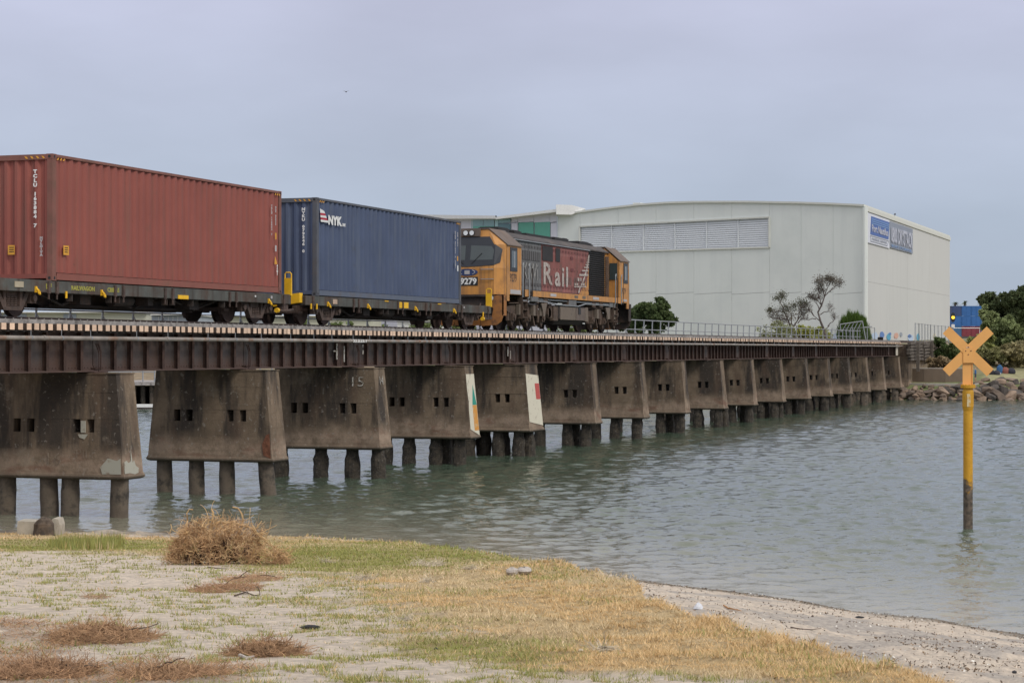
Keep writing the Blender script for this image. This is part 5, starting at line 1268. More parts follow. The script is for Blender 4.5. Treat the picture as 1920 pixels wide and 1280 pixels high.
rtext('BOAT STORAGE', D * .08, M['sblue2'], 1669, S1b + D * .08, sg2, 1706, 0, .2)
# bird sitting over the wall
def bird(loc, s, label, flying=False):
    m = bpy.data.materials.get('bird_plumage') or mat('bird_plumage', (.06, .055, .06), .8)
    t = thing('bird', label, 'bird', loc)
    b = MB()
    vs = []; rings = [(-.5, .04, .0), (-.32, .13, .02), (-.05, .19, .03), (.2, .15, .08), (.33, .085, .15), (.43, .095, .20), (.52, .05, .20), (.60, .01, .19)]
    b2 = []
    for k, (x, r, z) in enumerate(rings): b2 += [(x * s, r * s * math.cos(6.283 * i / 8), (z + .2) * s + r * s * math.sin(6.283 * i / 8)) for i in range(8)]
    fs = [((k - 1) * 8 + i, (k - 1) * 8 + (i + 1) % 8, k * 8 + (i + 1) % 8, k * 8 + i) for k in range(1, len(rings)) for i in range(8)]
    b.add(b2, fs); b.build('body', m, t, smooth=True)
    w = MB()
    for q in (-1, 1):
        if flying: w.prism([(.15 * s, q * .1 * s, .28 * s), (.2 * s, q * .5 * s, .55 * s), (.0, q * 1.1 * s, .5 * s), (-.12 * s, q * .5 * s, .45 * s), (-.15 * s, q * .1 * s, .25 * s)], (0, 0, .02 * s))
        else: w.prism([(.2 * s, q * .16 * s, .3 * s), (-.05 * s, q * .2 * s, .3 * s), (-.5 * s, q * .08 * s, .2 * s), (-.1 * s, q * .2 * s, .1 * s)], (0, q * .02 * s, 0))
    w.build('wing', m, t)
    if not flying: MB().cyl((0, .04 * s, 0), (0, .04 * s, .1 * s), .015 * s, 4).cyl((0, -.04 * s, 0), (0, -.04 * s, .1 * s), .015 * s, 4).build('leg', m, t)
    return t
p = RP(1678, 408, 0); bird((p.x, p.y, EYE + hE + .25), .55, 'small dark bird perched on the warehouse eaves above the signs')
p = pt(649, 174, 70); bird((p.x, p.y, p.z), .11, 'tiny dark bird flying high in the grey sky above the navy container', True)

# ---------------------------------------------------------------- glazed office on the left
OF = thing('office_building', 'low office building with teal and green glass and a white upswept roof', 'building', (0, 0, 0))
M['teal'] = mat('teal_glass', (.20, .34, .35), .12, .12, .3, spec=.7); M['green'] = mat('green_glass', (.10, .36, .26), .25, .04, .3, spec=.6); M['dteal'] = mat('dark_teal_glass', (.10, .19, .21), .12, .15, .4, spec=.7)
M['panelw'] = mat('white_panel', (.60, .60, .66), .6, .03)
oZ = lambda px: float(np.interp(px, [700, 930, 1045], [285, 262, 256.5]))
OP = lambda px, py, dz=0: pt(px, py, oZ(px) + dz)
def opoly(pts, m, name, dz=0., th=.25): return MB().prism([OP(x, y, dz) for x, y in pts], Vector((CS, SN, 0)) * th).build(name, m, OF)
opoly([(700, 640), (930, 640), (930, 411), (700, 411)], M['panelw'], 'wall_core', .6, 12); opoly([(930.2, 640), (1044.5, 640), (1044.5, 396), (930.2, 411)], M['panelw'], 'wall_core', .6, 12)
for x0, x1 in ((700, 760), (760, 812), (812, 862), (862, 886), (886, 906), (906, 927)): opoly([(x0 + .4, 470), (x1 - .4, 470), (x1 - .4, 412), (x0 + .4, 412)], M['teal'], 'window_pane', .3)
opoly([(887, 433), (927, 433), (927, 424), (887, 424)], M['green'], 'window_pane', .2, .05)
opoly([(928, 470), (934, 470), (934, 411), (928, 411)], mat('pale_teal_glass', (.33, .50, .52), .3, .05), 'window_pane', .25)
opoly([(934.5, 470), (957.5, 470), (957.5, 419.5), (934.5, 419.5)], M['dteal'], 'window_pane', .3); opoly([(934.5, 419), (957.5, 417), (957.5, 410), (934.5, 411)], M['teal'], 'window_pane', .3)
for x0, x1 in ((959, 970.5), (1032.5, 1044)): opoly([(x0, 480), (x1, 480), (x1, 418), (x0, 418)], M['panelw'], 'wall_panel', .3)
for x0, x1 in ((959, 970.5), (971, 1000.5), (1001, 1030.5), (1031, 1044)): opoly([(x0, 417), (x1, 415.5), (x1, float(np.interp(x1, [930, 1045], [412, 398]))), (x0, float(np.interp(x0, [930, 1045], [412, 398])))], M['panelw'], 'wall_panel', .3)
opoly([(972, 480), (1000.5, 480), (1000.5, 416.5), (972, 417.5)], M['green'], 'window_pane', .35); opoly([(1002.5, 480), (1031.5, 480), (1031.5, 415), (1002.5, 416.2)], M['green'], 'window_pane', .35)
opoly([(700, 410), (929.5, 410), (929.5, 404.5), (700, 401)], M['white'], 'roof_fascia', -1.2, 14); opoly([(930, 411), (1046, 397), (1046, 391.5), (930, 406.5)], M['white'], 'roof_fascia', -1.2, 14)
opoly([(1043, 402), (1072, 402.5), (1098, 391.5), (1072, 384.5), (1043, 383.5)], M['white'], 'roof_fin', -1.5, 2.5)
opoly([(929, 407), (931, 407), (931, 404), (929, 404)], M['black'], 'roof_lamp', -1.3, .3)

# ---------------------------------------------------------------- pale low buildings and wharf seen under the train at the left
M['cream'] = mat('cream_wall', (.50, .50, .40), .8, .05, .3); M['bluegrey'] = mat('bluegrey_cladding', (.33, .37, .42), .7, .08, .4)
def low_building(px0, px1, ytop, Z, label, bays, m):
    t = thing('waterfront_building', label, 'building', (0, 0, 0), 'low buildings behind the bridge')
    ybot = 655 + (EYE - 2.6) * F / Z
    MB().prism([pt(px0, ybot, Z), pt(px1, ybot, Z), pt(px1, ytop + 1.5, Z), pt(px0, ytop + 1.5, Z)], Vector((CS, SN, 0)) * 14).build('wall', m, t)
    MB().prism([pt(px0 - 2, ytop + 1.5, Z - .6), pt(px1 + 2, ytop + 1.5, Z - .6), pt(px1 + 2, ytop, Z - .6), pt(px0 - 2, ytop, Z - .6)], Vector((CS, SN, 0)) * 15.5).build('roof', M['white'], t)
    x = px0 + 4
    for w, mm in bays:
        if x + w > px1: break
        if mm: 
            f = MB().prism([pt(x, 612, Z - .06), pt(x + w, 612, Z - .06), pt(x + w, ytop + 4, Z - .06), pt(x, ytop + 4, Z - .06)], Vector((CS, SN, 0)) * .05).build('window', mm, t)
            for k in range(1, int(w // 9)): MB().prism([pt(x + k * 9, 612, Z - .1), pt(x + k * 9 + .7, 612, Z - .1), pt(x + k * 9 + .7, ytop + 4, Z - .1), pt(x + k * 9, ytop + 4, Z - .1)], Vector((CS, SN, 0)) * .03).build('mullion', M['white'], f)
        x += w + 3
low_building(-260, 275, 584.5, 215, 'long cream building with blue grey windows seen between the wheels at far left', [(80, None), (60, M['bluegrey']), (90, M['bluegrey']), (20, None), (44, M['bluegrey']), (14, None), (46, None), (24, M['bluegrey'])], M['cream'])
low_building(284, 362, 589, 205, 'blue glazed building seen under the red container wagon', [(60, M['bluegrey'])], M['bluegrey'])
low_building(370, 700, 591, 228, 'pale cream shed seen between the wheels under the navy container', [(40, None), (60, None), (30, M['bluegrey'])], M['cream'])
low_building(745, 845, 596, 222, 'small white shed seen under the right end of the navy container', [(40, None)], M['white'])
t = thing('wharf', 'timber wharf on dark piles across the water, seen between the two nearest piers', 'wharf', (0, 0, 0))
Zw = 143.0
MB().prism([pt(-500, 722, Zw), pt(560, 722, Zw), pt(560, 716, Zw), pt(-500, 716, Zw)], Vector((CS, SN, 0)) * 9).build('deck_beam', M['timber'], t)
x = -480; pmz = M['barn']
i = 0
while x < 560:
    for dz in (1.0, 4.5):
        p = pt(x, 740, Zw + dz); MB().cyl((p.x, p.y, -1.5), (p.x, p.y, 1.65), .17, 8).build('pile', M['pile'] if i % 2 else pmz, t)
    x += 17; i += 1
MB().prism([pt(-500, 757, Zw + 5), pt(560, 757, Zw + 5), pt(560, 722.5, Zw + 5), pt(-500, 722.5, Zw + 5)], Vector((CS, SN, 0)) * .1).build('bulkhead', M['dark'], t)
x = -480
g = MB()
while x < 560: p = pt(x, 700, Zw + 1); g.cyl((p.x, p.y, 1.7), (p.x, p.y, 2.9), .05, 5); x += 22
g.tube([pt(-500, 684, Zw + 1), pt(560, 684, Zw + 1)], .035, 5); g.tube([pt(-500, 697, Zw + 1), pt(560, 697, Zw + 1)], .035, 5); g.build('railing', M['galv'], t)
bt = thing('floating_pontoon', 'white floating pontoon at the foot of the distant timber wharf', 'pontoon', (0, 0, 0))
MB().prism([pt(150, 763.5, Zw - 2), pt(420, 763.5, Zw - 2), pt(420, 758.5, Zw - 2), pt(150, 758.5, Zw - 2)], Vector((CS, SN, 0)) * 1.6).build('deck', M['white'], bt)
MB().prism([pt(150, 768, Zw - 2.05), pt(420, 768, Zw - 2.05), pt(420, 763.8, Zw - 2.05), pt(150, 763.8, Zw - 2.05)], Vector((CS, SN, 0)) * 1.6).build('float', M['dark'], bt)

# ---------------------------------------------------------------- container yard, far right
def small_container(px, py, Z, m, label, sx=1.0, door=True):
    """end-on 2.44 x 2.6 m container; px,py = bottom left corner"""
    p = pt(px, py, Z); t = thing('stacked_container', label, 'shipping container', p, 'containers stacked in the far yard', rz=TH - math.pi / 2)
    # local x right, y away
    MB().box(0.1, 2.34, .03, 6.0, .1, 2.5).build('shell', m, t)
    g = MB()
    for x in (0, 2.28): g.box(x, x + .16, 0, 6.06, 0, .14); g.box(x, x + .16, 0, 6.06, 2.45, 2.59); g.box(x, x + .16, 0, .16, .14, 2.45)
    g.box(.16, 2.28, 0, .12, 0, .14); g.box(.16, 2.28, 0, .12, 2.45, 2.59); g.build('frame', m, t)
    g = MB(); g.box(.2, 1.2, -.005, .028, .16, 2.43); g.box(1.24, 2.24, -.005, .028, .16, 2.43); g.build('doors', m, t)
    return t
yb_ = [mat('yard_blue', (.035, .13, .34), .6, .15, .4), mat('yard_blue_dark', (.045, .075, .17), .6, .15, .4), mat('yard_blue_pale', (.06, .17, .36), .6, .15, .4), mat('yard_red', (.20, .035, .045), .6, .15, .4), mat('yard_teal', (.06, .15, .27), .6, .15, .4)]
ZY = 540.0; wpx = 2.5 * F / ZY; hpx = 2.62 * F / ZY
rows = [(0, 4), (1, 4), (2, 4), (3, 2)]
colr = {(0, 0): 4, (0, 1): 3, (0, 2): 3, (0, 3): 0, (0, 4): 0, (1, 0): 0, (1, 1): 0, (1, 2): 0, (1, 3): 2, (1, 4): 2, (2, 0): 1, (2, 1): 0, (2, 2): 0, (2, 3): 2, (2, 4): 2}
cn = ['dull teal', 'maroon', 'bright blue', 'bright blue', 'bright blue']
rown = ['bottom', 'middle', 'top']
for r in range(3):
    for c in range(5):
        k = colr[(r, c)]; nm = {0: 'bright blue', 1: 'dark navy', 2: 'pale blue', 3: 'maroon', 4: 'dull teal'}[k]
        small_container(1785 + c * wpx, 630.5 - r * hpx, ZY, yb_[k], '%s container in the far yard stack, %s row, %s column from the warehouse' % (nm, rown[r], ORD[c]))
# ground slab of the yard so the stack stands on something
p0 = pt(1740, 630.6, ZY - 6); 
b = MB(); b.prism([pt(1700, 630.7, ZY - 25), pt(2400, 630.7, ZY - 25), pt(2400, 640, ZY - 25), pt(1700, 640, ZY - 25)], Vector((CS, SN, 0)) * 60)
struct(b.build('yard_ground', mat('yard_asphalt', (.08, .08, .08), .9)))

# ---------------------------------------------------------------- signal
p = pt(1787, 655, 195); s = 195 / F
t = thing('railway_signal', 'railway signal showing a yellow light beside the warehouse corner', 'signal', (p.x, p.y, 0), rz=TH)
MB().cyl((.1, 0, 4.0), (.1, 0, EYE + 48 * s), .06, 8).build('post', M['galv'], t)
zc = EYE + 60 * s
b = MB(); pts = [(0, 4.6 * s * math.cos(a), zc + 9 * s * math.sin(a)) for a in [6.283 * i / 20 for i in range(20)]]; b.prism(pts, (.06, 0, 0)); b.build('backboard', M['black'], t)
em, tt, bb, Pn = new_mat('signal_lamp'); bb.inputs['Base Color'].default_value = (.9, .6, .05, 1); bb.inputs['Emission Color'].default_value = (1, .62, .06, 1); bb.inputs['Emission Strength'].default_value = 1.1
b = MB(); b.cyl((-.02, 0, zc), (-.05, 0, zc), 3.2 * s, 14); b.build('lamp', em, t)
b = MB(); b.cyl((-.02, 0, zc + 4.6 * s), (-.05, 0, zc + 4.6 * s), 2.6 * s, 14); b.build('unlit_lamp', M['glass'], t)
MB().box(.0, .05, -3 * s, 3 * s, EYE + 41 * s, EYE + 47 * s).build('number_plate', M['white'], t)
# ================================================================ far shore: rocks, walls, fences
def rock_mesh(seed, m):
    rn = random.Random(seed); b = MB(); n, r = 9, 6; vs = [(0, 0, -1)]
    ph = [rn.uniform(0, 6.28) for _ in range(6)]
    sx, sy, sz = rn.uniform(.8, 1.3), rn.uniform(.7, 1.1), rn.uniform(.55, .85)
    cuts = [(Vector((rn.gauss(0, 1), rn.gauss(0, 1), rn.gauss(0, 1))).normalized(), rn.uniform(.42, .72)) for _ in range(12)]
    def P_(v):
        v = Vector(v); v *= 1 + .12 * math.sin(v.x * 3 + ph[0]) * math.sin(v.y * 3.3 + ph[1])
        for n_, d in cuts:
            k = v.dot(n_)
            if k > d: v -= n_ * (k - d)
        return (v.x * sx, v.y * sy, v.z * sz)
    vs = [P_((0, 0, -1))]
    for i in range(1, r):
        a = math.pi * i / r - math.pi / 2
        for j in range(n): vs.append(P_((math.cos(a) * math.cos(6.283 * j / n), math.cos(a) * math.sin(6.283 * j / n), math.sin(a))))
    vs.append(P_((0, 0, 1))); fs = [(0, 1 + (j + 1) % n, 1 + j) for j in range(n)]
    for i in range(r - 2): fs += [(1 + i * n + j, 1 + i * n + (j + 1) % n, 1 + (i + 1) * n + (j + 1) % n, 1 + (i + 1) * n + j) for j in range(n)]
    l = 1 + (r - 2) * n; fs += [(l + j, l + (j + 1) % n, len(vs) - 1) for j in range(n)]
    b.add(vs, fs); return b.mesh('boulder', m)
M['rk'] = [mat('brown_rock', (.165, .125, .095), .95, .35, 1.6, dirt=((.10, .08, .065), .5, .7, 1.5), bmp=.8, bscale=6, rnd=.3), mat('dark_rock', (.085, .072, .062), .95, .35, 1.6, dirt=((.05, .045, .04), .45, .7, 1.5), bmp=.8, bscale=6, rnd=.3),
           mat('tan_rock', (.225, .165, .12), .95, .3, 1.6, dirt=((.18, .12, .08), .5, .7, 1.5), bmp=.8, bscale=6, rnd=.25)]
RM = [rock_mesh(i, M['rk'][(0, 1, 2, 0, 1, 0, 2)[i % 7]]) for i in range(14)]
SW = thing('rock_revetment', 'brown boulders piled along the far shore to the right of the bridge', 'rock wall', (0, 0, 0))
rn = random.Random(9)
for row, (d, z, smin, smax, step) in enumerate(((.3, -.05, .30, .55, 13), (.9, .25, .35, .75, 15), (1.6, .52, .35, .85, 17), (2.4, .80, .35, .75, 16), (3.2, 1.0, .28, .5, 15), (4.1, 1.22, .35, .6, 15), (4.9, 1.42, .3, .55, 17))):
    px = 1672 + row * 4
    while px < 2080:
        big = 1.45 if px > 1800 else .95
        pxx = px + rn.uniform(-4, 4); Zr = float(shore_Z(pxx)) + d + rn.uniform(-.3, .3); x, y = W_of(pxx, Zr); s = rn.uniform(smin, smax) * big
        if (pxx < 1715 and row > 3) or (pxx < 1835 and row > 4): px += step; continue
        o = link('boulder', RM[rn.randrange(14)], SW, (float(x), float(y), z + rn.uniform(-.08, .1)), (rn.uniform(-.5, .5), rn.uniform(-.5, .5), rn.uniform(0, 6.28))); o.scale = (s, s, s); px += step * rn.uniform(.8, 1.15) * big
# concrete wall and path
def at_shore(px, d, z): x, y = W_of(px, float(shore_Z(px)) + d); return Vector((float(x), float(y), z))
M['cw'] = mat('shore_wall_concrete', (.19, .145, .105), .9, .12, 1.2, streak=((.15, .12, .09), .5, .8, 2)); M['cp'] = mat('path_concrete', (.42, .39, .34), .9, .1, 1)
t = thing('shore_wall', 'low brown concrete wall behind the rocks at the foot of the abutment', 'retaining wall', (0, 0, 0))
cols_ = [1690, 1731, 1772, 1812]
for a_, c in zip(cols_, cols_[1:]):
    p, q = at_shore(a_ + .3, 6.2, 1.1), at_shore(c - .3, 6.2, 1.1); MB().prism([p, q, q + Vector((0, 0, 1.32)), p + Vector((0, 0, 1.32))], (CS * .3, SN * .3, 0)).build('wall_panel', M['cw'], t)
p, q = at_shore(1690, 6.1, 2.43), at_shore(1812, 6.1, 2.43); MB().prism([p, q, q + Vector((0, 0, .07)), p + Vector((0, 0, .07))], (CS * .5, SN * .5, 0)).build('coping', M['cp'], t)
b = MB(); pxs = [1680, 1740, 1800, 1860, 1930, 2060, 2200]
for a_, c in zip(pxs, pxs[1:]):
    b.hexa([at_shore(a_, 4.0, 1.0), at_shore(c, 4.0, 1.0), at_shore(c, 5.6, 1.0), at_shore(a_, 5.6, 1.0), at_shore(a_, 4.0, 1.25 + (.1 if a_ > 1800 else 0)), at_shore(c, 4.0, 1.25 + (.1 if c > 1800 else 0)), at_shore(c, 5.6, 1.25 + (.1 if c > 1800 else 0)), at_shore(a_, 5.6, 1.25 + (.1 if a_ > 1800 else 0))])
struct(b.build('path', M['cp']))
# timber crib wall beside the abutment
t = thing('timber_crib_wall', 'stack of dark weathered timbers holding the bank beside the abutment', 'retaining wall', (0, 0, 0))
Zc = 176.0; M['log'] = mat('old_sleeper_wood', (.10, .085, .07), .95, .3, 3, dirt=((.20, .17, .14), .5, .72, 2), bmp=.6, bscale=8)
YB = YC - 2.05
for r in range(6):
    y0 = 676 - r * 6.0
    for a_, c, tl in ((1707, 1732, 1.5), (1731.5, 1760 - r * 1.5, 4.0)):
        xa_, xc = X_at(a_ + rn.uniform(-2, 2), YB), X_at(c, YB); za, zc_ = zz(a_, y0, YB), zz(c, y0 - tl, YB); o_ = 0 if a_ < 1720 else -.10
        MB().prism([(xa_, YB + o_, za), (xc, YB + o_, zc_), (xc, YB + o_, zc_ + .20), (xa_, YB + o_, za + .20)], (0, .28, 0)).build('timber', M['log'], t)
for p_ in (1722, 1748, 1756): xa_ = X_at(p_, YB - .3); MB().box(xa_, xa_ + .25, YB - .36, YB - .12, 2.2, zz(p_, 642, YB)).build('post', M['log'], t)
# chain-link fences
def fence(label, pts, z0, z1, posts=True, step=.16):
    """pts: list of (px, Z)"""
    t = thing('chain_link_fence', label, 'fence', (0, 0, 0)); W3 = [Vector((*map(float, W_of(a, Z)), 0)) for a, Z in pts]
    wire = MB()
    for p, q in zip(W3, W3[1:]):
        L_ = (q - p).length; n = max(1, round(L_ / 2.4)); u = (q - p).normalized()
        for i in range(n + 1): c = p + (q - p) * i / n; MB().cyl((c.x, c.y, z0), (c.x, c.y, z1), .035, 6).build('fence_post', M['galv'], t)
        for z in (z0 + .1, z1 - .05): wire.tube([p + Vector((0, 0, z)), q + Vector((0, 0, z))], .022, 4)
        k = 0; h = z1 - z0 - .15
        while k < L_:
            for sgn in (1, -1):
                a_ = p + u * k; e_ = p + u * min(L_, k + h * .6)
                b0, b1 = (a_ + Vector((0, 0, z0 + .1)), e_ + Vector((0, 0, z1 - .05))); 
                if sgn < 0: b0, b1 = a_ + Vector((0, 0, z1 - .05)), e_ + Vector((0, 0, z0 + .1))
                n_ = Vector((0, 0, .006)); wire.add([b0 - n_, b0 + n_, b1 + n_, b1 - n_], [(0, 1, 2, 3)])
            k += step
    o = wire.build('wire_mesh', M['galv'], t); o['kind'] = 'stuff'; return t
fence('grey chain link fence panels at the far end of the bridge, left of the signal', [(1716, 173), (1723, 176), (1745, 186), (1785, 200)], 3.9, 6.2)
fence('low chain link fence in front of the round green bush', [(1640, 190), (1612, 186), (1560, 196)], 4.3, 6.0, step=.3)
t = thing('sloping_gate', 'galvanised frame with slanting bars in front of the round green bush', 'gate', (0, 0, 0)); g = MB(); Zg = 178.0
for a_, c in (((1575, 608), (1617, 602)), ((1617, 602), (1624, 640)), ((1575, 608), (1577, 622)), ((1619, 614), (1635, 612))): g.tube([pt(*a_, Zg), pt(*c, Zg)], .045, 6)
g.build('frame', M['galv'], t)
for i in range(5): MB().tube([pt(1578 + i * 7, 622, Zg), pt(1584 + i * 7 + 3, 607 - i * .8, Zg)], .03, 5).build('slanting_bar', M['galv'], t)
t = thing('white_gate_frame', 'thin white goal like frame standing before the container stack', 'frame', (0, 0, 0)); b = MB(); b.tube([pt(1785, 645, 210), pt(1785, 615, 210), pt(1837, 615, 210), pt(1837, 645, 210)], .045, 6); b.build('tube', M['white'], t)
# graffiti on the foot of the warehouse wall: painted blobs
cg = [('sky blue', (.10, .35, .50)), ('white and blue', (.45, .55, .70)), ('salmon', (.60, .36, .28)), ('pale grey', (.30, .33, .38)), ('blue', (.12, .22, .48)), ('cream', (.6, .55, .40)), ('red', (.5, .15, .1))]
def graff(px, py, w, h, ci, onleft=True, tagw='blob'):
    nm, c = cg[ci]; m = bpy.data.materials.get('graffiti_' + nm.replace(' ', '_')) or worn('graffiti_' + nm.replace(' ', '_'), c, (.50, .53, .52), .62, .74, .9)
    b = MB(); n = 11; rn_ = random.Random(px); Pf = (lambda x, y: LP(x, y, .05)) if onleft else (lambda x, y: RP(x, y, .05))
    b.prism([Pf(px + w / 2 * math.cos(6.283 * i / n) * rn_.uniform(.75, 1.1), py + h / 2 * math.sin(6.283 * i / n) * rn_.uniform(.8, 1.1)) for i in range(n)], (NL if onleft else NR) * -.02); return b.build('graffiti', m, WH)
for a_ in ((1568, 631, 16, 13, 1), (1584, 630, 12, 14, 4), (1606, 628, 8, 16, 6), (1598, 632, 10, 10, 2)): graff(*a_)
for a_ in ((1640, 629, 12, 14, 1), (1653, 628, 9, 14, 4), (1666, 632, 8, 14, 0), (1668, 626, 5, 6, 4), (1680, 629, 9, 12, 2), (1689, 627, 5, 9, 3), (1707, 634, 12, 14, 1), (1705, 630, 7, 7, 4), (1721, 632, 6, 14, 0), (1752, 630, 5, 12, 5)): graff(*a_, False)
t = thing('equipment_cabinet', 'small dark cabinet at the trackside before the warehouse', 'cabinet', (0, 0, 0)); MB().prism([pt(1647, 640, 180), pt(1656, 640, 180), pt(1656, 633, 180), pt(1647, 633, 180)], (CS * .4, SN * .4, 0)).build('body', M['black'], t); MB().prism([pt(1646, 633, 179.9), pt(1657, 633, 179.9), pt(1654, 631.5, 179.9), pt(1649, 631.5, 179.9)], (CS * .5, SN * .5, 0)).build('lid', M['black'], t)

# ================================================================ trees
def leafmat(name): return attr_mat(name, transl=.3, rough=.7)
M['leaf'] = leafmat('foliage'); M['bark'] = mat('bark', (.10, .085, .075), .95, .3, 5, bmp=.5)
def leaf_cards(C, size, col, colv, m, name, parent, flat=.0):
    """C (n,3) centres -> small bent leaf quads"""
    n = len(C); r = RNG; u = r.normal(size=(n, 3)); u /= np.linalg.norm(u, axis=1)[:, None]; w = r.normal(size=(n, 3)); w -= (w * u).sum(1)[:, None] * u; w /= np.linalg.norm(w, axis=1)[:, None]
    s = size * r.uniform(.6, 1.4, (n, 1)); V = np.stack([C - u * s, C + w * s * .5, C + u * s, C - w * s * .5], 1)
    c = np.array(col) * (1 + colv * r.uniform(-1, 1, (n, 1))) * np.array([1, 1, 1]) + np.array([.02, .01, 0]) * r.uniform(0, 1, (n, 1))
    return link(name, tri_soup(name, V, [[0, 1, 2, 3]], m, np.clip(c, .005, 1)), parent)
def tree(px, ybase, Z, hpx, wpx_, label, name='broadleaf_tree', col=(.055, .075, .025), nleaf=9000, lsize=None, lobes=16, group=None, cat='tree', seed=1, low=.25, trunk=True, lobe_r=.30, colv=.4):
    rn_ = random.Random(seed); s = Z / F; base = pt(px, ybase, Z); H = hpx * s; Wd = wpx_ * s; t = thing(name, label, cat, base, group)
    ctr = []
    for i in range(lobes):
        a = rn_.uniform(0, 6.283); rr = math.sqrt(rn_.random()) * .5; zf = rn_.uniform(low, .9); env = math.sin(min(1, (zf - low * .4) / (1 - low * .4)) * math.pi * .82) ** .5
        ctr.append(Vector((math.cos(a) * rr * Wd * env, math.sin(a) * rr * Wd * env, zf * H)))
    if trunk:
        tb = MB(); tb.tube([(0, 0, -.6), (.05, 0, H * .15), (.1, .05, H * .35)], .05 * Wd + .08, 7, .03 * Wd + .04)
        for c in ctr: tb.tube([(.08, .04, H * .28), Vector((.08, .04, H * .3)).lerp(c, .5) + Vector((0, 0, H * .04)), c], .018 * Wd + .02, 4, .012)
        tb.build('trunk', M['bark'], t)
    C = []; subs = []
    for c in ctr:
        for _ in range(6):
            d_ = Vector((rn_.gauss(0, 1), rn_.gauss(0, 1), rn_.gauss(0, .75))).normalized() * Wd * lobe_r * rn_.uniform(.25, 1.0); subs.append((c + d_, Wd * lobe_r * rn_.uniform(.22, .55)))
    n = max(20, int(nleaf * 1.5) // len(subs))
    for c, R_ in subs:
        k = RNG.normal(size=(n, 3)); k /= np.linalg.norm(k, axis=1)[:, None]; rad = RNG.uniform(.1, 1, (n, 1)) ** .5 * R_ * RNG.uniform(.8, 1.25, (n, 1))
        k[:, 2] *= .7; q = np.array(c) + k * rad; cl = fbm(q[:, 0] * 1.6 / max(.5, Wd * .1) + 50, (q[:, 1] + q[:, 2]) * 1.6 / max(.5, Wd * .1) + 50, 3, seed); q = q[cl > .40]; C.append(q)
    C = np.concatenate(C); C = C[C[:, 2] > 0.05]
    leaf_cards(C, lsize or .12, tuple(c_ * 2.2 for c_ in col), colv, M['leaf'], 'crown', t); return t
tree(1222, 632, 158, 66, 74, 'dark green broadleaf tree beside the rear of the locomotive', seed=3, nleaf=15000, lsize=.15, lobes=20, low=.2, col=(.035, .052, .020), lobe_r=.24)
tree(1186, 632, 166, 55, 50, 'small dark green tree half hidden behind the rear cab of the locomotive', seed=5, nleaf=6000, lsize=.15, lobes=10, col=(.032, .048, .020))
tree(1885, 642, 215, 96, 100, 'big dark tree in the right background, left of the one at the edge', seed=7, nleaf=26000, lsize=.24, lobes=26, low=.15, col=(.035, .048, .022), lobe_r=.20)
tree(1935, 645, 225, 108, 110, 'big dark tree cut by the right picture edge', seed=8, nleaf=20000, lsize=.24, lobes=24, low=.15, col=(.030, .042, .020), lobe_r=.22)
sh = [(1862, 672, 188, 92, 66, 'pale green shrub rising in front of the container stack', (.105, .125, .055)), (1893, 676, 186, 84, 66, 'mid green bushy shrub left of the right picture edge', (.090, .110, .048)), (1926, 680, 186, 84, 66, 'green shrub at the right picture edge', (.080, .098, .045)), (1838, 676, 184, 50, 50, 'low yellowish green shrub right of the orange cross', (.095, .105, .035)),
      (1770, 676, 180, 36, 40, 'dark green bush at the top of the timber crib wall', (.04, .06, .022)), (1795, 680, 180, 30, 40, 'dull green shrub behind the left arm of the orange cross', (.06, .075, .03)), (1900, 690, 178, 38, 74, 'dry brown green scrub above the lawn on the far shore', (.13, .115, .06)), (1852, 690, 178, 36, 56, 'dry grassy scrub beside the standing person', (.12, .12, .055)), (1930, 690, 179, 44, 50, 'tall dry scrub at the far right edge above the lawn', (.12, .11, .06)),
      (1765, 694, 174, 24, 46, 'brown brushwood on the bank under the crib wall', (.13, .10, .06))]
for i, (px, yb0, Z, h, w, lab, c) in enumerate(sh): tree(px, yb0, Z, h, w, lab, 'shrub', c, 7000, .17, 12, 'shrubs on the far bank', 'shrub', 20 + i, .1, lobe_r=.27)
tree(1455, 642, 180, 34, 60, 'thin leafy shrub under the left hand bare tree', 'shrub', (.12, .13, .07), 2500, .10, 12, 'shrubs along the track', 'shrub', 41, .1); tree(1508, 642, 183, 34, 50, 'yellow green shrub between the bare trees and the round bush', 'shrub', (.17, .18, .05), 4500, .11, 10, 'shrubs along the track', 'shrub', 42, .1); tree(1545, 644, 186, 30, 50, 'low yellow green shrub under the tall bare tree', 'shrub', (.15, .16, .05), 3500, .11, 10, 'shrubs along the track', 'shrub', 43, .1)
# round green bush of upright shoots
t = thing('round_bush', 'round bright green bush of upright shoots in front of the warehouse corner', 'bush', pt(1601, 640, 192)); n = 9000; s = 192 / F
u = RNG.normal(size=(n, 3)); u[:, 2] = np.abs(u[:, 2]); u /= np.linalg.norm(u, axis=1)[:, None]; r_ = RNG.uniform(.5, 1, (n, 1)) ** .5; C = u * r_ * np.array([31 * s, 31 * s, 50 * s]); C += (fbm(C[:, 0] * 3 + 9, C[:, 1] * 3 + 9, 2, 3)[:, None] - .5) * np.array([.3, .3, .9])
V = np.stack([C, C + np.stack([RNG.normal(0, .03, n) + .03, RNG.normal(0, .03, n), np.full(n, .02)], -1), C + u * .12 + np.stack([RNG.normal(0, .05, n), RNG.normal(0, .05, n), RNG.uniform(.25, .55, n)], -1)], 1)
cc = np.array([.09, .15, .03]) * RNG.uniform(.5, 1.5, (n, 1)); link('foliage', tri_soup('foliage', V, [[0, 1, 2]], M['leaf'], cc), t)
MB().tube([(0, 0, -.3), (0, 0, 1.2)], .15, 6, .06).build('stem', M['bark'], t)
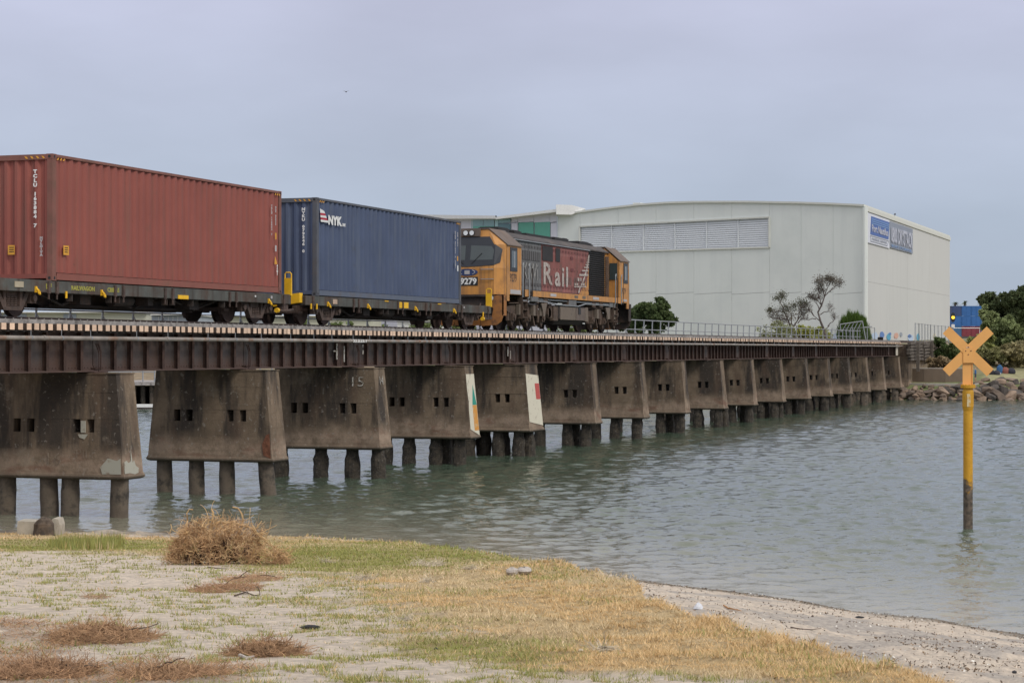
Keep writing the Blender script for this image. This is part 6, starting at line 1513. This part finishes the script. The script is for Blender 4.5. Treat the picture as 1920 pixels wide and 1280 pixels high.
# nearly bare coastal trees
def bare_tree(px, Z, label, path, crowns, seed, tw=.11):
    """path: trunk polyline in photo px relative; crowns: (px,py,rpx,density,leafcol)"""
    rn_ = random.Random(seed); s = Z / F; base = pt(px, 642, Z); t = thing('wind_bent_tree', label, 'tree', base, 'half bare trees beside the track')
    Fv = Vector((CS, SN, 0)); Rv = Vector((SN, -CS, 0))
    def L_(x, y, d=0): return Rv * ((x - px) * s) + Vector((0, 0, (642 - y) * s)) + Fv * d
    tr = MB(); leaves = []
    for pl, r0 in path: tr.tube([L_(x, y, rn_.uniform(-.15, .15)) for x, y in pl], r0, 6, r0 * .4)
    lv_ = []
    def grow(p, d, ln, r, dep):
        q = p + d * ln; mid = p.lerp(q, .5) + Vector((rn_.uniform(-1, 1), rn_.uniform(-1, 1), rn_.uniform(-.5, 1))) * ln * .12
        tr.tube([p, mid, q], r, 4 if dep > 1 else 3, r * .6)
        if dep <= 3: lv_.append(q); lv_.append(mid)
        if dep == 0: return
        for _ in range(3 if dep > 1 else 2):
            nd = (d + Vector((rn_.gauss(0, .55), rn_.gauss(0, .55), rn_.gauss(.12, .4)))).normalized(); grow(q if rn_.random() < .6 else mid, nd, ln * rn_.uniform(.6, .85), r * .6, dep - 1)
    tips = []
    for (x0, y0), (x1, y1), R_, dep, dens, c in crowns:
        p0, p1 = L_(x0, y0), L_(x1, y1, rn_.uniform(-.3, .3)); tr.tube([p0, p0.lerp(p1, .5) + Vector((0, 0, .1)), p1], .05, 5, .03)
        lv_.clear(); R_ *= 1.25
        for _ in range(4): grow(p1, ((p1 - p0).normalized() + Vector((rn_.gauss(0, .6), rn_.gauss(0, .6), .2))).normalized(), R_ * s * .44, .020, dep + 1)
        if dens:
            pts = np.array([tuple(v) for v in lv_]); dens = int(dens * 1.1); k = RNG.integers(0, len(pts), dens); leaves.append((pts[k] + RNG.normal(0, R_ * s * .20, (dens, 3)), np.tile(np.array(c), (dens, 1))))
    tr.build('trunk', M['bark2'], t)
    if leaves:
        C = np.concatenate([a for a, _ in leaves]); cl = np.concatenate([b for _, b in leaves]); leaf_cards(C, .055, cl, .4, M['leaf'], 'crown', t)
M['bark2'] = mat('grey_bark', (.115, .095, .085), .95, .3, 5)
GN, GR = (.075, .082, .04), (.14, .125, .10)
bare_tree(1490, 182, 'left hand half bare tree with olive topped crown by the track', [([(1496, 640), (1484, 618), (1478, 600), (1470, 582)], .10), ([(1484, 618), (1496, 600), (1505, 585)], .07), ([(1496, 640), (1500, 625), (1490, 605)], .06)],
          [((1470, 582), (1464, 568), 14, 4, 500, GN), ((1470, 585), (1452, 585), 10, 4, 250, GN), ((1478, 600), (1466, 600), 16, 4, 350, GR), ((1484, 608), (1484, 590), 16, 4, 600, GN), ((1496, 600), (1500, 582), 14, 4, 600, GN), ((1496, 606), (1508, 595), 14, 4, 450, GR), ((1490, 612), (1478, 606), 16, 4, 500, (.11, .09, .06)), ((1478, 600), (1448, 596), 10, 3, 60, GR)], 5)
bare_tree(1540, 181, 'tall bare tree with a wispy grey crown by the track', [([(1550, 640), (1546, 620), (1538, 602), (1534, 585), (1541, 570), (1546, 555)], .12), ([(1546, 620), (1555, 610)], .05), ([(1538, 602), (1526, 592), (1520, 580)], .045), ([(1541, 575), (1537, 560), (1532, 548)], .05), ([(1546, 555), (1556, 545), (1566, 540)], .05)],
          [((1546, 555), (1552, 538), 16, 4, 450, GR), ((1546, 557), (1541, 540), 14, 4, 380, GR), ((1556, 547), (1566, 538), 13, 4, 350, GR), ((1534, 560), (1536, 552), 12, 4, 300, GR), ((1540, 572), (1530, 562), 12, 4, 300, (.12, .105, .08)), ((1550, 536), (1553, 530), 9, 4, 300, (.09, .085, .06)), ((1526, 592), (1516, 582), 12, 4, 0, GR), ((1538, 590), (1552, 584), 13, 4, 0, GR), ((1530, 598), (1516, 600), 12, 4, 0, GR), ((1552, 612), (1562, 603), 12, 4, 0, GR), ((1536, 580), (1532, 570), 12, 4, 150, GR)], 8)
# palms over the containers
def palm(px, py, Z, r, label, seed):
    rn_ = random.Random(seed); s = Z / F; top = pt(px, py, Z); t = thing('palm_tree', label, 'palm', (top.x, top.y, 6.0), 'palms behind the container stack')
    h = top.z - 6; MB().tube([(0, 0, 0), (.1, 0, h * .5), (0, 0, h)], .45, 8, .3).build('trunk', M['bark'], t)
    fm = []
    for i in range(26):
        a = rn_.uniform(0, 6.283); e = rn_.uniform(-.2, 1.2); R_ = r * s; b = MB(); pts = []
        for k in range(6): f = k / 5; pts.append(Vector((math.cos(a) * math.cos(e) * R_ * f, math.sin(a) * math.cos(e) * R_ * f, h + math.sin(e) * R_ * f - R_ * .5 * f * f)))
        side = Vector((-math.sin(a), math.cos(a), -.3)) * R_ * .13
        for k in range(5): b.add([pts[k] - side * (1 - k / 6), pts[k] + side * (1 - k / 6), pts[k + 1] + side * (1 - (k + 1) / 5), pts[k + 1] - side * (1 - (k + 1) / 5)], [(0, 1, 2, 3)])
        b.build('frond', M['palm'], t)
M['palm'] = mat('palm_green', (.085, .105, .045), .7, .3, .5)
palm(1791, 569, 590, 9, 'leftmost dull green palm top above the container stack', 1); palm(1809, 568, 600, 10, 'middle dull green palm top above the container stack', 2); palm(1838, 569, 595, 8, 'rightmost dull green palm top above the container stack', 3)
# background scrub and tree line far behind the bridge (left)
for i, (px, h, w) in enumerate([(330, 30, 90), (560, 34, 70), (640, 40, 60), (720, 30, 60), (790, 40, 70), (880, 42, 60), (960, 34, 80), (1080, 30, 90)]):
    tree(px, 650, 195, h, w, ['round', 'ragged', 'low', 'wide', 'tall', 'dense', 'loose', 'small'][i] + ' green bush behind the bridge, glimpsed below the %s' % ['red container', 'wagon coupling', 'navy container', 'navy container middle', 'navy container end', 'locomotive front', 'locomotive bogie', 'locomotive tank'][i], 'shrub', (.07, .09, .035), 2500, .2, 8, 'bushes behind the bridge', 'shrub', 60 + i, .1)
# ================================================================ people and bags on the far lawn
def person(loc, rz, label, H, shirt, shorts, pose):
    t = thing('person', label, 'person', loc, rz=rz); s = H / 1.75
    J, E, R = pose
    me = bpy.data.meshes.new('body'); me.from_pydata([tuple(c * s for c in j) for j in J], E, []); o = link('body', me, t)
    sk = o.modifiers.new('skin', 'SKIN'); 
    for i, r in enumerate(R): v = me.skin_vertices[0].data[i]; v.radius = (r * s, r * s * .8)
    me.skin_vertices[0].data[0].use_root = True
    sb = o.modifiers.new('sub', 'SUBSURF'); sb.levels = 1; sb.render_levels = 1
    m, tt, b, Pn = new_mat('person_skin_and_clothes'); tcn = node(tt, 'ShaderNodeTexCoord'); sp = node(tt, 'ShaderNodeSeparateXYZ'); tt.links.new(tcn.outputs['Object'], sp.inputs[0])
    def cr(z0): return rng(tt, sp.outputs[2], (z0 - .01) * s, (z0 + .01) * s)
    c = mixc(tt, cr(pose_z[0]), (.40, .24, .17), shorts); c = mixc(tt, cr(pose_z[1]), c, shirt); c = mixc(tt, cr(pose_z[2]), c, (.42, .26, .19)); c = mixc(tt, cr(pose_z[3]), c, (.04, .03, .025))
    tt.links.new(c, b.inputs['Base Color']); me.materials.append(m); return t
pose_z = (.50, .95, 1.47, 1.66)
stand = ([(0, 0, .93), (0, 0, 1.15), (0, 0, 1.38), (0, 0, 1.50), (.02, 0, 1.64), (0, .09, .90), (.03, .11, .50), (0, .11, .06), (.13, .11, .03), (0, -.09, .90), (-.02, -.11, .50), (-.03, -.11, .06), (.10, -.11, .03), (0, .19, 1.37), (.03, .24, 1.12), (.10, .22, .90), (0, -.19, 1.37), (.04, -.25, 1.12), (.12, -.22, .92)],
         [(0, 1), (1, 2), (2, 3), (3, 4), (0, 5), (5, 6), (6, 7), (7, 8), (0, 9), (9, 10), (10, 11), (11, 12), (2, 13), (13, 14), (14, 15), (2, 16), (16, 17), (17, 18)],
         [.15, .15, .16, .06, .105, .10, .07, .045, .04, .10, .07, .045, .04, .06, .045, .035, .06, .045, .035])
x, y = W_of(1829, 164 + 5.6 + .2); person((float(x), float(y), 1.42), TH + 1.2, 'person in a blue top standing on the far shore behind the marker post', 1.15, (.04, .13, .30), (.05, .05, .08), stand)
def bag(px, d, z, sz, cols3, label):
    x, y = W_of(px, float(shore_Z(px)) + d); t = thing('bag_pile', label, 'bags', (float(x), float(y), float(land_z(np.array([px]), np.array([shore_Z(px) + d]))[0]) - .05)); rn_ = random.Random(px)
    for i, (dx, w, h, c) in enumerate(cols3):
        b = MB(); r = []; n = 10; vs = []
        for k, (zf, rf_) in enumerate(((0, .8), (.3, 1), (.7, .85), (1, .35))): vs += [(SN * (dx + w * rf_ * math.cos(6.283 * j / n)) + CS * w * .6 * rf_ * math.sin(6.283 * j / n), -CS * (dx + w * rf_ * math.cos(6.283 * j / n)) + SN * w * .6 * rf_ * math.sin(6.283 * j / n), h * zf + rn_.uniform(-.03, .03)) for j in range(n)]
        b.add(vs, [(k * n + j, k * n + (j + 1) % n, (k + 1) * n + (j + 1) % n, (k + 1) * n + j) for k in range(3) for j in range(n)] + [tuple(range(3 * n, 4 * n))]); b.build('bag', mat('bag_cloth_%d' % (px + i), c, .8, .15, 8), t, smooth=True)
bag(1863, 8, 2, 1, [(-.3, .38, .55, (.02, .02, .03)), (.25, .32, .38, (.03, .03, .04)), (.5, .12, .2, (.4, .4, .42))], 'pile of black bags on the far lawn beside the right arm of the cross')
bag(1887, 8.5, 2, 1, [(-.55, .30, .75, (.03, .10, .22)), (-.1, .35, .55, (.22, .08, .06)), (.4, .38, .48, (.025, .025, .035)), (.1, .2, .22, (.35, .35, .37))], 'heap of blue, red and black bags on the lawn near the right edge')

# ================================================================ things on the near bank
def curly(b, p, d, n, step, r0, rn_, curl=.5, r1=None, sides=3):
    pts = [p.copy()]; d = d.normalized(); ax = Vector((rn_.gauss(0, 1), rn_.gauss(0, 1), rn_.gauss(0, 1))).normalized()
    for i in range(n):
        d = (d + ax.cross(d) * curl * rn_.uniform(.2, 1) + Vector((rn_.gauss(0, .2), rn_.gauss(0, .2), rn_.gauss(0, .2)))).normalized()
        if rn_.random() < .25: ax = Vector((rn_.gauss(0, 1), rn_.gauss(0, 1), rn_.gauss(0, 1))).normalized()
        p = p + d * step; pts.append(p.copy())
    b.tube(pts, r0, sides, r1 or r0 * .5)
def local(px, py, origin, Z):     # offset of pixel from origin, in the plane facing the viewer
    return pt(px, py, Z) - origin
g0, ZG = gpoint(420, 1057)
t = thing('uprooted_root_ball', 'tangled dry brown root ball with thin curly roots lying on the sand', 'root ball', g0)
M['root'] = mat('dry_root', (.50, .34, .17), .9, .3, 12, rnd=.0, dirt=((.28, .16, .08), .5, .75, 8)); M['rootf'] = mat('fine_root', (.54, .345, .175), .9, .3, 10, dirt=((.30, .17, .085), .50, .75, 4)); M['rootd'] = mat('dark_root_core', (.085, .05, .03), .95, .3, 8)
rn = random.Random(12); s = ZG / F
Fv = Vector((CS, SN, 0)); Rv = Vector((SN, -CS, 0))
def inball():
    while True:
        a = rn.uniform(-1.05, 1.1); h = rn.random() * 1.25; top_ = float(np.interp(a, [-1.05, -.9, -.75, -.55, -.42, -.3, -.19, -.08, 0, .3, .6, .8, 1, 1.1], [.15, .55, .80, .84, .92, .90, 1.22, 1.05, .86, .88, .76, .5, .25, .1]))
        if h < top_: return Rv * (a * 104 * s) + Fv * (rn.uniform(-1, 1) * 60 * s * (1 - .5 * abs(a))) + Vector((0, 0, h * 84 * s))
core = MB()
for i in range(46):
    p = inball() * .62; core.cyl(p - Vector((0, 0, .03)), p + Vector((rn.uniform(-.05, .05), rn.uniform(-.05, .05), .07)), .05, 6, .02)
core.build('root_core', M['rootd'], t)
clus = [inball() for _ in range(120)]
for nm_, mm_, cnt_, rr_ in (('fine_roots', M['rootf'], 2300, .0032), ('pale_roots', mat('pale_root', (.66, .46, .26), .9, .25, 9), 1100, .0030), ('brown_roots', mat('brown_root', (.30, .18, .095), .9, .3, 9), 1500, .0034)):
    fine = MB()
    for i in range(cnt_):
        c_ = clus[rn.randrange(120)]; p = c_ + Vector((rn.gauss(0, .055), rn.gauss(0, .055), rn.gauss(0, .05))); p.z = max(p.z, .005)
        curly(fine, p, (c_ - Vector((0, 0, -.1))).normalized() * rn.uniform(-.3, .6) + Vector((rn.gauss(0, .5), rn.gauss(0, .5), rn.gauss(-.05, .5))), 5, rn.uniform(.014, .034), rr_, rn, .7)
    o = fine.build(nm_, mm_, t); o['kind'] = 'stuff'
def px_root(pts, r, r1, name='root', m=None):
    b = MB(); b.tube([local(x, y, g0, ZG + d) for x, y, d in pts], r, 6, r1); b.build(name, m or M['root'], t)
px_root([(440, 1010, 0), (452, 990, .05), (456, 975, 0), (453, 962, 0), (446, 952, .03), (436, 950, 0)], .013, .009)
px_root([(395, 985, 0), (410, 978, .1), (435, 980, 0), (455, 984, 0), (472, 990, .1), (490, 1006, 0), (500, 1012, 0)], .017, .010)
px_root([(348, 1005, 0), (347, 990, 0), (352, 975, .1), (350, 962, 0), (355, 954, 0), (362, 955, 0)], .012, .007); px_root([(318, 1000, 0), (322, 988, 0), (320, 982, 0)], .008, .005)
px_root([(330, 1030, -.1), (342, 1000, 0), (355, 990, 0), (370, 988, 0), (385, 995, 0), (395, 1010, 0)], .014, .008); px_root([(465, 1010, 0), (480, 990, 0), (491, 976, 0)], .010, .006); px_root([(470, 1012, 0), (500, 993, 0), (519, 984, 0)], .006, .004)
px_root([(480, 1000, 0), (505, 1020, 0), (520, 1034, 0), (529, 1032, 0)], .009, .005); px_root([(392, 1000, 0), (398, 975, 0), (400, 960, 0), (396, 953, 0)], .016, .010)
for i in range(120):
    b = MB(); p = inball(); curly(b, p, Vector((rn.gauss(0, .5), rn.gauss(0, .5), rn.gauss(.15, .5))), 8, rn.uniform(.03, .06), rn.uniform(.005, .010), rn, .45, sides=4); b.build('root', M['root'], t)
# straw heaps and dead branches
def heap(px, py, wpx_, hpx, n, label, col, dark=None, sticks=0, seed=0, r0=.0026, name='dead_grass_heap', grp='heaps of dead plant matter on the sand'):
    g, Z = gpoint(px, py); s = Z / F; t = thing(name, label, name.replace('_', ' ') if name != 'dead_grass_heap' else 'dead grass', g, grp); rn_ = random.Random(seed + px)
    m = bpy.data.materials.get('heap_%s' % str(col)) or mat('heap_%s' % str(col), col, .95, .4, 14, dirt=(tuple(c * .4 for c in col), .48, .72, 9)); b = MB()
    for i in range(n):
        a, rr = rn_.uniform(0, 6.283), math.sqrt(rn_.random()); h = (1 - rr) * hpx * s * rn_.random()
        x = math.cos(a) * rr * wpx_ / 2 * s; y = math.sin(a) * rr * wpx_ / 2 * s * 1.1
        p = Rv * x + Fv * y; gz = float(ground_z(*[np.array([v]) for v in pxZ(g + p)])[0]) - g.z; p.z = gz + h + .006
        curly(b, p, Vector((rn_.gauss(0, 1), rn_.gauss(0, 1), rn_.gauss(0, .2))), 4, rn_.uniform(.015, .04), r0, rn_, .4)
    o = b.build('dead_stalks', m, t); o['kind'] = 'stuff'
    for i in range(sticks):
        b = MB(); a = rn_.uniform(-1, 1); p = Rv * (rn_.uniform(-.5, .3) * wpx_ * s) + Vector((0, 0, rn_.uniform(.01, .05))); curly(b, p, Rv + Fv * rn_.gauss(0, .6) + Vector((0, 0, rn_.uniform(-.05, .2))), 6, rn_.uniform(.03, .06), .007, rn_, .25, sides=5); b.build('stick', M['stick'], t)
    return t
def pxZ(p):
    Z = p.x * CS + p.y * SN; l = p.x * SN - p.y * CS; return 960 + F * l / Z, Z
M['stick'] = mat('dark_stick', (.10, .07, .05), .9, .3, 10); M['drift'] = mat('grey_driftwood', (.42, .38, .34), .9, .2, 10, dirt=((.2, .16, .13), .5, .7, 12))
HC = (.38, .235, .13)
heap(500, 1228, 140, 34, 2200, 'brown heap of dead stalks with a few sticks, right of the lower left corner', HC, sticks=7, seed=1)
heap(195, 1192, 200, 24, 1900, 'wide flat heap of brown dead grass at the left, above the corner', HC, sticks=3, seed=2)
heap(420, 1104, 140, 10, 900, 'flat patch of reddish dead grass below the root ball', (.40, .24, .135), sticks=2, seed=3)
heap(470, 1086, 120, 7, 600, 'thin scatter of dead grass just below the root ball', (.44, .28, .165), sticks=2, seed=4)
heap(70, 1262, 230, 26, 2000, 'dark brown dead grass in the lower left corner', (.34, .205, .115), sticks=4, seed=5)
heap(330, 1262, 200, 14, 1100, 'flat brown dead grass along the bottom edge', (.37, .23, .13), sticks=2, seed=6)
heap(180, 1120, 50, 8, 90, 'tiny reddish tuft of dead grass on the bare sand at left', (.40, .27, .17), seed=7)
def branch(px, py, pts, r, m, label, twigs=3, seed=0, name='dead_branch'):
    g, Z = gpoint(px, py); t = thing(name, label, 'dead branch', g); rn_ = random.Random(seed); b = MB(); P3 = []
    for x, y in pts:
        q, _ = gpoint(x, y); P3.append(q - g + Vector((0, 0, r * 1.2)))
    b.tube(P3, r, 6, r * .4); b.build('limb', m, t)
    for i in range(twigs):
        b = MB(); p = P3[rn_.randrange(len(P3))]; curly(b, p, Rv * rn_.gauss(0, 1) + Fv * rn_.gauss(0, 1) + Vector((0, 0, .15)), 5, .03, r * .5, rn_, .3, sides=4); b.build('twig', m, t)
branch(470, 1112, [(440, 1118), (460, 1112), (478, 1118), (487, 1117)], .010, M['stick'], 'small black branch lying below the root ball', 5, 3)
branch(155, 1250, [(105, 1240), (120, 1249), (150, 1250), (185, 1252), (210, 1246)], .016, M['drift'], 'pale grey driftwood branch in the lower left corner', 3, 4)
branch(412, 1066, [(390, 1064), (410, 1066), (425, 1067)], .007, M['stick'], 'thin dark stick just under the root ball', 1, 5)
branch(480, 1240, [(450, 1233), (462, 1237), (476, 1234)], .014, M['drift'], 'short grey stick at the foot of the brown stalk heap', 0, 6)
# leaf-like dark bark piece
def lump(name, px, py, w, h, m, label, cat, seed=0, n=10, flat=1.0, sink=.1, grp=None, ang=0):
    g, Z = gpoint(px, py); s = Z / F; t = None; rn_ = random.Random(seed); b = MB(); vs = []; rings = 6
    for k in range(rings + 1):
        a = math.pi * k / rings - math.pi / 2
        for j in range(n): rr = rn_.uniform(.82, 1.1); vs.append(tuple(Rv * (math.cos(a) * math.cos(6.283 * j / n) * w / 2 * s * rr) + Fv * (math.cos(a) * math.sin(6.283 * j / n) * w / 2 * s * flat * rr) + Vector((0, 0, (math.sin(a) * .5 + .5) * h * s * rr - sink * h * s))))
    b.add(vs, [(k * n + j, k * n + (j + 1) % n, (k + 1) * n + (j + 1) % n, (k + 1) * n + j) for k in range(rings) for j in range(n)])
    o = b.build(name, m, None, loc=g); return tag(o, label, cat, grp)
M['stone'] = mat('pale_stone', (.42, .38, .34), .9, .12, 12, bmp=.5); M['shell'] = mat('bleached_weed', (.62, .54, .42), .95, .15, 20, bmp=.6, bscale=60)
lump('stone', 960, 1079, 26, 17, M['stone'], 'left of two pale stones on the grassy bank', 'stone', 1); lump('stone', 983, 1076, 30, 15, M['stone'], 'right of two pale stones on the grassy bank', 'stone', 2)
lump('bark_piece', 581, 1179, 38, 9, M['black'], 'black curled piece of bark on the bare sand', 'bark', 3, flat=.4); lump('bark_piece', 226, 1199, 46, 7, M['stick'], 'long dark bark strip beside the left dead grass heap', 'bark', 4, flat=.3); lump('bark_piece', 817, 1218, 8, 6, M['black'], 'tiny black scrap on the sand patch at bottom centre', 'bark', 5)
def weed(px, py, w, h, n, label): heap(px, py, w, h, n, label, (.60, .52, .39), seed=3, r0=.0030, name='weed_clump', grp='pale weed clumps on the turf')
weed(792, 1061, 56, 9, 210, 'left part of the large pale bleached weed clump on the green turf'); weed(818, 1058, 34, 11, 140, 'right part of the large pale bleached weed clump on the green turf'); weed(681, 1087, 34, 9, 140, 'cream weed clump at the edge of the bare sand'); weed(800, 1091, 30, 6, 90, 'small cream weed clump in the middle of the dry turf'); weed(1130, 1222, 30, 12, 120, 'small white weed tuft low on the dry grass right of centre'); weed(612, 1055, 26, 8, 90, 'small white weed clump right of the root ball'); weed(762, 1165, 40, 6, 120, 'flat cream weed scrap in the centre of the turf'); weed(880, 1066, 30, 6, 80, 'thin pale weed wisp on the turf just left of the two stones'); weed(250, 1040, 30, 6, 70, 'pale weed wisp behind the bare sand at left')
lump('white_shell', 1089, 1222, 9, 6, M['shell'], 'white shell beside the small weed tuft right of centre', 'shell', 10)
def bagw():
    g, Z = gpoint(1310, 1141); s = Z / F; b = MB(); rn_ = random.Random(3); n = 10; vs = []
    for k, (zf, rf_) in enumerate(((0, 1), (.35, .9), (.7, .5), (1, .12))): vs += [tuple(Rv * (9 * s * rf_ * math.cos(6.283 * j / n) * rn_.uniform(.6, 1.2)) + Fv * (7 * s * rf_ * math.sin(6.283 * j / n)) + Vector((0, 0, zf * 13 * s * rn_.uniform(.8, 1.1)))) for j in range(n)]
    b.add(vs, [(k * n + j, k * n + (j + 1) % n, (k + 1) * n + (j + 1) % n, (k + 1) * n + j) for k in range(3) for j in range(n)] + [tuple(range(3 * n, 4 * n))]); tag(b.build('plastic_scrap', mat('plastic_scrap', (.62, .64, .68), .4, .05), None, loc=g), 'crumpled whitish plastic scrap on the beach sand', 'litter')
bagw()
branch(1370, 1143, [(1357, 1137), (1366, 1143), (1378, 1144), (1390, 1148)], .012, mat('orange_weed', (.40, .22, .10), .9), 'orange brown weed strand on the beach beside the plastic scrap', 2, 7)
branch(1500, 1180, [(1483, 1177), (1500, 1180), (1522, 1183), (1540, 1180)], .008, M['stick'], 'long thin dark stick on the beach', 1, 8)
lump('bark_piece', 1600, 1141, 16, 6, M['black'], 'black seaweed scrap near the water edge, right of the beach middle', 'seaweed', 14); lump('bark_piece', 1612, 1158, 18, 4, M['black'], 'flat dark seaweed scrap on the right part of the beach', 'seaweed', 15, flat=.5); lump('bark_piece', 1526, 1204, 8, 5, M['black'], 'tiny black lump on the beach above the dry grass edge', 'seaweed', 16); lump('bark_piece', 1902, 1262, 10, 6, M['black'], 'tiny black lump at the right end of the beach', 'seaweed', 17)
# concrete block and stump by the near pier
Zb = 43.5; p0 = pt(30, 1000, Zb)
t = thing('concrete_block', 'long white grey concrete block lying at the water edge by the nearest pier', 'concrete block', (0, 0, 0)); m = mat('block_concrete', (.42, .38, .31), .9, .12, 6, dirt=((.25, .2, .15), .55, .75, 7), bmp=.6)
MB().prism([pt(31, 1006, Zb), pt(80, 1006, Zb), pt(80, 978, Zb), pt(33, 976.5, Zb)], Fv * .6).build('block_body', m, t); MB().prism([pt(80.5, 1006, Zb - .05), pt(111, 1006, Zb - .05), pt(112, 984, Zb - .05), pt(109, 973, Zb - .05), pt(100, 971.5, Zb - .05), pt(94, 976, Zb - .05)], Fv * .5).build('block_end', m, t)
t = thing('mossy_stump', 'dark brown pile stump leaning against the white block by the nearest pier', 'stump', pt(83, 1001, Zb - .35)); s = Zb / F; b = MB(); vs = []; n = 12; rn_ = random.Random(2)
for k, (zf, rf_) in enumerate(((-.2, 1.1), (.0, 1.05), (.3, 1.0), (.6, .95), (.85, .7), (1, .3))): vs += [tuple(Rv * (19 * s * rf_ * math.cos(6.283 * j / n) * rn_.uniform(.9, 1.1)) + Fv * (17 * s * rf_ * math.sin(6.283 * j / n)) + Vector((0, 0, zf * 32 * s * rn_.uniform(.95, 1.05)))) for j in range(n)]
b.add(vs, [(k * n + j, k * n + (j + 1) % n, (k + 1) * n + (j + 1) % n, (k + 1) * n + j) for k in range(5) for j in range(n)] + [tuple(range(5 * n, 6 * n))]); b.build('stump_body', mat('stump_wood', (.10, .075, .055), .95, .4, 9, dirt=((.045, .04, .035), .5, .7, 6), bmp=.8, bscale=25), t)
